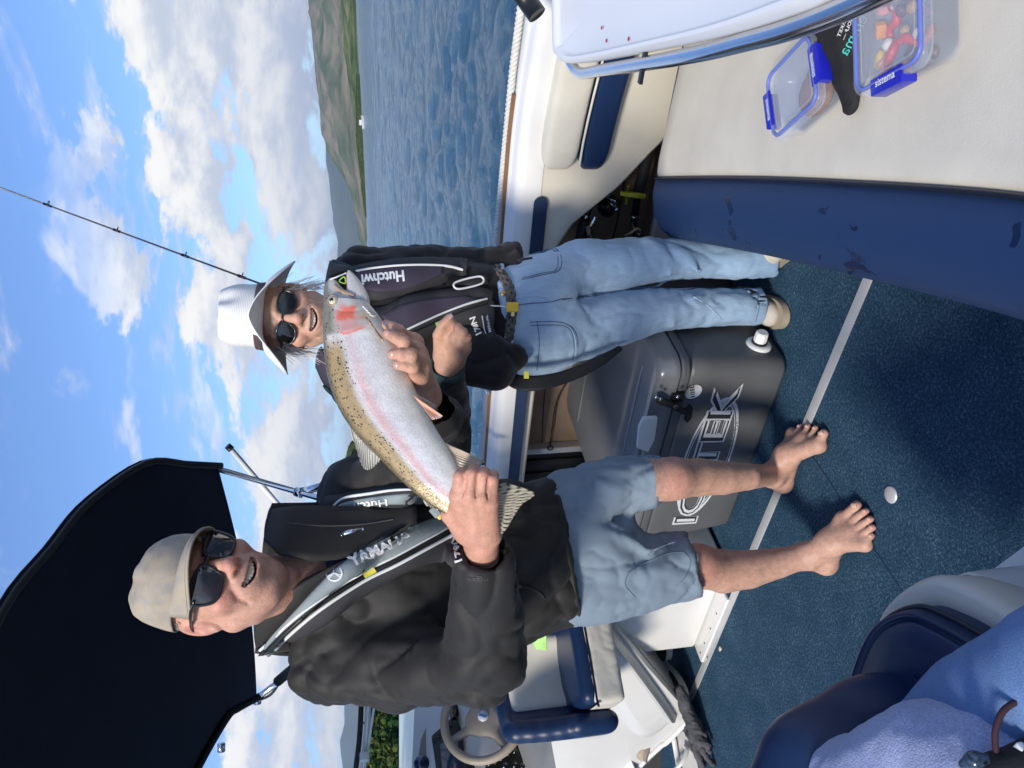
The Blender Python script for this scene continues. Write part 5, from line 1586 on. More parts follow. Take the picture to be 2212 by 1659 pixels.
# dark round lid card showing through
# sweets
sweets = [('wine gum ring', (0.30, 0.08, 0.06)), ('dark liquorice drop', (0.05, 0.03, 0.045)), ('yellow jelly snake', (0.66, 0.46, 0.08)), ('red jelly strip', (0.55, 0.02, 0.03)), ('pink and white jelly', (0.75, 0.30, 0.30)),
          ('white mint', (0.75, 0.72, 0.66)), ('purple chewy sweet', (0.12, 0.06, 0.11)), ('pale green bean', (0.45, 0.50, 0.28)), ('orange jelly block', (0.72, 0.28, 0.03)), ('caramel coloured peanut', (0.40, 0.25, 0.13))]
slots = [(-0.05, -0.035, 0), (-0.02, -0.045, 6), (0.02, -0.05, 1), (0.05, -0.04, 7), (-0.065, 0.0, 1), (-0.035, -0.008, 5), (0.0, -0.015, 9), (0.03, -0.012, 6), (0.065, -0.005, 0), (-0.055, 0.035, 3),
         (-0.02, 0.025, 9), (0.01, 0.02, 6), (0.04, 0.025, 2), (0.07, 0.03, 1), (-0.065, 0.055, 4), (-0.03, 0.055, 5), (0.0, 0.05, 3), (0.03, 0.055, 4), (0.06, 0.058, 2), (-0.085, 0.02, 8), (0.085, -0.03, 6), (-0.08, -0.04, 1), (0.0, 0.068, 8), (-0.05, 0.07, 2), (-0.04, 0.012, 3), (0.08, 0.055, 5)]
meshes = {}
spots_ = []
for i, (a, b, kd_) in enumerate(slots):
    nm, cc_ = sweets[kd_]
    if kd_ not in meshes:
        m_ = pm('sweet_%d' % kd_, cc_, 0.35 if kd_ not in (0, 6) else 0.7, var=0.2, vscale=120, bump=0.001, bscale=300, coat=0.2)
        if kd_ == 0: v, f = g_tube([(0.009 * math.cos(t), 0.009 * math.sin(t), 0) for t in np.linspace(0, 2 * np.pi, 20, endpoint=False)], 0.0065, 8, closed=True)
        elif kd_ in (2, 3, 4): v, f = g_tube([(-0.022, -0.004, 0), (-0.008, 0.005, 0.001), (0.008, -0.004, 0), (0.022, 0.004, 0)], [0.005, 0.0075, 0.0075, 0.005], 10, n=16)
        elif kd_ == 8: v, f = g_box((-0.012, -0.009, -0.008), (0.012, 0.009, 0.008), 0.003)
        else: v, f = g_lathe([(0.0, -0.007), (0.007, -0.0055), (0.011, 0.0), (0.007, 0.0055), (0.0, 0.007)], (0, 0, 0), (0.2, 0.1, 1), 14)
        meshes[kd_] = (np.array(v), f, m_)
    v, f, m_ = meshes[kd_]
    hh_ = ZT + 0.012 + 0.018 * (0.5 + 0.5 * math.sin(i * 2.3)) + 0.012
    c = np.array([cB[0], cB[1], hh_]) + ex2 * a * 0.95 + ey2 * b * 0.95
    o = mesh_obj('sweet', v + c, f, m_, loc=c)
    o.rotation_euler = (random.uniform(-0.5, 0.5), random.uniform(-0.5, 0.5), random.uniform(0, 6.28))
    same = sorted(np.linalg.norm(np.array([cB[0], cB[1], ZT]) + ex2 * p * 0.95 + ey2 * q * 0.95 - CO) for p, q, k in slots if k == kd_)
    rk = int(np.searchsorted(same, np.linalg.norm(np.array([cB[0], cB[1], ZT]) + ex2 * a * 0.95 + ey2 * b * 0.95 - CO) - 1e-6))
    tag(o, '%s in the larger container' % nm if len(same) == 1 else '%s in the larger container, %s of its kind to the camera' % (nm, ('nearest', 'second nearest', 'third nearest', 'fourth nearest')[rk]), 'sweet', 'sweets in the larger container')
# black cap between them, with print
pm('black_cloth', (0.014, 0.014, 0.015), 0.8, var=0.2, vscale=15, bump=0.0012, bscale=160)
bc = thing('cap', WZ(1822, 120, ZT), 'black cloth cap with green and white print squeezed between the two containers', 'cap')
cen = WZ(1828, 112, ZT + 0.02)
V = Vol(cen - 0.16, cen + 0.16, 0.005)
V.chain([WZ(1770, 30, ZT + 0.02), WZ(1812, 100, ZT + 0.022), WZ(1824, 160, ZT + 0.018), WZ(1838, 225, ZT + 0.008)], [0.05, 0.046, 0.034, 0.012], fl=(UZ, 0.62))
V.chain([WZ(1850, 60, ZT + 0.012), WZ(1850, 140, ZT + 0.012), WZ(1842, 222, ZT + 0.006)], [0.04, 0.03, 0.012], k=0.02, fl=(UZ, 0.5))
ob = vol_obj('cap_cloth', V, MATS['black_cloth'], bc, relax=2, wr=[(0.006, 16.0)])
sc_ = Surf(ob)
pm('print_mint', (0.06, 0.50, 0.42), 0.5)
print_on('cap_lettering', 'aGema', MATS['print_mint'], bc, sc_, (1836, 121), (1884, 22), 16, off=0.003, bold=-0.005, slant=0.15, depth=1.2) if False else None
print_on('cap_lettering', 'emma', MATS['print_mint'], bc, sc_, (1876, 40), (1832, 122), 15, off=0.003, slant=0.1, depth=1.2, up=(-0.88, -0.47))
print_on('cap_lettering', 'GOLF \u2014', MATS['print_white'], bc, sc_, (1846, 40), (1826, 88), 7, off=0.003, bold=0.01, depth=1.2, up=(-0.9, -0.4))
print_on('cap_lettering', 'MARKET', MATS['print_white'], bc, sc_, (1838, 30), (1816, 82), 7, off=0.003, bold=0.01, depth=1.2, up=(-0.9, -0.4))

# ------------------------------------------------------------------ passenger seat in the near corner
ps = thing('passenger_seat', W(1950, 1450, 1.12) * np.array([1, 1, 0]), 'navy back to back seat with cream sides in the near corner', 'seat')
seatpoly = [WZ(a, b, 0.52) for a, b in ((1838, 1500), (1850, 1420), (1890, 1348), (1955, 1318), (2020, 1338), (2110, 1388), (2200, 1440), (2290, 1560), (2100, 1660), (1900, 1640))]
cc0 = np.mean(seatpoly, 0)
so = spline(seatpoly, 80, True)
rows = [cc0 + (so - cc0) * k + UZ * z for k, z in ((0.98, -0.10), (1.012, -0.07), (1.02, -0.04), (1.005, -0.012), (0.975, 0.002), (0.93, 0.006), (0.885, 0.001), (0.86, -0.004), (0.83, 0.002), (0.78, 0.008), (0.45, 0.014), (0.02, 0.012))]
v, f = g_grid(np.array(rows), cv=True); MB().add(v, f).build('seat_pad', MATS['navy'], ps, auto=0)
rimp = cc0 + (so - cc0) * 1.018 + UZ * -0.020
v, f = g_tube(rimp, 0.0055, 8, closed=True); mesh_obj('pad_piping', v, f, MATS['dark_piping'], ps)
sp2 = spline([p + nrm((p - cc0) * np.array([1, 1, 0])) * 0.03 for p in seatpoly], 60, True)
od = nrm_rows((sp2 - cc0) * np.array([1, 1, 0]))
rows = [sp2 - od * 0.03 + UZ * -0.05, sp2 + UZ * -0.045, sp2 + od * 0.008 + UZ * -0.05, sp2 + od * 0.014 + UZ * -0.065, sp2 + od * 0.008 + UZ * -0.12, sp2 - od * 0.01 + UZ * -0.17]
v, f = g_grid(np.array(rows), cv=True); MB().add(v, f).build('seat_shell', MATS['cream_vinyl'], ps, auto=0)
# seat back rising at the near left
V = Vol(W(1760, 1650, 1.12) - 0.3, W(1760, 1650, 1.12) + 0.3, 0.007)
q0, q1, q2, q3 = W(1840, 1560, 1.13), W(1790, 1572, 1.12), W(1730, 1640, 1.10), W(1690, 1760, 1.08)
V.chain([q0 - UZ * 0.11, q1 - UZ * 0.09, q2 - UZ * 0.07, q3 - UZ * 0.07], [0.052, 0.066, 0.076, 0.08], k=0.02, fl=(UZ, 1.7))
vol_obj('seat_back', V, MATS['navy'], ps, relax=4)
# cream insert of the pad
ins = [WZ(a, b, 0.565) for a, b in ((2000, 1560), (2008, 1530), (2034, 1508), (2080, 1508), (2150, 1540), (2150, 1640), (2016, 1640))]
v, f = g_prism(spline(ins, 40, True) , UZ * 0.006); mesh_obj('seat_inlay', v, f, MATS['cream_vinyl'], ps, smooth=False)
v, f = g_tube(spline(ins, 60, True) + UZ * 0.003, 0.007, 8, closed=True); mesh_obj('inlay_piping', v, f, MATS['dark_piping'], ps)
# moulded white base beside it
def base_mould():
    outer = [WZ(a, b, 0.40) for a, b in ((2020, 1330), (2035, 1270), (2075, 1238), (2115, 1246), (2170, 1285), (2300, 1345), (2330, 1500), (2150, 1480))]
    s_ = spline(outer, 60, True); c = s_.mean(0)
    rows = [c + (s_ - c) * k + UZ * z for k, z in ((1.04, -0.40), (1.03, -0.1), (1.015, -0.03), (1.0, -0.008), (0.975, 0.0), (0.94, 0.0), (0.90, -0.006), (0.80, -0.01), (0.5, -0.012))]
    v, f = g_grid(np.array(rows), cv=True); n = len(s_)
    MB().add(v, f + [tuple((len(rows) - 1) * n + j for j in range(n))]).build('seat_base', MATS['white_gel'], ps, auto=0)
base_mould()
sheet('base_step', [WZ(2118, 1250, 0.33), WZ(2240, 1160, 0.25), WZ(2300, 1260, 0.25), WZ(2190, 1300, 0.33)], 4, 4, 0.2, MATS['white_gel'], ps)
v, f = g_tube([WZ(2182, 1352, 0.40), WZ(2200, 1356, 0.41), WZ(2230, 1372, 0.41)], 0.008, 10, n=12); mesh_obj('seat_hinge', v, f, MATS['steel'], ps)
# ------------------------------------------------------------------ cloth and skin
pm('skin', (0.45, 0.235, 0.155), 0.48, attr=True, var=0.15, vscale=55, bump=0.0013, bscale=190, bdetail=8.0, sss=0.10, spec=0.45, fine=0.07, fscale=300)
pm('jacket_black', (0.025, 0.0232, 0.021), 0.62, var=0.12, vscale=9, bump=0.0006, bscale=420, sheen=0.04, spec=0.35)
pm('fleece_black', (0.017, 0.0165, 0.0175), 0.95, var=0.18, vscale=14, bump=0.0016, bscale=330, sheen=0.25, spec=0.15)
pm('vest_dark', (0.034, 0.033, 0.036), 0.72, var=0.1, vscale=18, bump=0.0006, bscale=700)
pm('vest_grey', (0.26, 0.30, 0.305), 0.7, var=0.10, vscale=16, bump=0.0010, bscale=90)
pm('vest_purple', (0.050, 0.040, 0.062), 0.75, var=0.10, vscale=16, bump=0.0006, bscale=700)
pm('vest_piping', (0.72, 0.73, 0.72), 0.45)
pm('shorts_blue', (0.20, 0.255, 0.31), 0.8, var=0.08, vscale=10, bump=0.0006, bscale=600)
pm('shirt_blue', (0.055, 0.085, 0.15), 0.85, var=0.2, vscale=20, bump=0.0006, bscale=500)
pm('cap_beige', (0.40, 0.335, 0.245), 0.88, var=0.15, vscale=14, bump=0.0010, bscale=380, c2=(0.33, 0.30, 0.26))
pm('tooth', (0.74, 0.68, 0.54), 0.25, coat=0.4)
pm('mouth_dark', (0.10, 0.02, 0.02), 0.5)
pm('frame_black', (0.010, 0.010, 0.011), 0.28, coat=0.3)
pm('lens_dark', (0.018, 0.012, 0.013), 0.05, coat=1.0, spec=0.7)
pm('lens_black', (0.004, 0.004, 0.004), 0.06, coat=0.6)
def denim_mat():
    m = pm('denim', (0.20, 0.30, 0.46), 0.85, attr=True)
    t = m.node_tree; b = t.nodes['Principled BSDF']
    tcn = t.nodes.new('ShaderNodeTexCoord')
    outs = []
    for sc, st, de in ((5.0, (1, 1, 0.5), 5), (240.0, (1, 1, 0.25), 2), (40.0, (1.6, 1.6, 0.4), 4)):
        mp_ = t.nodes.new('ShaderNodeMapping'); mp_.inputs['Scale'].default_value = st; t.links.new(tcn.outputs['Object'], mp_.inputs[0])
        n = t.nodes.new('ShaderNodeTexNoise'); n.inputs['Scale'].default_value = sc; n.inputs['Detail'].default_value = de; t.links.new(mp_.outputs[0], n.inputs['Vector']); outs.append(n.outputs[0])
    a = t.nodes.new('ShaderNodeVertexColor'); a.layer_name = 'Col'
    def mth(op, x, y):
        n = t.nodes.new('ShaderNodeMath'); n.operation = op
        for i, q in enumerate((x, y)):
            if isinstance(q, float): n.inputs[i].default_value = q
            else: t.links.new(q, n.inputs[i])
        return n.outputs[0]
    s = mth('ADD', mth('MULTIPLY', outs[0], 0.5), mth('ADD', mth('MULTIPLY', outs[1], 0.28), mth('MULTIPLY', outs[2], 0.30)))
    s = mth('ADD', mth('MULTIPLY', s, 0.95), 0.48)
    c = t.nodes.new('ShaderNodeCombineXYZ')
    for i in range(3): t.links.new(s, c.inputs[i])
    mx = t.nodes.new('ShaderNodeMix'); mx.data_type = 'RGBA'; mx.blend_type = 'MULTIPLY'; mx.inputs[0].default_value = 1.0
    t.links.new(a.outputs[0], mx.inputs[6]); t.links.new(c.outputs[0], mx.inputs[7]); t.links.new(mx.outputs[2], b.inputs['Base Color'])
    bn = t.nodes.new('ShaderNodeBump'); bn.inputs['Distance'].default_value = 0.0006; t.links.new(outs[1], bn.inputs['Height']); t.links.new(bn.outputs[0], b.inputs['Normal'])
denim_mat()
SK = np.array([0.46, 0.235, 0.155])

def blend(v, base, spots):
    c = np.tile(np.asarray(base, float), (len(v), 1))
    for p, r, colr, w in spots:
        q = np.linalg.norm((v - np.asarray(p)) / np.asarray(r), axis=1)
        k = np.clip(1 - q, 0, 1); k = (k * k * (3 - 2 * k) * w)[:, None]
        c = c * (1 - k) + np.asarray(colr, float) * k
    return c

# ------------------------------------------------------------------ a head, modelled in its own frame: x to its left, y up, z forward
def make_head(male=True, neck=(0, -0.215, -0.055)):
    V = Vol((-0.14, -0.26, -0.15), (0.14, 0.145, 0.15), 0.0026); neck = np.asarray(neck, float)
    jw = 1.0 if male else 0.92
    V.ell((0, 0.035, -0.018), (0.077, 0.098, 0.100))
    V.ell((0, -0.035, 0.028), (0.066 * jw, 0.082, 0.070), k=0.03)
    V.ell((0, -0.078, 0.045), (0.046 * jw, 0.045, 0.048), k=0.03)
    V.ell((0, -0.110, 0.066), (0.023 * jw, 0.017, 0.020), k=0.02)
    for s in (-1, 1):
        V.cap((s * 0.058 * jw, -0.062, -0.005), (s * 0.022, -0.108, 0.055), 0.020, 0.016, k=0.03)     # jaw line
        V.ell((s * 0.045, -0.034, 0.062), (0.027, 0.022, 0.024), k=0.018)                              # cheek pushed up by the smile
        V.cap((s * 0.012, 0.024, 0.087), (s * 0.045, 0.024, 0.066), 0.010, 0.009, k=0.014)             # brow
        V.ell((s * 0.032, 0.004, 0.090), (0.019, 0.012, 0.014), k=0.012, op='s')                       # eye socket
        V.ell((s * 0.032, 0.004, 0.066), (0.0135, 0.0125, 0.0135), k=0.002)                            # eye
        V.cap((s * 0.019, 0.001, 0.079), (s * 0.046, 0.002, 0.070), 0.0032, 0.003, k=0.004)            # lower lid
    V.cap((0, 0.010, 0.088), (0, -0.028, 0.112), 0.0085, 0.0125, k=0.012)
    V.ell((0, -0.034, 0.113), (0.0145, 0.012, 0.012), k=0.008)
    for s in (-1, 1):
        V.ell((s * 0.0145, -0.037, 0.101), (0.0085, 0.0080, 0.010), k=0.006)
        V.ell((s * 0.0075, -0.0445, 0.108), (0.0042, 0.0030, 0.005), k=0.003, op='s')
    # muzzle
    V.ell((0, -0.068, 0.082), (0.036, 0.024, 0.020), k=0.02)
    mx = np.linspace(-0.033, 0.033, 9)
    cur = lambda x, dy, z0: (x, -0.0705 + dy + 0.0125 * (x / 0.033) ** 2, z0 - 11.0 * x * x)
    up = [cur(x, 0.0085 - 0.0035 * abs(x / 0.033), 0.1000) for x in mx]; lw = [cur(x, -0.0120 + 0.008 * abs(x / 0.033), 0.0970) for x in mx]
    V.chain(up, [0.0022, 0.0035, 0.0042, 0.0046, 0.0044, 0.0046, 0.0042, 0.0035, 0.0022], k=0.006)
    V.chain(lw, [0.0022, 0.0038, 0.0050, 0.0055, 0.0058, 0.0055, 0.0050, 0.0038, 0.0022], k=0.006)
    V.chain([cur(x, -0.001, 0.101) for x in mx * 0.93], [0.002, 0.0050, 0.0066, 0.0074, 0.0076, 0.0074, 0.0066, 0.0050, 0.002], k=0.002, op='s')
    V.chain([cur(x, -0.001, 0.088) for x in mx * 0.85], [0.002, 0.0050, 0.0070, 0.0080, 0.0084, 0.0080, 0.0070, 0.0050, 0.002], k=0.002, op='s')
    for s in (-1, 1):                                  # laughter folds, crow's feet, neck folds
        V.chain([(s * 0.021, -0.030, 0.1045), (s * 0.034, -0.043, 0.0965), (s * 0.0455, -0.060, 0.081), (s * 0.047, -0.078, 0.070)], [0.0008, 0.0016, 0.0016, 0.0006], k=0.010, op='s')
        V.ell((s * 0.078, -0.004, -0.014), (0.011, 0.034, 0.021), np.array([[1, 0, s * 0.35], [0, 1, -0.25], [-s * 0.35, 0.25, 1]]) / 1.06, k=0.006)
        V.ell((s * 0.088, 0.000, -0.008), (0.007, 0.021, 0.0125), k=0.004, op='s')
        V.ell((s * 0.076, -0.034, -0.004), (0.008, 0.010, 0.009), k=0.006)
    V.cap((0, -0.07, -0.022), neck, 0.055 if male else 0.046, 0.058 if male else 0.049, k=0.03)
    V.cap((0, -0.095, 0.03), neck + np.array([0, 0.03, 0.035]), 0.030, 0.034, k=0.03)
    if male:
        for s in (-1, 1): V.cap((s * 0.045, -0.10, 0.005), neck + np.array([s * 0.018, 0.0, 0.052]), 0.009, 0.009, k=0.02)
        V.ell(np.array([0, -0.095, 0.03]) * 0.6 + neck * 0.4 + np.array([0, 0, 0.036]), (0.010, 0.014, 0.010), k=0.014)
    v, F = V.mesh(1)
    a, b, c = v[F[:, 0]], v[F[:, 1]], v[F[:, 2]]
    if np.einsum('ij,ij->i', a, np.cross(b, c)).sum() < 0: F = F[:, ::-1]
    red = (0.62, 0.215, 0.165) if male else (0.60, 0.28, 0.21)
    base = (0.58, 0.315, 0.225) if male else (0.58, 0.345, 0.24)
    lip = (0.48, 0.19, 0.165) if male else (0.54, 0.18, 0.17)
    sp = [((0, -0.035, 0.115), (0.026, 0.024, 0.03), red, 0.9), ((0, 0.0, 0.1), (0.018, 0.03, 0.02), red, 0.5)]
    for s in (-1, 1):
        sp += [((s * 0.048, -0.030, 0.075), (0.040, 0.034, 0.04), red, 0.7), ((s * 0.088, 0, -0.01), (0.022, 0.045, 0.03), red, 0.6)]
    sp += [((0, -0.02, 0.06), (0.001, 0.001, 0.001), red, 0.0), ((0, -0.17, 0.03), (0.06, 0.06, 0.07), (0.47, 0.19, 0.13), 0.7)]
    for pts in (up, lw):
        for p in pts: sp.append((p, (0.0085, 0.0065, 0.010), lip, 0.8))
    C = blend(v, base, sp)
    # the inside of the mouth
    k = (np.abs(v[:, 0]) < 0.031) & (np.abs(v[:, 1] + 0.0705 - 0.0125 * (v[:, 0] / 0.033) ** 2 + 0.001) < 0.0088) & (v[:, 2] < 0.0955 - 11 * v[:, 0] ** 2) & (v[:, 2] > 0.05)
    C[k] = (0.05, 0.012, 0.012)
    if male:                                            # a shaved beard shadow
        q = np.clip(1 - np.linalg.norm((v - np.array([0, -0.085, 0.07])) / np.array([0.07, 0.045, 0.07]), axis=1), 0, 1)[:, None] * 0.35
        C = C * (1 - q) + np.array([0.30, 0.20, 0.16]) * q
    return v, F, C, cur
def place_head(name, O, X, Y, Z, sc, male, neck_w):
    A = np.array([X, Y, Z]) * sc
    v, F, C, cur = make_head(male, (np.asarray(neck_w) - O) @ np.linalg.inv(A))
    return v @ A + O, F, C, (lambda p: np.asarray(p, float) @ A + O), cur

def teeth(parent, L, cur, n, A_, name='teeth'):
    mb = MB()
    w = 0.052 / n
    for i in range(n):
        x = (i - (n - 1) / 2) * w
        c = np.array(cur(x, 0.0035, 0.0935)); wdt = w * (0.56 if i in (n // 2 - 1, n // 2) else 0.50)
        hgt = 0.0078 - 0.003 * abs(x / 0.03)
        ang = math.atan2(-22 * x, 1.0)
        R = np.array([[math.cos(ang), 0, math.sin(ang)], [0, 1, 0], [-math.sin(ang), 0, math.cos(ang)]])
        v, f = g_box((-wdt, -hgt, -0.004), (wdt, hgt * 0.6, 0.002), 0.0016, 2, R=R, c=c)
        mb.add([L(p) for p in v], f)
    return mb.build(name, MATS['tooth'], parent, auto=60)

def join_parts(parts):
    V = []; F = []; C = []; n = 0
    for v, f, c in parts:
        V.append(v); F.append(np.asarray(f) + n); C.append(c); n += len(v)
    return np.vstack(V), np.vstack(F), np.vstack(C)
def vol_raw(vol, relax=1):
    v, F = vol.mesh(relax)
    a, b, c = v[F[:, 0]], v[F[:, 1]], v[F[:, 2]]
    if np.einsum('ij,ij->i', a, np.cross(b, c)).sum() < 0: F = F[:, ::-1]
    return v, F
def hand_colors(v, tips, knuckles, base=SK):
    sp = [(t, (0.016,) * 3, (0.66, 0.28, 0.22), 0.9) for t in tips] + [(k, (0.014,) * 3, (0.60, 0.26, 0.19), 0.6) for k in knuckles]
    return blend(v, base, sp)

def nails(parent, specs):
    """specs: (centre, outward normal, along finger, width)"""
    for c, n, d, w in specs:
        n = nrm(n); d = nrm(d - n * (d @ n)); s = np.cross(d, n)
        G = np.array([[c + d * (a * w * 0.62) + s * (b * w * 0.5) - n * (0.22 * w * b * b + 0.06 * w * a * a) for b in np.linspace(-1, 1, 7)] for a in np.linspace(-1, 1, 6)])
        v, f = g_shell(G, 0.0008); mesh_obj('nail', v, f, MATS['nail'], parent)
pm('nail', (0.62, 0.40, 0.33), 0.25, coat=0.4)

# ================================================================== THE MAN
man = thing('person', (-1.60, 1.32, 0.0), 'person in a beige cap and black jacket holding up the big trout by its tail', 'person')
# head frame
t_ = nrm(CB + 0.253 * CR - 0.377 * CU)
r_ = nrm(CR - t_ * (CR @ t_)); u_ = np.cross(t_, r_)
ro = math.radians(17); hu = u_ * math.cos(ro) + r_ * math.sin(ro); hr = r_ * math.cos(ro) - u_ * math.sin(ro)
yw = math.radians(21); hz = t_ * math.cos(yw) + hr * math.sin(yw); hx = hr * math.cos(yw) - t_ * math.sin(yw)
pt_ = math.radians(3); hz, hu = hz * math.cos(pt_) + hu * math.sin(pt_), hu * math.cos(pt_) - hz * math.sin(pt_)
HO = W(452, 1262, 1.60)
HS = 1.10
hv_, hF, hC, HL, curm = place_head('head', HO, hx, hu, hz, HS, True, W(690, 1232, 1.75))
parts = [(hv_, hF, hC)]
# right hand closed round the wrist of the tail
def RH_():
    c = W(1028, 1100, 1.31)
    V = Vol(c - 0.13, c + 0.15, 0.0024)
    wr = W(1040, 1185, 1.375); fa = W(1046, 1250, 1.43)
    n_ = CB
    V.cap(fa, wr, 0.034, 0.0285, fl=(n_, 0.8))
    mcp = [W(990, 1070, 1.290), W(1016, 1068, 1.277), W(1041, 1074, 1.282), W(1061, 1084, 1.293)]
    pip = [W(994, 1030, 1.272), W(1020, 1025, 1.264), W(1045, 1029, 1.268), W(1064, 1036, 1.276)]
    dip = [p + CF * 0.033 + CR * 0.003 for p in pip]
    tip = [W(996, 1042, 1.337), W(1020, 1038, 1.335), W(1043, 1042, 1.335), W(1061, 1048, 1.335)]
    wb = [W(1012, 1150, 1.345), W(1030, 1152, 1.335), W(1048, 1152, 1.338), W(1060, 1156, 1.345)]
    for i in range(4):
        V.cap(wr, wb[i], 0.022, 0.0165, k=0.014)
        V.cap(wb[i], mcp[i], 0.0165, 0.0132 - 0.001 * (i == 3), k=0.014)
        V.ell(mcp[i] + CB * 0.004, (0.0118,) * 3, k=0.006)
        V.cap(mcp[i], pip[i], 0.0128 - 0.0012 * (i == 3), 0.0112 - 0.001 * (i == 3), k=0.006)
        V.cap(pip[i], dip[i], 0.0112 - 0.001 * (i == 3), 0.0095, k=0.003)
        V.cap(dip[i], tip[i], 0.0095, 0.0085, k=0.003)
        V.cap(mcp[i] + CB * 0.011, wb[i] + CB * 0.0155, 0.0030, 0.0016, k=0.006)               # tendons
    for i in range(3):                                                                      # clefts between the fingers
        m = (mcp[i] + mcp[i + 1]) / 2
        V.cap(m + CB * 0.013 - CU * 0.0, (pip[i] + pip[i + 1]) / 2 + CB * 0.010, 0.0014, 0.002, k=0.005, op='s')
    cmc = W(1000, 1150, 1.36)
    tm = W(972, 1112, 1.335); ti = W(968, 1084, 1.345); tt = W(985, 1060, 1.352)
    V.chain([cmc, tm, ti, tt], [0.018, 0.0145, 0.0120, 0.0100], k=0.014)
    V.cap(tm, mcp[0], 0.008, 0.008, k=0.015)
    V.cap(W(1015, 1115, 1.320), W(1042, 1110, 1.318), 0.014, 0.014, k=0.014)
    v, F = vol_raw(V, 1)
    return v, F, hand_colors(v, tip + pip, mcp + pip, (0.56, 0.285, 0.195))
parts.append(RH_())
# left hand coming up from under the belly
def LH_():
    c = W(880, 770, 1.40); V = Vol(c - 0.13, c + 0.14, 0.0024)
    tips = [W(835, 701, 1.392), W(839, 721, 1.352), W(848, 765, 1.345), W(860, 788, 1.350)]
    dips = [W(847, 707, 1.386), W(855, 730, 1.340), W(867, 765, 1.334), W(874, 789, 1.339)]
    pips = [W(861, 716, 1.385), W(872, 739, 1.343), W(888, 767, 1.340), W(891, 792, 1.345)]
    mcps = [W(893, 742, 1.430), W(899, 762, 1.400), W(907, 786, 1.395), W(905, 810, 1.400)]
    wr = W(915, 856, 1.50); fa = W(925, 895, 1.57)
    V.cap(fa, wr, 0.036, 0.030)
    for i in range(4):
        w = 0.0005 * (i == 1)
        V.cap(tips[i], dips[i], 0.0092 + w, 0.0105, k=0.002)
        V.cap(dips[i], pips[i], 0.0104, 0.0118, k=0.002)
        V.cap(pips[i], mcps[i], 0.0118, 0.0145, k=0.004)
        V.cap(mcps[i], wr, 0.0165, 0.022, k=0.02)
        V.ell(pips[i] + CB * 0.002, (0.0122,) * 3, k=0.004)
    th = [W(905, 800, 1.50), W(880, 760, 1.50), W(860, 735, 1.49)]
    V.chain([wr] + th, [0.024, 0.018, 0.014, 0.011], k=0.02)
    v, F = vol_raw(V, 1)
    return (v, F, hand_colors(v, tips, pips + mcps, (0.54, 0.295, 0.20))), tips, dips
lh, ltips, ldips = LH_(); parts.append(lh)
# lower legs and bare feet
def leg_(knee, pts, rads, heel, ankle, mid, ballm, balll, toes, side):
    allp = np.array([knee] + pts + [heel, ankle, mid, ballm, balll] + [t[0] for t in toes])
    V = Vol(allp.min(0) - 0.09, allp.max(0) + 0.07, 0.0038)
    V.cap(knee + UZ * 0.16, knee, 0.070, 0.052)
    V.chain([knee] + pts + [ankle], rads, k=0.03)
    fd = nrm((mid - heel) * np.array([1, 1, 0])); sd_ = np.cross(UZ, fd)
    V.ell(knee + CB * 0.012 - UZ * 0.0, (0.042, 0.042, 0.05), k=0.02)
    V.ell(ankle + sd_ * 0.026 + UZ * 0.004, (0.014, 0.014, 0.015), k=0.012); V.ell(ankle - sd_ * 0.026 - UZ * 0.004, (0.014, 0.014, 0.015), k=0.012)
    V.cap(ankle - fd * 0.018, heel + UZ * 0.002, 0.022, 0.031, k=0.02)
    V.cap(heel, mid, 0.031, 0.031, k=0.02)
    V.cap(ankle + UZ * -0.005, mid + UZ * 0.018, 0.034, 0.028, k=0.025)
    V.cap(mid + UZ * 0.015, ballm, 0.030, 0.021, k=0.02); V.cap(mid + UZ * 0.008, balll, 0.029, 0.018, k=0.02)
    V.cap(ballm, balll, 0.021, 0.017, k=0.014)
    V.cap((ballm + balll) / 2 + UZ * 0.004, mid + UZ * 0.01, 0.021, 0.03, k=0.02)
    tips = []
    for i, (tp, r0) in enumerate(toes):
        b = ballm + (balll - ballm) * (i / 4.0)
        kn = b + (tp - b) * 0.55 + UZ * (0.006 if i else 0.002)
        V.cap(b, kn, r0 * 1.15, r0 * 1.0, k=0.008); V.cap(kn, tp, r0 * 0.98, r0 * 0.96, k=0.0025)
        tips.append(tp)
    for i in range(4):                               # extensor ridges
        b = ballm + (balll - ballm) * ((i + 0.3) / 4.0)
        V.cap(b + UZ * 0.014, mid + UZ * 0.044, 0.002, 0.002, k=0.010)
    V.put(lambda Q: Q[..., 2] - 0.0025, allp.min(0) - 0.1, allp.max(0) + 0.1, 0.004, 's')
    v, F = vol_raw(V, 2)
    C = blend(v, (0.54, 0.32, 0.235), [(knee + CB * 0.04, (0.09, 0.09, 0.07), (0.52, 0.22, 0.16), 0.7), (pts[0] + CB * 0.03, (0.10, 0.10, 0.12), (0.52, 0.29, 0.19), 0.4)] +
              [(t, (0.02, 0.02, 0.02), (0.52, 0.235, 0.18), 0.7) for t in tips])
    return (v, F, C), tips
def foot_l():
    heel = WZ(1690, 1042, 0.033); ankle = WZ(1668, 1026, 0.092); mid = WZ(1706, 985, 0.048)
    bm_ = WZ(1768, 962, 0.024); bl_ = WZ(1712, 938, 0.020)
    toes = [(WZ(1780, 936, 0.0145), 0.0138), (WZ(1762, 925, 0.012), 0.0100), (WZ(1746, 921, 0.0115), 0.0095), (WZ(1729, 921, 0.011), 0.0092), (WZ(1711, 927, 0.0105), 0.0085)]
    return leg_(W(1452, 1034, 2.07), [W(1510, 1031, 2.115), W(1560, 1032, 2.145), W(1615, 1030, 2.175)], [0.052, 0.052, 0.047, 0.037, 0.031], heel, ankle, mid, bm_, bl_, toes, 1)
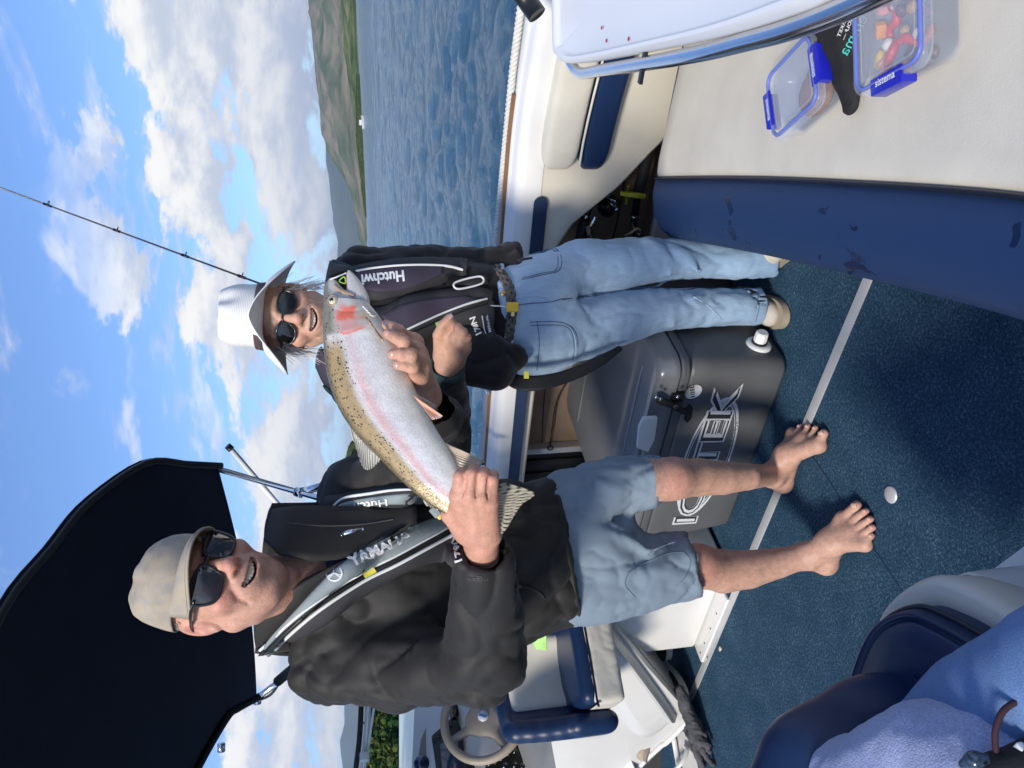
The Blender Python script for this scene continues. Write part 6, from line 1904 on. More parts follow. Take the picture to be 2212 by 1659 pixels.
def foot_r():
    heel = WZ(1784, 1216, 0.033); ankle = WZ(1742, 1200, 0.092); mid = WZ(1800, 1172, 0.048)
    bm_ = WZ(1822, 1122, 0.024); bl_ = WZ(1868, 1176, 0.020)
    toes = [(WZ(1852, 1092, 0.0150), 0.0145), (WZ(1871, 1104, 0.0120), 0.0104), (WZ(1881, 1121, 0.0115), 0.0098), (WZ(1886, 1139, 0.011), 0.0094), (WZ(1884, 1157, 0.0105), 0.0088)]
    return leg_(W(1508, 1222, 2.13), [W(1560, 1234, 2.165), W(1615, 1230, 2.175), W(1680, 1216, 2.18)], [0.056, 0.060, 0.053, 0.042, 0.033], heel, ankle, mid, bm_, bl_, toes, -1)
fl_, tl_ = foot_l(); fr_, tr_ = foot_r(); parts += [fl_, fr_]
# trunk under the clothes, so that the figure is one body
V = Vol(W(900, 1200, 1.95) - 0.75, W(900, 1200, 1.95) + 0.75, 0.02)
V.chain([W(650, 1235, 1.72), W(850, 1250, 1.88), W(1050, 1215, 1.99), W(1200, 1195, 2.08)], [0.05, 0.10, 0.11, 0.11], k=0.03)
V.chain([W(760, 1060, 1.84), W(720, 1240, 1.80), W(720, 1430, 1.82), W(1040, 1430, 1.62), W(1045, 1230, 1.42)], [0.03, 0.05, 0.03, 0.03, 0.025], k=0.03)
V.chain([W(790, 1070, 1.90), W(944, 955, 1.70), W(922, 880, 1.55)], [0.03, 0.03, 0.025], k=0.03)
V.chain([W(1200, 1195, 2.08), W(1350, 1225, 2.10), W(1500, 1222, 2.12)], [0.09, 0.06, 0.05], k=0.03)
V.chain([W(1200, 1150, 2.08), W(1320, 1055, 2.08), W(1450, 1034, 2.07)], [0.09, 0.05, 0.045], k=0.03)
v, F = vol_raw(V, 1); parts.append((v, F, np.tile(SK, (len(v), 1))))
v, F, C = join_parts(parts)
body = mesh_obj('body', v, F, MATS['skin'], man, True, colors=C)
nails(body, [(ltips[i] + CB * 0.0095 + (ldips[i] - ltips[i]) * 0.25, CB + (ltips[i] - ldips[i]) * 3, ltips[i] - ldips[i], 0.0105) for i in range(4)])
nails(body, [(t + UZ * 0.0138 * (1.05 if i == 0 else 0.72) + np.array([0.003, -0.002, 0]), UZ + CB * 0.35, CB * np.array([1, 1, 0]) + CR * (0.5 if side else 0.1), 0.014 if i == 0 else 0.0085) for side, tt in ((1, tl_), (0, tr_)) for i, t in enumerate(tt)])
teeth(man, HL, curm, 8, None)

# --- jacket
V = Vol(W(880, 1230, 1.85) - np.array([0.52, 0.52, 0.62]), W(880, 1230, 1.85) + np.array([0.52, 0.52, 0.55]), 0.0072)
shR, shL = W(712, 1432, 1.83), W(778, 1062, 1.88)
elR, wrR = W(1046, 1432, 1.60), W(1046, 1200, 1.385)
elL, wrL = W(950, 945, 1.68), W(912, 836, 1.475)
ch, be, he = W(830, 1262, 1.90), W(1050, 1222, 2.00), W(1240, 1192, 2.10)
V.cap(ch, be, 0.222, 0.205, fl=(CB, 0.66))
V.cap(be, he, 0.205, 0.192, fl=(CB, 0.74), k=0.05)
V.cap(shR, shL, 0.078, 0.076, k=0.07)
V.cap(W(650, 1245, 1.79), ch, 0.075, 0.13, k=0.08)
V.chain([shR, W(870, 1446, 1.74), elR], [0.090, 0.088, 0.076], k=0.05)
V.chain([elR, W(1048, 1320, 1.50), wrR], [0.076, 0.067, 0.056], k=0.02)
V.chain([shL, W(868, 1005, 1.78), elL], [0.082, 0.078, 0.066], k=0.05)
V.chain([elL, wrL], [0.064, 0.046], k=0.02)
# folds: elbow creases, pulled cloth from the armpit, drag lines over the belly
def groove(pts, r, k=0.02, d0=1.6):
    V.chain(pts, [r] * len(pts), k=k, op='s')
V.chain([W(1010, 1350, 1.47), W(1040, 1385, 1.49), W(1075, 1420, 1.53)], [0.004, 0.008, 0.004], k=0.02, op='s')
V.chain([W(835, 1365, 1.70), W(900, 1370, 1.68), W(965, 1345, 1.66)], [0.010, 0.014, 0.012], k=0.03, op='s')
V.chain([W(745, 1330, 1.70), W(800, 1345, 1.70), W(850, 1375, 1.70)], [0.006, 0.010, 0.006], k=0.03, op='s')
V.chain([W(700, 1410, 1.74), W(760, 1380, 1.70), W(850, 1370, 1.70)], [0.004, 0.008, 0.008], k=0.025, op='s')
for a, b, c in (((1130, 1120), (1180, 1150), (1235, 1170)), ((1120, 1180), (1170, 1215), (1240, 1230)), ((1115, 1240), (1170, 1270), (1240, 1280)), ((1120, 1290), (1170, 1315), (1230, 1325))):
    V.chain([W(*a, 1.90), W(*b, 1.915), W(*c, 1.955)], [0.008, 0.012, 0.008], k=0.03)
# hem cut and cuff cut
hn = nrm(W(1262, 1190, 2.12) - W(1000, 1215, 1.98))
hp0 = W(1243, 1195, 2.10)
Pa, Pb, Pc = W(1262, 1345, 2.08), W(1208, 1045, 2.04), W(1236, 1195, 2.25)
hn = nrm(np.cross(Pb - Pa, Pc - Pa)); hn = hn if hn @ (W(1400, 1195, 2.1) - Pa) > 0 else -hn
V.put(lambda Q: (Q - Pa) @ hn, he - 0.35, he + 0.35, 0.0, 'i')
cn = nrm(wrR - elR); cp_ = W(1050, 1184, 1.372)
def cuffcut(Q):
    d = (Q - cp_) @ cn
    r = np.linalg.norm(Q - cp_, axis=-1)
    return np.where(r < 0.16, d, -1.0)
V.put(cuffcut, cp_ - 0.15, cp_ + 0.15, 0.0, 'i')
V.cap(cp_ + cn * 0.08, cp_ - cn * 0.05, 0.040, 0.036, op='s')
V.cap(be, he + hn * 0.2, 0.16, 0.176, fl=(CB, 0.72), op='s') if False else None
jk = vol_obj('jacket', V, MATS['jacket_black'], man, relax=2, wr=[(0.022, 6.0, dict(stretch=(1.3, 1.3, 0.8), o=2)), (0.009, 12.0, dict(o=2)), (0.0012, 36.0)])
js = Surf(jk)
v, f = g_ribbon(js, [(1254, 1336), (1240, 1260), (1226, 1180), (1212, 1100), (1203, 1056)], 0.012, off=0.001, rise=0.003); mesh_obj('jacket_hem', v, f, MATS['jacket_black'], jk)
v, f = g_ribbon(js, [(994, 1192), (1010, 1191), (1040, 1192), (1070, 1192), (1098, 1192)], 0.012, off=0.001, rise=0.003); mesh_obj('cuff_hem', v, f, MATS['jacket_black'], jk)
# cuff tab with embroidered word
v, f = g_patch(js, [(1016, 1205), (1042, 1208), (1060, 1209)], [(1014, 1219), (1042, 1222), (1060, 1222)], 14, 5, off=0.003, sink=0.005); mesh_obj('cuff_tab', v, f, MATS['black_rubber'], jk)
pm('embroidery', (0.055, 0.053, 0.050), 0.6)
print_on('sleeve_lettering', 'rab', MATS['embroidery'], jk, js, (1020, 1256), (1050, 1256), 10, bold=0.02) if False else print_on('sleeve_lettering', 'azBu', MATS['embroidery'], jk, js, (1010, 1254), (1054, 1254), 10, bold=0.01)
v, f = g_ribbon(js, [(1112, 1268), (1140, 1268), (1165, 1280), (1176, 1292)], 0.008, off=0.001, rise=0.003); mesh_obj('pocket_welt', v, f, MATS['jacket_black'], jk)
# shirt in the neck opening
V = Vol(W(690, 1225, 1.68) - 0.2, W(690, 1225, 1.68) + 0.2, 0.006)
V.chain([W(640, 1240, 1.735), W(690, 1225, 1.745), W(745, 1208, 1.765)], [0.076, 0.070, 0.055], k=0.03, fl=(CB, 0.9))
V.put(lambda Q: -((Q - W(632, 1240, 1.68)) @ nrm(W(800, 1195, 1.68) - W(632, 1240, 1.68))), W(690, 1225, 1.68) - 0.2, W(690, 1225, 1.68) + 0.2, 0.0, 'i')
shirt = vol_obj('shirt', V, MATS['shirt_blue'], man, relax=1, wr=[(0.006, 22.0), (0.003, 50.0)])
# collar and open jacket front
def lapel(name, inner, outer, th, m, n=26, k=9, puff=0.006):
    A = spline([W(*p) for p in inner], n); B = spline([W(*p) for p in outer], n)
    G = np.zeros((n, k, 3))
    for j in range(k):
        t = j / (k - 1); G[:, j] = A * (1 - t) + B * t + CB * (puff * math.sin(math.pi * t))
    G += CB * (0.004 * fbm(G * 18.0, 2))[..., None]
    nn = np.cross(G[1, 0] - G[0, 0], G[0, 1] - G[0, 0])
    if nn @ CB < 0: G = G[:, ::-1]
    v, f = g_shell(G, th); return mesh_obj(name, v, f, m, man)
fl1 = lapel('jacket_front', [(569, 1166, 1.63), (600, 1190, 1.60), (660, 1206, 1.61), (740, 1204, 1.64), (820, 1172, 1.68), (900, 1128, 1.70)], [(588, 1098, 1.70), (630, 1093, 1.70), (690, 1092, 1.71), (760, 1094, 1.72), (830, 1092, 1.73), (900, 1092, 1.72)], 0.014, MATS['jacket_black'])
fl2 = lapel('jacket_collar', [(549, 1330, 1.68), (590, 1300, 1.64), (650, 1262, 1.625), (720, 1222, 1.635), (790, 1190, 1.66)], [(553, 1402, 1.74), (590, 1376, 1.70), (650, 1318, 1.66), (720, 1256, 1.652), (800, 1205, 1.662)], 0.014, MATS['jacket_black'])
lapel('jacket_collar', [(588, 1098, 1.70), (575, 1130, 1.80), (565, 1220, 1.90), (556, 1320, 1.90), (554, 1402, 1.745)], [(690, 1095, 1.76), (680, 1130, 1.84), (670, 1220, 1.94), (660, 1320, 1.94), (640, 1410, 1.80)], 0.012, MATS['jacket_black'], puff=0.0)
v, f = g_ribbon(Surf(fl1), [(620, 1130), (700, 1136), (780, 1133), (850, 1122)], 0.003, off=0.001, rise=0.001); mesh_obj('front_seam', v, f, MATS['embroidery'], fl1)
v, f = g_tube([W(738, 1156, 1.622), W(746, 1152, 1.618), W(762, 1147, 1.618), W(784, 1143, 1.630)], [0.003, 0.0045, 0.0045, 0.003], 8, n=16); mesh_obj('zip_pull', v, f, MATS['steel'], fl1)
v, f = g_tube([W(577, 1332, 1.66), W(586, 1320, 1.655), W(600, 1308, 1.652)], 0.004, 8, n=8); mesh_obj('zip_pull', v, f, MATS['steel'], fl2)

# --- life vest
vest = thing('person_tmp', (0, 0, 0), '', '') if False else None
vs_ = Surf(jk, fl1, fl2)
v, f = g_patch(vs_, [(561, 1404), (600, 1388), (640, 1386), (700, 1352), (777, 1296), (860, 1246), (930, 1214), (985, 1222)], [(566, 1400), (628, 1327), (665, 1284), (703, 1246), (755, 1201), (852, 1148), (926, 1120), (985, 1112)], 46, 12, off=0.010, bulge=0.022, sink=0.02)
lv = mesh_obj('life_vest', v, f, MATS['vest_dark'], man)
ls_ = Surf(lv, jk, fl1, fl2)
v, f = g_patch(ls_, [(572, 1404), (621, 1353), (684, 1301), (777, 1241), (852, 1204), (930, 1160), (980, 1134)], [(600, 1366), (632, 1330), (703, 1250), (757, 1205), (852, 1153), (926, 1125), (975, 1115)], 44, 8, off=0.004, bulge=0.004, sink=0.004)
vg = mesh_obj('vest_panel', v, f, MATS['vest_grey'], lv)
zip_ = [(563, 1406), (590, 1382), (621, 1352), (684, 1300), (777, 1240), (852, 1203), (920, 1166), (976, 1136)]
off_ = lambda pts, d: [(a + d * 0.55, b + d * 0.83) for a, b in pts]
v, f = g_ribbon(ls_, off_(zip_, 0), 0.0055, n=60, off=0.003, rise=0.0025); mesh_obj('vest_edge', v, f, MATS['vest_piping'], lv)
v, f = g_ribbon(ls_, off_(zip_, 9), 0.0085, n=60, off=0.002, rise=0.002); mesh_obj('vest_zip', v, f, MATS['black_plastic'], lv)
v, f = g_ribbon(ls_, off_(zip_, 18), 0.0075, n=60, off=0.003, rise=0.002); mesh_obj('vest_edge', v, f, MATS['vest_piping'], lv)
v, f = g_ribbon(ls_, [(786, 1244), (811, 1229)], 0.013, n=10, off=0.0055, rise=0.001); mesh_obj('vest_tab', v, f, MATS['yellow_soft'], lv)
lg_ = Surf(vg, lv, jk)
print_on('vest_lettering', 'YAMAHA', MATS['print_white'], lv, lg_, (758, 1226), (886, 1160), 20, off=0.0055, bold=0.045)
# tuning-fork roundel
def roundel(px, py, r):
    mb = MB(); n = 28
    for rr, w in ((r, 2.2),):
        pts = [(px + rr * math.cos(t), py + rr * math.sin(t)) for t in np.linspace(0, 2 * np.pi, n + 1)]
        v, f = g_ribbon(lg_, pts, w * 1.5 / FOC * 1.6, n=n + 1, off=0.002, m=3); mb.add(v, f)
    for a in (0.4, 0.4 + 2 * math.pi / 3, 0.4 + 4 * math.pi / 3):
        for d in (-0.14, 0.14):
            v, f = g_ribbon(lg_, [(px, py), (px + r * 0.9 * math.cos(a + d), py + r * 0.9 * math.sin(a + d))], 0.0018, n=5, off=0.002, m=3); mb.add(v, f)
    mb.build('vest_emblem', MATS['print_white'], lv, smooth=False)
roundel(722, 1238, 17)
print_on('vest_lettering', '170N', MATS['print_white'], lv, Surf(lv, jk), (998, 1213), (984, 1156), 16, off=0.004, bold=0.03)
# left half of the vest, mostly behind the fish and the lapel
v, f = g_patch(js, [(700, 1112), (760, 1096), (830, 1090), (900, 1092), (950, 1098)], [(716, 1072), (777, 1058), (850, 1048), (905, 1044), (950, 1060)], 24, 8, off=0.014, bulge=0.016, sink=0.02)
lv2 = mesh_obj('life_vest', v, f, MATS['vest_dark'], man)
l2s = Surf(lv2, jk)
v, f = g_patch(l2s, [(722, 1100), (777, 1092), (850, 1088), (915, 1088)], [(735, 1088), (777, 1078), (850, 1068), (907, 1064)], 24, 6, off=0.003, bulge=0.002, sink=0.003); vg2 = mesh_obj('vest_panel', v, f, MATS['vest_grey'], lv2)
v, f = g_ribbon(l2s, [(722, 1092), (740, 1078), (777, 1070), (850, 1060), (905, 1056)], 0.005, n=30, off=0.004, rise=0.002); mesh_obj('vest_edge', v, f, MATS['vest_piping'], lv2)
print_on('vest_lettering', 'Hutch', MATS['print_white'], lv2, Surf(vg2, lv2), (836, 1077), (764, 1087), 14, off=0.002, bold=0.02)
# buckle by the tail
bk = W(949, 1103, 1.60)
v, f = g_box((-0.016, -0.013, -0.006), (0.016, 0.013, 0.006), 0.004, 2, R=np.array([nrm(CR * 0.7 + CU * 0.6), nrm(-CR * 0.6 + CU * 0.7), CB]), c=bk); autosmooth(mesh_obj('buckle', v, f, MATS['yellow'], lv))
v, f = g_box((-0.011, -0.008, -0.002), (0.011, 0.008, 0.004), 0.002, 2, R=np.array([nrm(CR * 0.7 + CU * 0.6), nrm(-CR * 0.6 + CU * 0.7), CB]), c=bk + CB * 0.006 + CU * 0.008 - CR * 0.002); autosmooth(mesh_obj('buckle_button', v, f, MATS['vest_grey'], lv))

# --- shorts
V = Vol(W(1340, 1170, 2.08) - np.array([0.30, 0.30, 0.30]), W(1340, 1170, 2.08) + np.array([0.30, 0.30, 0.32]), 0.0064)
hp = W(1195, 1190, 2.09)
V.cap(hp, W(1250, 1190, 2.10), 0.178, 0.172, fl=(CB, 0.80))
kR, kL = W(1520, 1216, 2.125), W(1440, 1033, 2.075)
V.chain([W(1250, 1255, 2.10), W(1380, 1238, 2.11), kR], [0.118, 0.103, 0.086], k=0.04)
V.chain([W(1230, 1100, 2.09), W(1330, 1050, 2.085), kL], [0.105, 0.083, 0.066], k=0.03)
V.cap(W(1305, 1120, 2.03), W(1400, 1110, 2.02), 0.006, 0.004, k=0.03, op='s')
for pa, pb, pc in ((W(1511, 1161, 2.07), W(1506, 1268, 2.09), W(1530, 1205, 2.0)), (W(1398, 978, 2.06), W(1446, 1075, 2.06), W(1446, 1020, 2.0))):
    pass
def hem(pc, axis, rad, r_in):
    ax = nrm(axis)
    def cut(Q):
        d = (Q - pc) @ ax; r = np.linalg.norm((Q - pc) - d[..., None] * ax, axis=-1)
        return np.where((r < rad) & (np.abs(d) < 0.2), d, -1.0)
    V.put(cut, pc - 0.16, pc + 0.16, 0.0, 'i')
    V.cap(pc - ax * 0.05, pc + ax * 0.06, r_in, r_in, op='s')
axR = nrm(kR - W(1380, 1238, 2.11)); axL = nrm(kL - W(1330, 1050, 2.085))
hem(W(1500, 1219, 2.122), axR * 1.0 + CR * 0.12 + CB * 0.22, 0.135, 0.076)
hem(W(1428, 1036, 2.076), axL * 1.0 - CR * 0.25 + CB * 0.2, 0.105, 0.057)
for a, b, c in (((1330, 1150), (1400, 1190), (1460, 1170)), ((1310, 1200), (1390, 1240), (1450, 1215)), ((1280, 1290), (1350, 1300), (1420, 1280)), ((1290, 1040), (1340, 1060), (1400, 1050))):
    V.chain([W(*a, 2.0), W(*b, 2.015), W(*c, 2.03)], [0.004, 0.008, 0.005], k=0.03)
sh = vol_obj('shorts', V, MATS['shorts_blue'], man, relax=2, wr=[(0.014, 8.0, dict(stretch=(1.4, 1.4, 0.6), o=2)), (0.005, 20.0, dict(o=2))])
ss = Surf(sh)
pm('stitch_blue', (0.12, 0.16, 0.20), 0.8)
for pts in ([(1358, 1236), (1400, 1212), (1440, 1196), (1476, 1192)], [(1358, 1236), (1350, 1262), (1372, 1290)], [(1476, 1192), (1492, 1210), (1484, 1240), (1470, 1258)], [(1482, 1142), (1512, 1170), (1514, 1215), (1497, 1262)], [(1408, 984), (1430, 1004), (1434, 1040), (1432, 1074)]):
    v, f = g_ribbon(ss, pts, 0.0028, n=24, off=0.0008, rise=0.0008, m=3); mesh_obj('seam', v, f, MATS['stitch_blue'], sh)

# --- beige cap
def cap_(L):
    n, m = 40, 64
    G = np.zeros((n, m, 3)); 
    for i in range(n):
        a = (i / (n - 1)) * math.pi / 2
        for j in range(m):
            t = 2 * np.pi * j / m
            rx, rz, ry = 0.088, 0.107, 0.084
            e = math.cos(a) ** 0.62
            x = rx * e * math.sin(t); z = rz * e * math.cos(t) - 0.016 - 0.030 * math.sin(a) ** 2; y = 0.050 + ry * math.sin(a) ** 1.0 - 0.020 * (1 - math.cos(t)) * 0.5 * (1 - math.sin(a))
            G[i, j] = (x, y, z)
    nz = fbm(G * 26.0, 3)
    amp = np.clip(np.linspace(0, 1, n) * 2.0, 0.15, 1.0)[:, None]
    c = np.array([0, 0.04, -0.016]); d = G - c; d = d / np.linalg.norm(d, axis=2, keepdims=True)
    G = G + d * (nz * 0.0035 * amp)[..., None]
    for k in range(6):                                # panel seams
        t0 = 2 * np.pi * (k + 0.5) / 6
        tt = np.abs((np.linspace(0, 2 * np.pi, m, endpoint=False) - t0 + np.pi) % (2 * np.pi) - np.pi)
        G = G - d * (0.0022 * np.exp(-(tt / 0.06) ** 2))[None, :, None]
    P = np.array([[L(p) for p in r] for r in G])
    v, f = g_shell(P, -0.003, cv=True)
    o = mesh_obj('cap_crown', v, f, MATS['cap_beige'], man)
    # brim
    n, m = 22, 30
    B = np.zeros((n, m, 3))
    for i in range(n):
        s = i / (n - 1)
        for j in range(m):
            t = math.radians(-68 + 136 * j / (m - 1))
            x0, z0 = 0.0875 * math.sin(t), 0.106 * math.cos(t) - 0.016
            ext = 0.078 * max(0.0, math.cos(t * 1.3)) ** 0.55
            x = x0 * (1 + 0.02 * s); z = z0 + ext * s
            y = 0.050 - 0.020 * (1 - math.cos(t)) * 0.5 - 0.016 * s * s - 3.4 * s * (x ** 2) + 0.004
            B[i, j] = (x, y, z)
    P = np.array([[L(p) for p in r] for r in B])
    v, f = g_shell(P, 0.004)
    br = mesh_obj('cap_brim', v, f, MATS['cap_beige'], o)
    for s in (0.93,):
        pts = P[int(s * (n - 1))]
        v, f = g_tube(pts + hu * 0.0006, 0.0011, 5); mesh_obj('brim_stitch', v, f, MATS['cap_beige'], br)
    v, f = g_lathe([(0.0, 0.003), (0.006, 0.001), (0.007, -0.002)], L((0, 0.1355, -0.046)), hu, 12); mesh_obj('cap_button', v, f, MATS['cap_beige'], o)
    return o, P
capo, BP = cap_(HL)
cps = Surf(capo)
pm('cap_thread', (0.22, 0.20, 0.18), 0.7)
mbx = MB()
for pts in ([(392, 1220), (398, 1216), (400, 1210), (396, 1203)], [(384, 1222), (391, 1221)]):
    v, f = g_ribbon(cps, pts, 0.0028, n=12, off=0.0015, rise=0.0008, m=3); mbx.add(v, f)
mbx.build('cap_emblem', MATS['cap_thread'], capo)

# --- wraparound sunglasses
def wrap_glasses(L, parent):
    def P(x, y): 
        return np.array([x, y, 0.1045 - 5.2 * x * x + (0.004 if abs(x) < 0.012 else 0)])
    g = None
    for s in (1, -1):
        out = [(1.06 * a_, 1.05 * b_) for a_, b_ in [(0.0085, 0.014), (0.020, 0.0195), (0.040, 0.0215), (0.060, 0.020), (0.066, 0.0155), (0.0665, 0.002), (0.062, -0.014), (0.055, -0.0235), (0.040, -0.0265), (0.024, -0.025), (0.0145, -0.018), (0.0095, -0.002)]]
        Q = spline([(s * a, b, 0) for a, b in out], 54, True)
        pts = np.array([L(P(a, b)) for a, b, _ in Q])
        v, f = g_tube(pts, 0.0032, 8, closed=True)
        o = mesh_obj('sunglasses' if g is None else 'frame_rim', v, f, MATS['frame_black'], parent if g is None else g)
        if g is None: g = o
        c = Q.mean(0)
        rings = [[L(P(*(c + (q - c) * k)[:2]) + np.array([0, 0, 0.0015 * (1 - k * k)])) for q in Q] for k in (1.0, 0.8, 0.6, 0.4, 0.2, 0.02)]
        v, f = g_grid(np.array(rings), cv=True)
        if np.cross(np.array(v[1]) - v[0], np.array(v[54]) - v[0]) @ hz < 0: f = [q[::-1] for q in f]
        mesh_obj('lens', v, f, MATS['lens_dark'], g)
        arm = [(s * 0.062, 0.010, 0.083), (s * 0.072, 0.012, 0.066), (s * 0.080, 0.010, 0.03), (s * 0.083, 0.006, -0.012), (s * 0.082, -0.008, -0.035)]
        v, f = g_tube([L(a) for a in arm], [0.0065, 0.0085, 0.0060, 0.0045, 0.0040], 8, n=20, flat=0.5); mesh_obj('temple_arm', v, f, MATS['frame_black'], g)
    v, f = g_tube([L(P(-0.014, 0.008)), L(P(0, 0.0095) + np.array([0, 0, 0.003])), L(P(0.014, 0.008))], 0.0046, 8, n=10); mesh_obj('bridge', v, f, MATS['frame_black'], g)
    return g
wrap_glasses(HL, man)
# grey hair showing under the cap at the ear
pm('grey_hair', (0.30, 0.27, 0.24), 0.7)
mb = MB()
for i in range(160):
    s = random.choice((-1, -1, -1, 1)); y0 = random.uniform(-0.015, 0.045); z0 = random.uniform(-0.085, -0.005)
    x0 = 0.0765 * math.sqrt(max(0.05, 1 - ((y0 - 0.035) / 0.1) ** 2 - ((z0 + 0.018) / 0.102) ** 2))
    p = np.array([s * (x0 + 0.001), y0, z0])
    v, f = g_tube([HL(p), HL(p + np.array([s * 0.003, -0.008, -0.004])), HL(p + np.array([s * 0.002, -0.016, -0.010]))], [0.0009, 0.0008, 0.0003], 4); mb.add(v, f)
mb.build('hair', MATS['grey_hair'], man, auto=0)
# ================================================================== THE TROUT
trout = thing('trout', W(850, 800, 1.39), 'big silver rainbow trout with a pink stripe and open mouth held up by two hands', 'fish')
SEC = [((700, 650), (797, 655), 1.432, .50), ((698, 702), (824, 690), 1.424, .50), ((700, 748), (850, 735), 1.414, .49), ((706, 800), (874, 783), 1.402, .48), ((716, 841), (890, 822), 1.392, .48), ((734, 886), (908, 866), 1.382, .48),
       ((758, 924), (927, 900), 1.372, .47), ((786, 957), (948, 936), 1.362, .46), ((821, 992), (968, 967), 1.352, .45), ((856, 1028), (984, 999), 1.343, .43), ((892, 1062), (1000, 1026), 1.335, .42), ((932, 1092), (1016, 1047), 1.328, .40), ((968, 1114), (1034, 1064), 1.323, .38), ((998, 1132), (1054, 1082), 1.321, .34)]
UP = [((710, 604), (720, 600), 1.446, .75), ((703, 613), (729, 609), 1.444, .62), ((700, 624), (739, 621), 1.441, .56), ((699, 638), (756, 635), 1.437, .52), ((699, 652), (788, 652), 1.432, .45)]
LO = [((751, 585), (756, 584), 1.446, .95), ((748.5, 592), (764, 591), 1.445, .75), ((748.5, 606), (777, 606), 1.442, .62), ((749, 622), (788, 622), 1.438, .58), ((745, 640), (797, 641), 1.434, .52), ((735, 655), (800, 658), 1.431, .48)]
def fish_loft(S, n, m=112, cap0=True):
    A = spline([W(*s[0], s[2]) for s in S], n); B = spline([W(*s[1], s[2]) for s in S], n)
    th = np.interp(np.linspace(0, len(S) - 1, n), np.arange(len(S)), [s[3] for s in S])
    mid = (A + B) / 2; h = (A - B) / 2; hl = np.linalg.norm(h, axis=1)
    T = nrm_rows(np.gradient(mid, axis=0)); Nn = np.cross(T, h / hl[:, None]); Nn = nrm_rows(Nn)
    if Nn[n // 2] @ CB < 0: Nn = -Nn
    a = np.linspace(0, 2 * np.pi, m, endpoint=False)
    ca_ = np.sign(np.cos(a)) * np.abs(np.cos(a)) ** 0.92; sa_ = np.sign(np.sin(a)) * np.abs(np.sin(a)) ** 0.82
    G = mid[:, None] + h[:, None] * ca_[None, :, None] + Nn[:, None] * (hl * th)[:, None, None] * sa_[None, :, None]
    return G, mid, Nn, hl, np.cos(a), np.sin(a)
G, mid, Nn, hl, cv_, sv_ = fish_loft(SEC, 230)
Ls = np.concatenate([[0], np.cumsum(np.linalg.norm(np.diff(mid, axis=0), axis=1))]) + 0.075
# gill plate: a raised step that ends in a curved edge
vv = cv_[None, :] * np.ones((len(G), 1)); ss = Ls[:, None] * np.ones((1, G.shape[1]))
edge = 0.147 - 0.034 * (vv + 0.02) ** 2 + 0.004 * np.sin(vv * 6)
pre = 0.103 - 0.026 * (vv + 0.1) ** 2
D1 = np.clip((edge - ss) / 0.004, 0, 1) * np.clip(1 - np.abs(vv - (-0.12)) / 0.80, 0, 1) ** 0.35
D2 = np.exp(-((ss - pre) / 0.0028) ** 2) * np.clip(1 - np.abs(vv + 0.15) / 0.7, 0, 1) ** 0.5
side = np.abs(sv_)[None, :]
G = G + Nn[:, None] * (np.sign(sv_)[None, :, None]) * ((0.0034 * D1 - 0.0020 * D2) * side)[..., None]
# colours of the fish itself
def fish_col(s, v):
    dors = np.array([0.13, 0.105, 0.045]); gold = np.array([0.43, 0.29, 0.10]); pink = np.array([0.80, 0.46, 0.42]); silver = np.array([0.78, 0.75, 0.72]); belly = np.array([0.76, 0.74, 0.66])
    def mixs(a, b, t): return a * (1 - t[..., None]) + b * t[..., None]
    sm = lambda x, lo, hi: (lambda t: t * t * (3 - 2 * t))(np.clip((x - lo) / (hi - lo), 0, 1))
    c = mixs(np.broadcast_to(belly, v.shape + (3,)), np.broadcast_to(silver, v.shape + (3,)), sm(v, -0.8, -0.3))
    pk = np.exp(-((v - 0.12) / 0.13) ** 2) * (0.45 + 0.5 * sm(s, 0.16, 0.30))
    c = mixs(c, np.broadcast_to(pink, v.shape + (3,)), pk * 0.85)
    c = mixs(c, np.broadcast_to(gold, v.shape + (3,)), sm(v, 0.24, 0.48) * sm(s, 0.135, 0.185) * 0.9)
    c = mixs(c, np.broadcast_to(dors, v.shape + (3,)), sm(v, 0.70, 0.95) * 0.85)
    hd = 1 - sm(s, 0.138, 0.152)
    headc = mixs(np.broadcast_to(np.array([0.52, 0.50, 0.47]), v.shape + (3,)), np.broadcast_to(np.array([0.22, 0.205, 0.15]), v.shape + (3,)), sm(v, 0.25, 0.7))
    return mixs(c, headc, hd)
VV = []; FF = []; CC = []; LL = []; n0 = 0
def addg(G, s, v, cap_first=False, tintin=None):
    global n0
    P, f = g_grid(G, cv=True)
    n, m = G.shape[:2]
    f = [(a, b, c, d) for a, b, c, d in f]
    C = fish_col(s, v).reshape(-1, 3)
    if tintin is not None: C = tintin(P, C, v.reshape(-1))
    arc = (np.arccos(np.clip(v, -1, 1)) * 0.07)
    VV.append(P); FF.append(np.array(f) + n0); CC.append(C); LL.append(np.stack([s, arc, np.clip((v + 0.05) * 1.6, 0, 1)], -1).reshape(-1, 3)); n0 += len(P)
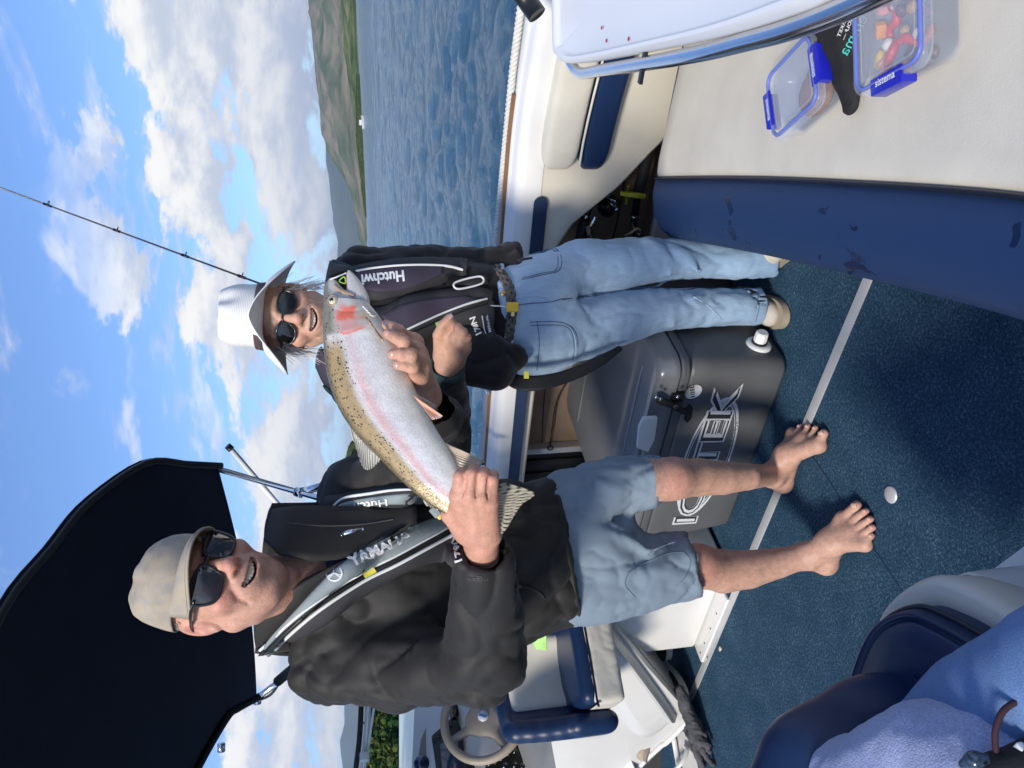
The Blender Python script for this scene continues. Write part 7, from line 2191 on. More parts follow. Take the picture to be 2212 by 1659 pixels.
def gillt(P, C, v):
    s = ss.reshape(-1); e_ = edge.reshape(-1); p_ = pre.reshape(-1)
    t = (s - p_) / (e_ - p_); nz = fbm(P * 70.0, 4) * 0.17
    st = lambda x, a, b: (lambda q: q * q * (3 - 2 * q))(np.clip((x - a) / (b - a), 0, 1))
    vm = st(v + nz, -0.55, -0.28) * (1 - st(v + nz, 0.22, 0.48)); vn = v + nz
    red = st(t + nz, -0.40, 0.02) * (1 - st(t + nz, 0.28, 0.46)) * st(vn, -0.40, -0.10) * (1 - st(vn, 0.10, 0.40))
    pk = st(t, 0.28, 0.42) * (1 - st(t, 0.97, 1.02)) * vm
    mott = np.clip(0.60 + 1.6 * nz, 0.2, 1.0)
    for k, c in ((pk * mott * 0.95, (0.68, 0.20, 0.15)), (red * 0.95, (0.74, 0.12, 0.045)), (st(t, 0.88, 0.97) * (1 - st(t, 0.99, 1.03)) * vm * 0.8, (0.62, 0.10, 0.06))):
        k = k[:, None]; C = C * (1 - k) + np.array(c) * k
    k = (st(t, 0.05, 0.2) * (1 - st(t, 0.45, 0.7)) * st(-vn, 0.22, 0.34) * (1 - st(-vn, 0.6, 0.75)) * 0.6)[:, None]; C = C * (1 - k) + np.array([0.55, 0.42, 0.24]) * k
    return C
addg(G, ss, vv, tintin=gillt)
GU, *_r, cu_, su_ = fish_loft(UP, 60, 96); su2 = np.linspace(0.0, 0.075, 60)[:, None] * np.ones((1, 96))
addg(GU, su2, cu_[None] * np.ones((60, 1)) * 0.75 + 0.2, tintin=lambda P, C, v: (lambda k: C * (1 - k) + np.array([0.47, 0.30, 0.26]) * k)(np.clip((-0.30 - (v - 0.0)) / 0.2, 0, 1)[:, None]))
GL, *_r, cl_, sl_ = fish_loft(LO, 60, 96)
addg(GL, su2, cl_[None] * np.ones((60, 1)) * 0.7 - 0.25, tintin=lambda P, C, v: (lambda k: C * (1 - k) + np.array([0.52, 0.30, 0.27]) * k)(np.clip((v - 0.28) / 0.12, 0, 1)[:, None]))
def trout_mat():
    m = pm('trout_skin', (0.5, 0.5, 0.5), 0.27, metal=0.12, attr=True, spec=0.7, coat=0.35)
    t = m.node_tree; b = t.nodes['Principled BSDF']
    a = t.nodes.new('ShaderNodeAttribute'); a.attribute_name = 'loc'
    col_ = t.nodes.new('ShaderNodeVertexColor'); col_.layer_name = 'Col'
    sx = t.nodes.new('ShaderNodeSeparateXYZ'); t.links.new(a.outputs['Vector'], sx.inputs[0])
    cm = t.nodes.new('ShaderNodeCombineXYZ'); t.links.new(sx.outputs[0], cm.inputs[0]); t.links.new(sx.outputs[1], cm.inputs[1])
    def mth(op, x, y, cl=False):
        n = t.nodes.new('ShaderNodeMath'); n.operation = op; n.use_clamp = cl
        for i, q in enumerate((x, y)):
            if isinstance(q, float): n.inputs[i].default_value = q
            else: t.links.new(q, n.inputs[i])
        return n.outputs[0]
    def mr(x, lo, hi, a_=0.0, b_=1.0):
        n = t.nodes.new('ShaderNodeMapRange'); t.links.new(x, n.inputs[0])
        for i, q in enumerate((lo, hi, a_, b_)): n.inputs[i + 1].default_value = q
        return n.outputs[0]
    mp_ = t.nodes.new('ShaderNodeMapping'); mp_.inputs['Rotation'].default_value = (0, 0, 0.6); mp_.inputs['Scale'].default_value = (1.0, 1.25, 1); t.links.new(cm.outputs[0], mp_.inputs[0])
    vs = t.nodes.new('ShaderNodeTexVoronoi'); vs.inputs['Scale'].default_value = 235; vs.inputs['Randomness'].default_value = 0.55; t.links.new(mp_.outputs[0], vs.inputs['Vector'])
    vp = t.nodes.new('ShaderNodeTexVoronoi'); vp.inputs['Scale'].default_value = 165; vp.inputs['Randomness'].default_value = 1.0; t.links.new(cm.outputs[0], vp.inputs['Vector'])
    nz = t.nodes.new('ShaderNodeTexNoise'); nz.inputs['Scale'].default_value = 38; nz.inputs['Detail'].default_value = 4; t.links.new(cm.outputs[0], nz.inputs['Vector'])
    body = mr(sx.outputs[0], 0.145, 0.160)
    sc = mr(vs.outputs['Distance'], 0.0, 0.7, 1.12, 0.84)
    sc2 = mth('ADD', mth('MULTIPLY', sc, body), mth('SUBTRACT', 1.0, body))
    tone = mth('MULTIPLY', sc2, mr(nz.outputs[0], 0.3, 0.7, 0.90, 1.10))
    cc = t.nodes.new('ShaderNodeCombineXYZ')
    for i in range(3): t.links.new(tone, cc.inputs[i])
    mx = t.nodes.new('ShaderNodeMix'); mx.data_type = 'RGBA'; mx.blend_type = 'MULTIPLY'; mx.inputs[0].default_value = 1.0
    t.links.new(col_.outputs[0], mx.inputs[6]); t.links.new(cc.outputs[0], mx.inputs[7])
    sxc = t.nodes.new('ShaderNodeSeparateXYZ'); t.links.new(vp.outputs['Color'], sxc.inputs[0])
    size = mth('MULTIPLY', mr(sxc.outputs[0], 0.0, 1.0, 0.06, 0.42), mr(sx.outputs[2], 0.30, 0.70))
    spot = mth('MULTIPLY', mr(mth('SUBTRACT', vp.outputs['Distance'], size), -0.03, 0.05, 1.0, 0.0), mr(sx.outputs[2], 0.28, 0.36))
    ms = t.nodes.new('ShaderNodeMix'); ms.data_type = 'RGBA'; t.links.new(mth('MULTIPLY', spot, 0.88), ms.inputs[0]); t.links.new(mx.outputs[2], ms.inputs[6]); ms.inputs[7].default_value = (0.022, 0.018, 0.012, 1)
    for l in list(b.inputs['Base Color'].links): t.links.remove(l)
    t.links.new(ms.outputs[2], b.inputs['Base Color'])
    bn = t.nodes.new('ShaderNodeBump'); bn.inputs['Distance'].default_value = 0.0006; bn.inputs['Strength'].default_value = 0.7
    t.links.new(mth('MULTIPLY', mth('SUBTRACT', 1.0, vs.outputs['Distance']), body), bn.inputs['Height']); t.links.new(bn.outputs[0], b.inputs['Normal'])
trout_mat()
fishb = mesh_obj('fish_body', np.vstack(VV), np.vstack(FF), MATS['trout_skin'], trout, True, colors=np.vstack(CC), vec=np.vstack(LL))
fs_ = Surf(fishb)
# eye
pm('eye_gold', (0.62, 0.58, 0.36), 0.2, coat=1.0); pm('eye_black', (0.006, 0.007, 0.01), 0.05, coat=1.0); pm('jaw_brown', (0.42, 0.30, 0.20), 0.35, coat=0.4)
ec, en = fs_.hit(718, 649)
for nm, r, pz, m_ in (('eye', 0.0080, 0.0022, 'eye_gold'), ):
    v, f = g_lathe([(r * math.sin(t), pz + 0.004 * math.cos(t) - 0.002) for t in np.linspace(math.pi / 2, 0.05, 8)], ec, en, 24); eo = mesh_obj(nm, v, f, MATS[m_], trout)
v, f = g_lathe([(0.0104, -0.001), (0.0104, 0.0012), (0.0090, 0.0018), (0.0086, 0.0)], ec, en, 24); mesh_obj('eye_ring', v, f, MATS['jaw_brown'], trout)
v, f = g_lathe([(0.0042, 0.0035), (0.0036, 0.0048), (0.0, 0.0052)], ec, en, 20); mesh_obj('pupil', v, f, MATS['eye_black'], eo)
# upper jaw bone and gill rays
v, f = g_ribbon(fs_, [(722, 617), (735, 628), (750, 634), (766, 640)], [0.006, 0.011, 0.012, 0.006], n=24, off=0.0015, rise=0.003); mesh_obj('jaw_bone', v, f, MATS['jaw_brown'], trout)
pm('fish_pale', (0.60, 0.57, 0.52), 0.3, coat=0.4)
for k in range(4):
    a = 790 + k * 6; v, f = g_ribbon(fs_, [(783 + k * 5, 662 + k * 6), (792 + k * 5, 668 + k * 5), (800 + k * 5, 670 + k * 4)], [0.002, 0.004, 0.002], n=12, off=0.0008, rise=0.0016); mesh_obj('gill_ray', v, f, MATS['fish_pale'], trout)
# fins: a sheet of rays from a root line to a tip line
pm('fin', (0.5, 0.4, 0.3), 0.35, attr=True, coat=0.3, spec=0.5)
def fin(name, root, tip, c0, c1, rays, n=14, ruffle=0.0015, spots=False, edge=None, parent=trout, th=0.0012):
    m = rays * 4 + 1
    A = spline([W(*p) for p in root], m); B = spline([W(*p) for p in tip], m)
    G = np.zeros((n, m, 3)); C = np.zeros((n, m, 3))
    for i in range(n):
        t = i / (n - 1)
        for j in range(m):
            ph = (j / 4.0) * 2 * np.pi
            rz_ = math.cos(ph)
            G[i, j] = A[j] * (1 - t) + B[j] * t + CB * (ruffle * rz_ * (0.4 + 0.6 * t) + 0.002 * math.sin(t * 3 + j * 0.21))
            k = 0.5 + 0.5 * rz_
            c = np.array(c0) * (1 - k) + np.array(c1) * k
            if edge is not None and t > 0.86: c = c * 0.35 + np.array(edge) * 0.65
            if spots and (math.sin(t * 26 + j * 1.3) > 0.35) and rz_ < 0.35: c = np.array([0.035, 0.026, 0.018])
            C[i, j] = c
    v, f = g_shell(G, th)
    cc = np.vstack([C.reshape(-1, 3)] * 2)
    return mesh_obj(name, v, f, MATS['fin'], parent, True, colors=cc)
fin('tail_fin', [(1030, 1062, 1.322), (1034, 1085, 1.323), (1030, 1108, 1.325), (1020, 1132, 1.327)], [(1092, 1042, 1.328), (1154, 1065, 1.332), (1128, 1088, 1.333), (1112, 1112, 1.334), (1095, 1140, 1.335), (1074, 1165, 1.336)], (0.30, 0.26, 0.18), (0.44, 0.40, 0.30), 17, n=34, spots=True, ruffle=0.0008)
fin('anal_fin', [(952, 952, 1.352), (972, 978, 1.345), (984, 1008, 1.338)], [(1046, 994, 1.345), (1040, 1004, 1.343), (1024, 1020, 1.340)], (0.30, 0.20, 0.15), (0.60, 0.50, 0.36), 9, ruffle=0.002, edge=(0.55, 0.48, 0.44))
fin('pelvic_fin', [(893, 853, 1.345), (905, 868, 1.345)], [(957, 898, 1.335), (950, 903, 1.335), (934, 907, 1.335)], (0.62, 0.20, 0.10), (0.66, 0.36, 0.24), 6, edge=(0.68, 0.52, 0.46))
fin('pelvic_fin', [(898, 850, 1.39), (912, 872, 1.39)], [(944, 876, 1.40), (938, 884, 1.40), (925, 886, 1.40)], (0.52, 0.34, 0.26), (0.58, 0.44, 0.36), 5)
pf = fin('pectoral_fin', [(788, 684, 1.372), (797, 692, 1.368)], [(829, 734, 1.352), (826, 737, 1.352), (815, 724, 1.352)], (0.24, 0.17, 0.13), (0.46, 0.31, 0.20), 6, ruffle=0.001, th=0.002)
fin('dorsal_fin', [(757, 922, 1.372), (785, 955, 1.363), (820, 990, 1.354)], [(764, 950, 1.376), (778, 996, 1.374), (790, 1014, 1.370), (803, 1012, 1.364), (818, 998, 1.358)], (0.20, 0.18, 0.14), (0.56, 0.55, 0.50), 12, ruffle=0.003, spots=False)
fin('adipose_fin', [(915, 1078, 1.332), (934, 1090, 1.330)], [(926, 1092, 1.334), (944, 1102, 1.332)], (0.36, 0.36, 0.28), (0.40, 0.40, 0.32), 3, spots=True, th=0.004)
# line still hanging from the mouth
pm('line_clear', (0.75, 0.75, 0.74), 0.3)
v, f = g_tube([W(747, 590, 1.44), W(728, 598, 1.43), W(714, 604, 1.44), W(706, 614, 1.46)], 0.0014, 6, n=16); mesh_obj('mouth_line', v, f, MATS['line_clear'], trout)

# ================================================================== THE WOMAN
wom = thing('person', (-1.42, 2.02, 0.0), 'person in a white sun hat and pale blue jeans standing with a clenched fist', 'person')
t2 = nrm(CB - 0.087 * CR - 0.28 * CU)
r2_ = nrm(CR - t2 * (CR @ t2)); u2 = np.cross(t2, r2_)
ro2 = math.radians(2.0); wu = u2 * math.cos(ro2) + r2_ * math.sin(ro2); wr_ = r2_ * math.cos(ro2) - u2 * math.sin(ro2)
pt2 = math.radians(4); wz_ = t2 * math.cos(pt2) + wu * math.sin(pt2); wu = wu * math.cos(pt2) - t2 * math.sin(pt2)
WS = 0.99
WO = W(606, 686, 1.88) - (wu * 0.010 + wz_ * 0.092) * WS
wv, wF, wC, WLc, curw = place_head('head', WO, wr_, wu, wz_, WS, False, W(800, 695, 2.07))
parts = [(wv, wF, wC)]
def fist():
    c = W(980, 740, 1.75); V = Vol(c - 0.12, c + 0.12, 0.0023)
    wr = W(966, 792, 1.795); fa = W(960, 830, 1.86)
    V.cap(fa, wr, 0.030, 0.027, fl=(CB, 0.85))
    mcp = [W(966, 726, 1.745), W(983, 734, 1.728), W(996, 743, 1.730), W(1006, 754, 1.742)]
    pip = [W(977, 700, 1.722), W(990, 708, 1.708), W(1001, 718, 1.710), W(1009, 730, 1.722)]
    dip = [p + CF * 0.026 + (CR * 0.004 + CU * 0.006) for p in pip]
    tip = [m + CF * 0.040 - CU * 0.004 + CR * 0.014 for m in mcp]
    wb = [W(955, 772, 1.783), W(967, 774, 1.775), W(979, 777, 1.776), W(988, 780, 1.783)]
    for i in range(4):
        V.cap(wr, wb[i], 0.021, 0.0155, k=0.014)
        V.cap(wb[i], mcp[i], 0.0155, 0.0125, k=0.013)
        V.ell(mcp[i] + CB * 0.004, (0.0112,) * 3, k=0.006)
        V.cap(mcp[i] + CB * 0.010, wb[i] + CB * 0.013, 0.0028, 0.0016, k=0.006)
        V.cap(mcp[i], pip[i], 0.0115 - 0.001 * (i == 3), 0.0102 - 0.001 * (i == 3), k=0.005)
        V.cap(pip[i], dip[i], 0.0100, 0.0090, k=0.003); V.cap(dip[i], tip[i], 0.0090, 0.008, k=0.003)
    V.cap(W(960, 760, 1.785), W(985, 752, 1.765), 0.016, 0.016, k=0.012)
    th = [W(952, 766, 1.785), W(948, 724, 1.742), W(956, 703, 1.722), W(971, 686, 1.712)]
    V.chain(th, [0.017, 0.0135, 0.0112, 0.0092], k=0.010)
    v, F = vol_raw(V, 1)
    return (v, F, hand_colors(v, [th[3]] + pip, mcp + [th[2]], (0.53, 0.30, 0.205))), th
fh, thp = fist(); parts.append(fh)
V = Vol(W(1000, 690, 2.2) - 0.75, W(1000, 690, 2.2) + 0.75, 0.02)
V.chain([W(790, 695, 2.08), W(850, 695, 2.14), W(1050, 690, 2.23), W(1140, 690, 2.26)], [0.04, 0.08, 0.09, 0.09], k=0.03)
V.chain([W(780, 590, 2.17), W(775, 690, 2.14), W(775, 820, 2.12), W(950, 885, 2.04), W(965, 800, 1.84)], [0.03, 0.05, 0.035, 0.03, 0.022], k=0.03)
V.chain([W(780, 590, 2.17), W(980, 580, 2.25)], [0.03, 0.03], k=0.03)
V.chain([W(1140, 690, 2.26), W(1250, 708, 2.30), W(1450, 668, 2.36), W(1630, 662, 2.44)], [0.08, 0.06, 0.045, 0.03], k=0.03)
V.chain([W(1140, 660, 2.27), W(1250, 585, 2.305), W(1450, 562, 2.36), W(1630, 562, 2.395)], [0.08, 0.055, 0.04, 0.03], k=0.03)
v, F = vol_raw(V, 1); parts.append((v, F, np.tile(SK, (len(v), 1))))
v, F, C = join_parts(parts)
wbody = mesh_obj('body', v, F, MATS['skin'], wom, True, colors=C)
nails(wbody, [(thp[3] + CB * 0.0080 + (thp[3] - thp[2]) * 0.1, CB + CU * 0.3, thp[3] - thp[2], 0.0105)])
teeth(wom, WLc, curw, 8, None)

# hat
pm('hat_white', (0.80, 0.79, 0.76), 0.85, var=0.05, vscale=30, spec=0.2)
pm('hat_band', (0.085, 0.055, 0.055), 0.7, var=0.2, vscale=80)
def hat_weave():
    t = MATS['hat_white'].node_tree; b = t.nodes['Principled BSDF']
    a = t.nodes.new('ShaderNodeAttribute'); a.attribute_name = 'loc'
    sx = t.nodes.new('ShaderNodeSeparateXYZ'); t.links.new(a.outputs['Vector'], sx.inputs[0])
    m1 = t.nodes.new('ShaderNodeMath'); m1.operation = 'MULTIPLY'; m1.inputs[1].default_value = 2 * math.pi / 0.0042; t.links.new(sx.outputs[0], m1.inputs[0])
    s1 = t.nodes.new('ShaderNodeMath'); s1.operation = 'SINE'; t.links.new(m1.outputs[0], s1.inputs[0])
    bn = t.nodes.new('ShaderNodeBump'); bn.inputs['Distance'].default_value = 0.0006; bn.inputs['Strength'].default_value = 0.5
    t.links.new(s1.outputs[0], bn.inputs['Height']); t.links.new(bn.outputs[0], b.inputs['Normal'])
    r = t.nodes.new('ShaderNodeMapRange'); r.inputs[1].default_value = -1; r.inputs[2].default_value = 0.2; r.inputs[3].default_value = 0.86; r.inputs[4].default_value = 1.0; t.links.new(s1.outputs[0], r.inputs[0])
    c = t.nodes.new('ShaderNodeCombineXYZ')
    for i in range(3): t.links.new(r.outputs[0], c.inputs[i])
    lk = b.inputs['Base Color'].links[0]; src = lk.from_socket
    mx = t.nodes.new('ShaderNodeMix'); mx.data_type = 'RGBA'; mx.blend_type = 'MULTIPLY'; mx.inputs[0].default_value = 1.0
    t.links.new(src, mx.inputs[6]); t.links.new(c.outputs[0], mx.inputs[7]); t.links.new(mx.outputs[2], b.inputs['Base Color'])
hat_weave()
def sun_hat(L):
    n, m = 44, 88
    G = np.zeros((n, m, 3)); Vc = np.zeros((n, m, 3)); arc = 0
    H0, HT = 0.052, 0.112
    for i in range(n):
        s = i / (n - 1)
        if s < 0.72:
            k = s / 0.72; rad_ = 1.0 - 0.10 * k - 0.02 * math.sin(k * math.pi); y = H0 + HT * k
            if k > 0.55: rad_ -= 0.16 * ((k - 0.55) / 0.45) ** 2.2
        else:
            k = (s - 0.72) / 0.28; rad_ = 0.745 * (1 - k ** 1.3) + 0.001; y = H0 + HT + 0.016 * math.sin(k * math.pi / 2) - 0.018 * k * k
        for j in range(m):
            t = 2 * np.pi * j / m
            x = 0.088 * rad_ * math.sin(t); z = 0.104 * rad_ * math.cos(t) - 0.014
            pinch = math.exp(-((abs(math.sin(t)) - 0.62) / 0.22) ** 2) * max(0, math.cos(t)) * math.exp(-((y - (H0 + 0.095)) / 0.035) ** 2)
            z -= 0.020 * pinch; x -= 0.010 * pinch * math.copysign(1, math.sin(t))
            yy = y - 0.012 * math.exp(-(x / 0.022) ** 2) * max(0, (s - 0.55) / 0.45)
            nz = 0.003 * vnoise(np.array([x * 24, y * 24, z * 24]))
            G[i, j] = (x + nz * math.sin(t), yy, z + nz * math.cos(t)); Vc[i, j] = (y * 1.0 if s < 0.72 else y + k * 0.07, t, 0)
    P = np.array([[L(p) for p in r] for r in G])
    v, f = g_shell(P, -0.002, cv=True)
    o = mesh_obj('sun_hat', v, f, MATS['hat_white'], wom, True, vec=np.vstack([Vc.reshape(-1, 3)] * 2))
    n, m = 26, 120
    B = np.zeros((n, m, 3)); Vc = np.zeros((n, m, 3))
    for i in range(n):
        s = i / (n - 1)
        for j in range(m):
            t = 2 * np.pi * j / m
            sn = abs(math.sin(t)); fr_ = max(0.0, math.cos(t)); bk_ = max(0.0, -math.cos(t))
            w = 0.052 + 0.012 * sn ** 3 + 0.004 * bk_
            y_o = 0.022 * fr_ ** 3 - 0.060 * sn ** 1.3 * (1 - 0.30 * bk_) - 0.012 * bk_
            y_o += 0.006 * math.sin(3 * t + 0.8)
            r0x, r0z = 0.089, 0.105
            x = (r0x + w * s * (1.0 - 0.10 * sn)) * math.sin(t); z = (r0z + w * s) * math.cos(t) - 0.014
            y = H0 + 0.001 + y_o * s ** 1.35 - 0.002 * math.sin(s * math.pi)
            B[i, j] = (x, y, z); Vc[i, j] = (w * s, t, 0)
    P = np.array([[L(p) for p in r] for r in B])
    v, f = g_shell(P, -0.0022, cv=True)
    br = mesh_obj('hat_brim', v, f, MATS['hat_white'], o, True, vec=np.vstack([Vc.reshape(-1, 3)] * 2))
    v, f = g_tube(P[-1], 0.0022, 6, closed=True); mesh_obj('brim_edge', v, f, MATS['print_white'], br)
    rows = []
    for y in (H0 + 0.002, H0 + 0.012, H0 + 0.024):
        k = (y - H0) / HT; rad_ = 1.0 - 0.10 * k - 0.02 * math.sin(k * math.pi) + 0.014
        rows.append([L((0.088 * rad_ * math.sin(t), y, 0.104 * rad_ * math.cos(t) - 0.014)) for t in np.linspace(0, 2 * np.pi, 72, endpoint=False)])
    v, f = g_shell(np.array(rows), -0.002, cv=True); mesh_obj('hat_band', v, f, MATS['hat_band'], o)
    return o
sun_hat(WLc)
# angular sunglasses
def hex_glasses(L):
    P = lambda x, y: np.array([x, y, 0.1035 - 4.6 * x * x])
    hexo = [(0.0075, 0.006), (0.018, 0.0135), (0.036, 0.0185), (0.056, 0.0145), (0.069, 0.004), (0.063, -0.017), (0.045, -0.0275), (0.026, -0.026), (0.012, -0.012)]
    g = None
    for s in (1, -1):
        Q = []
        for k in range(len(hexo)):
            a = np.array(hexo[k]); b = np.array(hexo[(k + 1) % len(hexo)])
            for t in np.linspace(0, 1, 6)[:-1]: Q.append(a * (1 - t) + b * t)
        Q = np.array(Q); Q = (np.roll(Q, 1, 0) + 2 * Q + np.roll(Q, -1, 0)) / 4; c = Q.mean(0); sgn = np.array([s, 1])
        v, f = g_tube([L(P(*(q * sgn))) for q in Q], 0.0026, 8, closed=True)
        o = mesh_obj('sunglasses' if g is None else 'frame_rim', v, f, MATS['frame_black'], wom if g is None else g); g = g or o
        rings = [[L(P(*((c + (q - c) * k) * sgn)) + np.array([0, 0, 0.002 * (1 - k * k)])) for q in Q] for k in (1.0, 0.75, 0.5, 0.25, 0.02)]
        v, f = g_grid(np.array(rings), cv=True)
        if np.cross(np.array(v[1]) - v[0], np.array(v[len(Q)]) - v[0]) @ wz_ < 0: f = [q[::-1] for q in f]
        mesh_obj('lens', v, f, MATS['lens_black'], g)
        v, f = g_tube([L((s * 0.068, 0.005, 0.083)), L((s * 0.074, 0.006, 0.06)), L((s * 0.079, 0.004, 0.01)), L((s * 0.080, -0.006, -0.03))], [0.004, 0.0048, 0.0036, 0.003], 8, n=16); mesh_obj('temple_arm', v, f, MATS['frame_black'], g)
    v, f = g_tube([L(P(-0.009, 0.003)), L(P(0, 0.005) + np.array([0, 0, 0.002])), L(P(0.009, 0.003))], 0.0026, 8, n=8); mesh_obj('bridge', v, f, MATS['frame_black'], g)
hex_glasses(WLc)
pm('white_hair', (0.90, 0.89, 0.87), 0.4)
for s in (-1, 1):
    mb = MB()
    for i in range(55):
        y0 = random.uniform(-0.03, 0.045); z0 = random.uniform(-0.05, 0.018)
        x0 = 0.075 * math.sqrt(max(0.05, 1 - ((z0 + 0.018) / 0.105) ** 2))
        L_ = random.uniform(0.04, 0.11); ou = random.uniform(0.004, 0.030)
        p0 = np.array([s * x0, y0, z0]); p1 = p0 + np.array([s * ou * 0.7, -L_ * 0.45, -0.006]); p2 = p0 + np.array([s * (ou + random.uniform(-0.012, 0.02)), -L_, -0.01 + random.uniform(-0.01, 0.02)])
        v, f = g_tube([WLc(p0), WLc(p1), WLc(p2)], [0.0012, 0.0010, 0.0004], 4, n=8); mb.add(v, f)
    mb.build('hair', MATS['white_hair'], wom, auto=0)

# black fleece jacket
cc_ = W(900, 695, 2.15)
V = Vol(cc_ - np.array([0.42, 0.42, 0.46]), cc_ + np.array([0.42, 0.42, 0.36]), 0.0066)
V.cap(W(845, 700, 2.17), W(1000, 692, 2.23), 0.178, 0.150, fl=(CB, 0.66))
V.cap(W(1000, 692, 2.23), W(1078, 690, 2.25), 0.150, 0.146, fl=(CB, 0.76), k=0.04)
sL, sR = W(782, 588, 2.20), W(778, 828, 2.13)
V.cap(sL, sR, 0.068, 0.068, k=0.06)
V.cap(W(775, 695, 2.10), W(850, 698, 2.16), 0.062, 0.11, k=0.06)
V.chain([sR, W(880, 872, 2.07), W(958, 900, 2.00)], [0.070, 0.066, 0.062], k=0.04)
V.chain([W(958, 900, 2.00), W(962, 850, 1.90), W(963, 806, 1.825)], [0.062, 0.054, 0.046], k=0.02)
V.chain([sL, W(900, 578, 2.24), W(1000, 572, 2.28)], [0.066, 0.058, 0.052], k=0.035)
V.chain([W(1000, 572, 2.28), W(1075, 566, 2.25), W(1150, 556, 2.22)], [0.052, 0.050, 0.046], k=0.02, fl=(CB, 0.75))
sc0 = W(1128, 560, 2.23); sn_ = nrm(W(1150, 556, 2.22) - W(1060, 572, 2.25) + CR * 0.01)
V.put(lambda Q: np.where(np.linalg.norm(Q - sc0, axis=-1) < 0.13, (Q - sc0) @ sn_, -1.0), sc0 - 0.13, sc0 + 0.13, 0.0, 'i')
# front corner hanging below the fist
V.chain([W(1010, 790, 2.10), W(1070, 800, 2.11), W(1110, 780, 2.13)], [0.055, 0.050, 0.030], k=0.03, fl=(CB, 0.6))
V.chain([W(1000, 745, 2.09), W(1060, 760, 2.10), W(1115, 772, 2.12)], [0.045, 0.040, 0.018], k=0.03, fl=(CB, 0.5))
V.cap(W(963, 790, 1.80), W(963, 828, 1.86), 0.038, 0.036, op='s')
V.chain([W(930, 880, 1.97), W(960, 930, 1.97), W(985, 900, 1.95)], [0.004, 0.007, 0.004], k=0.02, op='s')
fj = vol_obj('jacket', V, MATS['fleece_black'], wom, relax=2, wr=[(0.016, 7.0, dict(o=2)), (0.006, 15.0, dict(o=2))])
# green under sleeve at the cuff and green collar
pm('green_cloth', (0.030, 0.060, 0.058), 0.85, var=0.15, vscale=30, bump=0.0005, bscale=600)
cdir = nrm(W(963, 820, 1.845) - W(966, 790, 1.79)); cs1 = np.cross(cdir, CB); cs1 = nrm(cs1); cs2 = np.cross(cdir, cs1)
rows = []
for h_, r_c in ((-0.004, 0.034), (-0.005, 0.037), (0.004, 0.041), (0.016, 0.042), (0.030, 0.041)):
    o_ = W(965, 793, 1.795) + cdir * h_
    rows.append([o_ + (cs1 * math.cos(t) + cs2 * math.sin(t) * 0.92) * (r_c + 0.0015 * math.sin(5 * t + h_ * 150)) for t in np.linspace(0, 2 * np.pi, 40, endpoint=False)])
v, f = g_shell(np.array(rows), 0.002, cv=True); mesh_obj('green_cuff', v, f, MATS['green_cloth'], wom)
def lapel_w(name, inner, outer, th, m):
    n, k = 16, 6
    A = spline([W(*p) for p in inner], n); B = spline([W(*p) for p in outer], n)
    G = np.array([[A[i] * (1 - j / (k - 1)) + B[i] * (j / (k - 1)) + CB * 0.006 * math.sin(math.pi * j / (k - 1)) for j in range(k)] for i in range(n)])
    v, f = g_shell(G, th); return mesh_obj(name, v, f, m, wom)
lapel_w('green_collar', [(716, 563, 2.09), (735, 584, 2.06), (762, 596, 2.05)], [(722, 560, 2.11), (745, 568, 2.09), (768, 578, 2.07)], 0.010, MATS['green_cloth'])
lapel_w('jacket_collar', [(700, 625, 2.00), (716, 600, 2.00), (745, 588, 2.03), (775, 600, 2.06)], [(712, 562, 2.10), (722, 566, 2.09), (745, 572, 2.08), (775, 580, 2.08)], 0.012, MATS['fleece_black'])
lapel_w('jacket_collar', [(694, 748, 1.99), (715, 770, 2.00), (745, 790, 2.02)], [(690, 790, 2.06), (712, 832, 2.05), (750, 845, 2.05)], 0.012, MATS['vest_purple'])
lapel_w('green_collar', [(700, 830, 2.04), (712, 838, 2.04)], [(716, 848, 2.07), (724, 846, 2.06)], 0.008, MATS['green_cloth'])
# life vest
fjs = Surf(fj)
v, f = g_patch(fjs, [(735, 585), (790, 572), (860, 563), (930, 562), (990, 566), (1010, 572)], [(735, 640), (800, 650), (860, 640), (930, 622), (990, 604), (1010, 596)], 34, 10, off=0.008, bulge=0.020, sink=0.02)
wv1 = mesh_obj('life_vest', v, f, MATS['vest_dark'], wom)
v, f = g_patch(fjs, [(780, 668), (824, 664), (880, 640), (950, 628), (1030, 622), (1062, 630)], [(780, 760), (850, 752), (900, 738), (950, 716), (1020, 700), (1066, 728)], 40, 10, off=0.008, bulge=0.022, sink=0.02)
wv2 = mesh_obj('life_vest', v, f, MATS['vest_dark'], wom)
w1s, w2s = Surf(wv1, fj), Surf(wv2, wv1, fj)
v, f = g_patch(w1s, [(763, 590), (818, 580), (884, 575), (958, 575)], [(780, 624), (830, 630), (890, 622), (958, 590)], 26, 7, off=0.002, sink=0.003); wp1 = mesh_obj('vest_panel', v, f, MATS['vest_purple'], wv1)
v, f = g_ribbon(w1s, [(745, 594), (763, 589), (818, 579), (884, 574), (958, 575), (1000, 583)], 0.0055, n=44, off=0.004, rise=0.002); mesh_obj('vest_edge', v, f, MATS['vest_piping'], wv1)
v, f = g_patch(w2s, [(824, 682), (873, 656), (942, 645), (1010, 640)], [(850, 722), (925, 688), (980, 664), (1030, 648)], 26, 7, off=0.002, sink=0.003); wp2 = mesh_obj('vest_panel', v, f, MATS['vest_purple'], wv2)
v, f = g_ribbon(w2s, [(845, 728), (862, 720), (925, 690), (994, 662), (1052, 645)], 0.0055, n=44, off=0.004, rise=0.002); mesh_obj('vest_edge', v, f, MATS['vest_piping'], wv2)
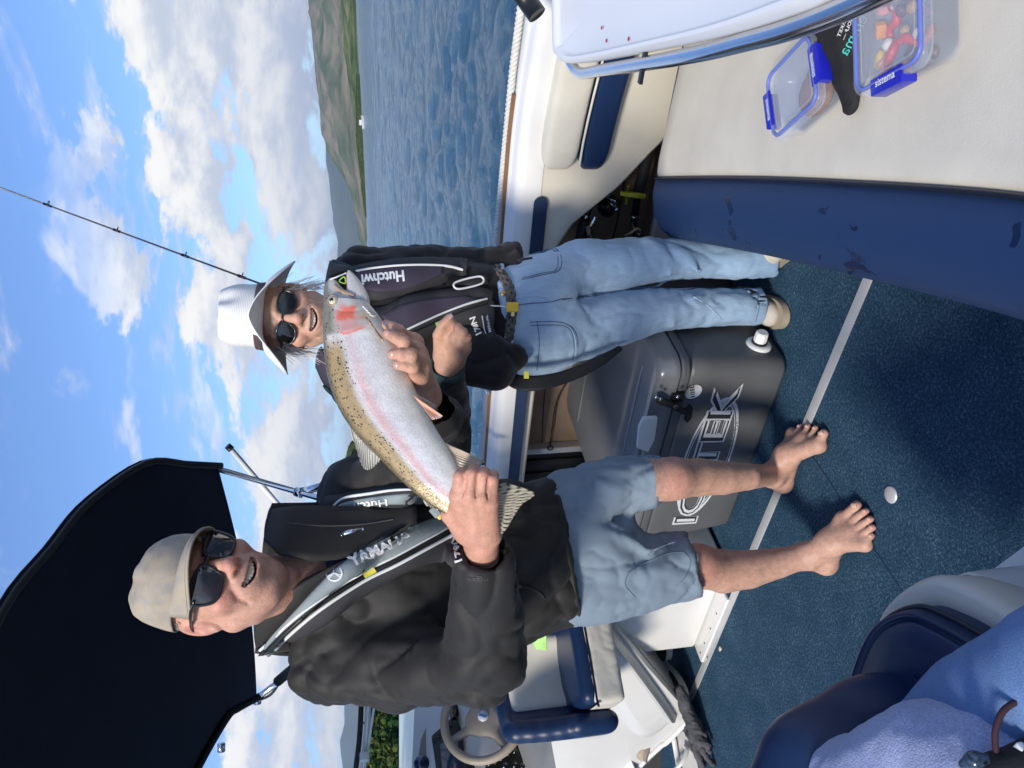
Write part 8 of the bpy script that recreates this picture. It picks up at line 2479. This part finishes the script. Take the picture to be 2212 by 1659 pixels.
v, f = g_ribbon(w2s, [(850, 738), (868, 728), (930, 700), (998, 672), (1054, 654)], 0.006, n=44, off=0.002, rise=0.001); mesh_obj('vest_zip', v, f, MATS['black_plastic'], wv2)
v, f = g_ribbon(w2s, [(940, 702), (956, 695)], 0.012, n=8, off=0.004, rise=0.001); mesh_obj('vest_tab', v, f, MATS['lime'], wv2)
print_on('vest_lettering', 'Hutchwi', MATS['print_white'], wv1, Surf(wp1, wv1, fj), (872, 584), (780, 594), 24, off=0.002, bold=0.035)
print_on('vest_lettering', '170N', MATS['print_white'], wv2, w2s, (1041, 722), (1026, 682), 14, off=0.004, bold=0.03)
print_on('vest_lettering', 'MANUAL', MATS['print_white'], wv2, w2s, (1062, 718), (1053, 680), 5, off=0.004, bold=0.02)
v, f = g_ribbon(w2s, [(1049, 722), (1041, 682)], 0.002, n=10, off=0.004); mesh_obj('vest_small_print', v, f, MATS['print_white'], wv2)
pm('lime_print', (0.35, 0.62, 0.08), 0.5)
v, f = g_tube([W(733, 607, 1.99), W(744, 598, 1.99), W(746, 612, 1.99)], 0.0018, 6, closed=True, n=18); mesh_obj('vest_emblem', v, f, MATS['lime_print'], wv1)
v, f = g_ribbon(fjs, [(733, 596), (738, 586), (746, 582)], 0.008, n=10, off=0.02, rise=0.001); mesh_obj('vest_tag', v, f, MATS['lime_print'], wv1)
# buckle joining the two halves
q = [W(990, 624, 2.045), W(984, 610, 2.05), W(1036, 597, 2.08), W(1041, 612, 2.075)]
v, f = g_tube(q, 0.0028, 8, closed=True, n=40); mesh_obj('buckle', v, f, MATS['vest_piping'], wv1)
v, f = g_ribbon(w2s, [(960, 604), (1000, 612), (1050, 606)], 0.026, n=14, off=0.010, rise=0.002); mesh_obj('vest_strap', v, f, MATS['black_rubber'], wv1)
# hanging strap of the vest that loops past the hip
st_ = [(1095, 812, 2.16), (1120, 826, 2.12), (1160, 828, 2.11), (1220, 815, 2.14), (1290, 785, 2.18), (1340, 752, 2.24)]
S_ = spline([W(*p) for p in st_], 40)
wd = np.interp(np.linspace(0, 1, 40), [0, 0.3, 0.7, 1], [0.020, 0.024, 0.018, 0.008])
T = nrm_rows(np.gradient(S_, axis=0)); Bv = nrm_rows(np.cross(T, CB + CR * 0.5))
G = np.stack([S_ + Bv * (wd * t)[:, None] for t in np.linspace(-1, 1, 6)], 1)
v, f = g_shell(G, 0.004); mesh_obj('crotch_strap', v, f, MATS['black_rubber'], wv2)
v, f = g_box((-0.010, -0.007, -0.001), (0.010, 0.007, 0.002), 0.001, R=np.array([CR, CU, CB]), c=W(1137, 810, 2.10)); mesh_obj('strap_label', v, f, MATS['yellow_soft'], wv2, smooth=False)
# zip end at the jacket hem
v, f = g_tube([W(1118, 565, 2.13), W(1130, 560, 2.125), W(1150, 557, 2.125)], [0.005, 0.004, 0.003], 8, n=10); mesh_obj('zip_pull', v, f, MATS['black_plastic'], fj)

# jeans
V = Vol(W(1360, 660, 2.35) - np.array([0.42, 0.42, 0.52]), W(1360, 660, 2.35) + np.array([0.42, 0.46, 0.46]), 0.0068)
wa = W(1080, 690, 2.255)
V.cap(wa, W(1150, 688, 2.27), 0.156, 0.170, fl=(CB, 0.80))
V.chain([W(1150, 732, 2.265), W(1250, 712, 2.29), W(1400, 675, 2.335), W(1520, 663, 2.39), W(1600, 662, 2.42), W(1660, 664, 2.45)], [0.105, 0.090, 0.067, 0.058, 0.057, 0.061], k=0.03)
V.chain([W(1150, 632, 2.275), W(1250, 583, 2.305), W(1400, 562, 2.345), W(1500, 560, 2.37), W(1590, 563, 2.39), W(1705, 556, 2.41)], [0.103, 0.085, 0.069, 0.059, 0.056, 0.060], k=0.03)
V.cap(W(1200, 655, 2.21), W(1330, 636, 2.24), 0.010, 0.004, k=0.03, op='s')
V.chain([W(1160, 668, 2.17), W(1185, 662, 2.165), W(1205, 652, 2.18)], [0.003, 0.005, 0.003], k=0.015, op='s')
for pts in ([(1470, 540), (1500, 575), (1515, 600)], [(1395, 520), (1440, 560), (1450, 600)], [(1400, 640), (1440, 668), (1455, 700)], [(1500, 640), (1530, 660), (1560, 690)], [(1240, 660), (1265, 690), (1275, 730)]):
    V.chain([W(a, b, 2.30) for a, b in pts], [0.004, 0.006, 0.004], k=0.025)
def cutp(p, n_, r, keep):
    n_ = nrm(n_)
    def fn(Q):
        d = (Q - p) @ n_; rr = np.linalg.norm((Q - p) - d[..., None] * n_, axis=-1)
        return np.where((rr < r) & (np.abs(d) < 0.18), d, -1.0)
    V.put(fn, p - 0.15, p + 0.15, 0.0, 'i')
cutp(W(1642, 663, 2.442), W(1642, 663, 2.442) - W(1540, 660, 2.40) + CB * 0.03, 0.10, 1)
V.cap(W(1610, 661, 2.43), W(1690, 665, 2.46), 0.054, 0.054, op='s')
cutp(W(1674, 558, 2.403), W(1674, 558, 2.403) - W(1560, 562, 2.383) + CB * 0.03, 0.10, 1)
V.cap(W(1645, 559, 2.398), W(1730, 554, 2.415), 0.046, 0.046, op='s')
pw = W(1066, 690, 2.25); nw = nrm(W(1066, 690, 2.25) - W(1150, 688, 2.27))
V.put(lambda Q: (Q - pw) @ nw, pw - 0.25, pw + 0.25, 0.0, 'i')
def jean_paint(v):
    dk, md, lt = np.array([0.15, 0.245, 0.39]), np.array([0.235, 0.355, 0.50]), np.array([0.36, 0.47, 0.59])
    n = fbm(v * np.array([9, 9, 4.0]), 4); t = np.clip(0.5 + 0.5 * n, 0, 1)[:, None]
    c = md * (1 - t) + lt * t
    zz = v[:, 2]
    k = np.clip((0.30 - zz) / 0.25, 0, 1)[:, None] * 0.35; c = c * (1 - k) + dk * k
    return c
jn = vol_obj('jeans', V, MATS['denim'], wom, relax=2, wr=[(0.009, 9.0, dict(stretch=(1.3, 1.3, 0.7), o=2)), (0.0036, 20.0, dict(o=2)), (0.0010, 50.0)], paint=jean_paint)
jns = Surf(jn)
pm('denim_dark', (0.075, 0.12, 0.20), 0.85); pm('denim_pale', (0.42, 0.50, 0.60), 0.85)
def seam(pts, w=0.006, m='denim_dark', n=30, o=0.0008): 
    v, f = g_ribbon(jns, pts, w, n=n, off=o, rise=0.0012, m=4); return mesh_obj('seam', v, f, MATS[m], jn)
for d, m_, w in ((0, 'denim_dark', 0.0022), (4, 'denim_pale', 0.0022), (8, 'denim_dark', 0.0022)):
    seam([(1144 + d * 0.3, 696 + d * 0.9), (1190 + d * 0.1, 694 + d), (1225 - d * 0.4, 700 + d * 0.6), (1244 - d, 722), (1248 - d, 760), (1238 - d, 800 - d * 0.5)], w, m_)
    seam([(1130, 542 + d), (1180 - d * 0.3, 524 + d), (1200 - d * 0.7, 532 + d * 0.6), (1214 - d, 560), (1208 - d, 585), (1180, 592 - d * 0.5), (1128, 604 - d * 0.4)], w, m_)
seam([(1105, 660), (1150, 655), (1190, 652), (1215, 645)], 0.0025, 'denim_dark'); seam([(1105, 648), (1145, 640), (1175, 642), (1195, 650)], 0.0022, 'denim_pale')
seam([(1215, 648), (1300, 632), (1400, 622), (1500, 622), (1600, 624)], 0.003, 'denim_dark', 50)
seam([(1215, 646), (1290, 638), (1380, 622), (1480, 607)], 0.003, 'denim_dark', 40)
seam([(1160, 694), (1165, 740), (1160, 800)], 0.0022, 'denim_dark'); seam([(1635, 634), (1640, 660), (1632, 695)], 0.0022, 'denim_dark')
seam([(1068, 600), (1072, 650), (1075, 700), (1072, 760)], 0.006, 'denim_pale', 30, 0.001)
# braided belt, loops, button, toggle
pm('belt_grey', (0.095, 0.085, 0.078), 0.75, var=0.3, vscale=90)
bp_, bnn = on(jns, [(1072, 578), (1092, 606), (1104, 640), (1104, 690), (1098, 730), (1090, 760)], 90)
mb = MB(); Lb = np.linspace(0, 26, 90)
for k in range(3):
    ph = Lb + k * 2.094
    T = nrm_rows(np.gradient(bp_, axis=0)); Bb = nrm_rows(np.cross(bnn, T))
    Q = bp_ + bnn * (0.005 + 0.0022 * np.cos(ph * 2))[:, None] + Bb * (0.0095 * np.sin(ph))[:, None]
    v, f = g_tube(Q, 0.0056, 7); mb.add(v, f)
belt = mb.build('belt', MATS['belt_grey'], wom, auto=0)
for pts in ([(1086, 588), (1084, 573), (1090, 560)], [(1096, 736), (1094, 724)], [(1084, 734), (1110, 738)]):
    v, f = g_ribbon(jns, pts, 0.012, n=10, off=0.008, rise=0.002); mesh_obj('belt_loop', v, f, MATS['denim_pale'], jn)
bp0, bn0 = jns.hit(1087, 634)
v, f = g_lathe([(0.0085, 0.0), (0.0085, 0.003), (0.005, 0.0045), (0.0, 0.0045)], bp0 + bn0 * 0.001, bn0, 18); pm('brass', (0.55, 0.42, 0.20), 0.3, metal=0.9); mesh_obj('jeans_button', v, f, MATS['brass'], jn)
tp0 = W(1107, 664, 2.10)
v, f = g_box((-0.014, -0.017, -0.006), (0.014, 0.017, 0.006), 0.005, 3, R=np.array([CR, CU, CB]), c=tp0); tg = autosmooth(mesh_obj('toggle', v, f, MATS['yellow'], wom))
v, f = g_tube([tp0 + CU * 0.015, W(1085, 662, 2.10), W(1060, 660, 2.09)], 0.0018, 6, n=10); mesh_obj('toggle_cord', v, f, MATS['print_white'], tg)
v, f = g_box((-0.006, -0.005, -0.005), (0.006, 0.005, 0.005), 0.001, R=np.array([CR, CU, CB]), c=tp0 - CR * 0.019 - CU * 0.001); mesh_obj('toggle_clip', v, f, MATS['brass'], tg)
# shoes
pm('suede_beige', (0.50, 0.465, 0.40), 0.8, var=0.08, vscale=30, bump=0.0006, bscale=500)
def sneaker(toe, heel, w):
    toe = np.asarray(toe, float); heel = np.asarray(heel, float); d = toe - heel; L = np.linalg.norm(d); d /= L; up = nrm(UZ - d * (UZ @ d)); s = np.cross(d, up)
    P = lambda a, b, c: heel + d * a * L + s * b + up * c
    V = Vol(np.minimum(toe, heel) - 0.1, np.maximum(toe, heel) + 0.14, 0.0042)
    V.cap(P(0.16, 0, 0.05), P(0.45, 0, 0.052), w * 0.40, w * 0.42); V.cap(P(0.45, 0, 0.045), P(0.80, 0, 0.036), w * 0.45, w * 0.44, k=0.02, fl=(up, 0.72))
    V.cap(P(0.18, 0, 0.06), P(0.25, 0, 0.115), w * 0.36, w * 0.33, k=0.02)
    V.put(lambda Q: (Q - heel) @ up - 0.016, np.minimum(toe, heel) - 0.1, np.maximum(toe, heel) + 0.14, 0.0, 's')
    o = vol_obj('shoe', V, MATS['suede_beige'], wom, relax=2)
    prof = [(0.0, 0.4), (0.03, 0.75), (0.15, 0.92), (0.40, 0.88), (0.6, 0.98), (0.78, 1.04), (0.9, 0.9), (0.97, 0.55), (1.0, 0.2)]
    rim = [P(a, w * 0.5 * b, 0) for a, b in prof] + [P(a, -w * 0.5 * b, 0) for a, b in prof[::-1]]
    v, f = g_prism(spline(rim, 48, True), up * 0.022); autosmooth(mesh_obj('sole', v, f, MATS['tan_plastic'], o))
    so = Surf(o)
    for k in range(4):
        a = 0.46 + 0.075 * k; z = 0.3
        pA_, nA = so.down(P(a, -w * 0.20, 0.3), -up, 0.5); pM, nM = so.down(P(a + 0.02, 0, 0.3), -up, 0.5); pB_, nB = so.down(P(a, w * 0.20, 0.3), -up, 0.5)
        v, f = g_tube([pA_ + up * 0.001, pM + up * 0.003, pB_ + up * 0.001], 0.0036, 6, n=12); mesh_obj('lace', v, f, MATS['print_white'], o)
    for sg in (-1, 1):
        pts = [so.down(P(a, sg * w * b, 0.3), -up, 0.5)[0] + up * 0.0008 for a, b in ((0.44, 0.34), (0.6, 0.26), (0.74, 0.24), (0.86, 0.36))]
        v, f = g_tube(pts, 0.0016, 6, n=20); mesh_obj('shoe_seam', v, f, MATS['tan_plastic'], o)
hp_ = WZ(1612, 640, 0.0); tpp = WZ(1708, 694, 0.0)
sneaker(WZ(1706, 688, 0.004), WZ(1600, 640, 0.004), 0.092)
sneaker((-0.985, 1.83, 0.004), (-1.195, 1.985, 0.004), 0.088)

# ================================================================== THE PERSON IN THE NEAR CORNER
pho = thing('person', W(2100, 1660, 0.95) * np.array([1, 1, 0]), 'person seated in the near corner in jeans and a pale blue knitted top', 'person')
pm('denim_blue', (0.12, 0.21, 0.40), 0.85, var=0.10, vscale=9, bump=0.0008, bscale=500, fine=0.22, fscale=520)
pm('knit_blue', (0.30, 0.35, 0.54), 0.92, var=0.10, vscale=10, bump=0.0018, bscale=420, fine=0.22, fscale=330, sheen=0.2)
V = Vol(W(2150, 1600, 0.95) - 0.36, W(2150, 1600, 0.95) + 0.36, 0.007)
V.chain([W(2010, 1640, 1.05), W(2130, 1545, 0.96), W(2330, 1470, 0.82)], [0.070, 0.076, 0.085], k=0.03)
pj = vol_obj('jeans', V, MATS['denim_blue'], pho, relax=2, wr=[(0.005, 9.0)])
V = Vol(W(2030, 1680, 0.93) - 0.34, W(2030, 1680, 0.93) + 0.34, 0.0065)
V.chain([W(1950, 1760, 0.98), W(2030, 1655, 0.93), W(2150, 1690, 0.86)], [0.115, 0.070, 0.075], k=0.05)
V.chain([W(1900, 1690, 0.97), W(1985, 1640, 0.95), W(2060, 1640, 0.92), W(2170, 1672, 0.85), W(2300, 1720, 0.78)], [0.045, 0.050, 0.050, 0.038, 0.03], k=0.03)
kt = vol_obj('knitted_top', V, MATS['knit_blue'], pho, relax=3, wr=[(0.007, 9.0), (0.003, 24.0)])
V = Vol(W(2080, 1760, 0.95) - 0.32, W(2080, 1760, 0.95) + 0.32, 0.02)
V.chain([W(2060, 1640, 1.02), W(2140, 1550, 0.96), W(2330, 1470, 0.82)], [0.04, 0.05, 0.05]); V.chain([W(1990, 1740, 0.98), W(2060, 1660, 0.96)], [0.06, 0.04], k=0.03)
v, F = vol_raw(V, 1); mesh_obj('body', v, F, MATS['skin'], pho, True, colors=np.tile(SK, (len(v), 1)))
lan = thing('glasses_case', W(2180, 1665, 0.80), 'black case with a glittery trim on a dark cord in the seated lap', 'case')
pm('cord_dark', (0.035, 0.012, 0.022), 0.8)
v, f = g_tube([W(2240, 1508, 0.80), W(2205, 1512, 0.80), W(2168, 1535, 0.80), W(2151, 1575, 0.80), W(2150, 1610, 0.80), W(2155, 1648, 0.80)], 0.0035, 8, n=40); mesh_obj('cord', v, f, MATS['cord_dark'], lan)
pm('glitter', (0.03, 0.05, 0.08), 0.2, var=0.9, vscale=260, coat=0.5)
V = Vol(W(2190, 1685, 0.80) - 0.09, W(2190, 1685, 0.80) + 0.09, 0.004)
V.chain([W(2110, 1668, 0.80), W(2160, 1672, 0.80), W(2240, 1668, 0.79)], [0.016, 0.022, 0.034], k=0.02)
vol_obj('case_shell', V, MATS['black_cloth'], lan, relax=2)
V = Vol(W(2105, 1652, 0.79) - 0.05, W(2105, 1652, 0.79) + 0.05, 0.003)
V.chain([W(2082, 1652, 0.795), W(2105, 1642, 0.79), W(2128, 1640, 0.79)], [0.006, 0.009, 0.006], k=0.01)
vol_obj('case_trim', V, MATS['glitter'], lan, relax=1)
v, f = g_box((-0.005, -0.005, -0.004), (0.005, 0.005, 0.004), 0.002, c=W(2204, 1617, 0.79)); mesh_obj('cord_bead', v, f, MATS['white_plastic'], lan)

# ------------------------------------------------------------------ the air
hz_m = bpy.data.materials.new('air'); hz_m.use_nodes = True
ht_ = hz_m.node_tree
for n in list(ht_.nodes): ht_.nodes.remove(n)
pv = ht_.nodes.new('ShaderNodeVolumePrincipled'); pv.inputs['Color'].default_value = (0.72, 0.84, 1.0, 1); pv.inputs['Density'].default_value = 6e-5; pv.inputs['Anisotropy'].default_value = 0.2
mo = ht_.nodes.new('ShaderNodeOutputMaterial'); ht_.links.new(pv.outputs[0], mo.inputs['Volume'])
v, f = g_box((-31000, -31000, WL - 6), (31000, 31000, 900))
tag(mesh_obj('haze', v, f, hz_m, smooth=False), kind='stuff')
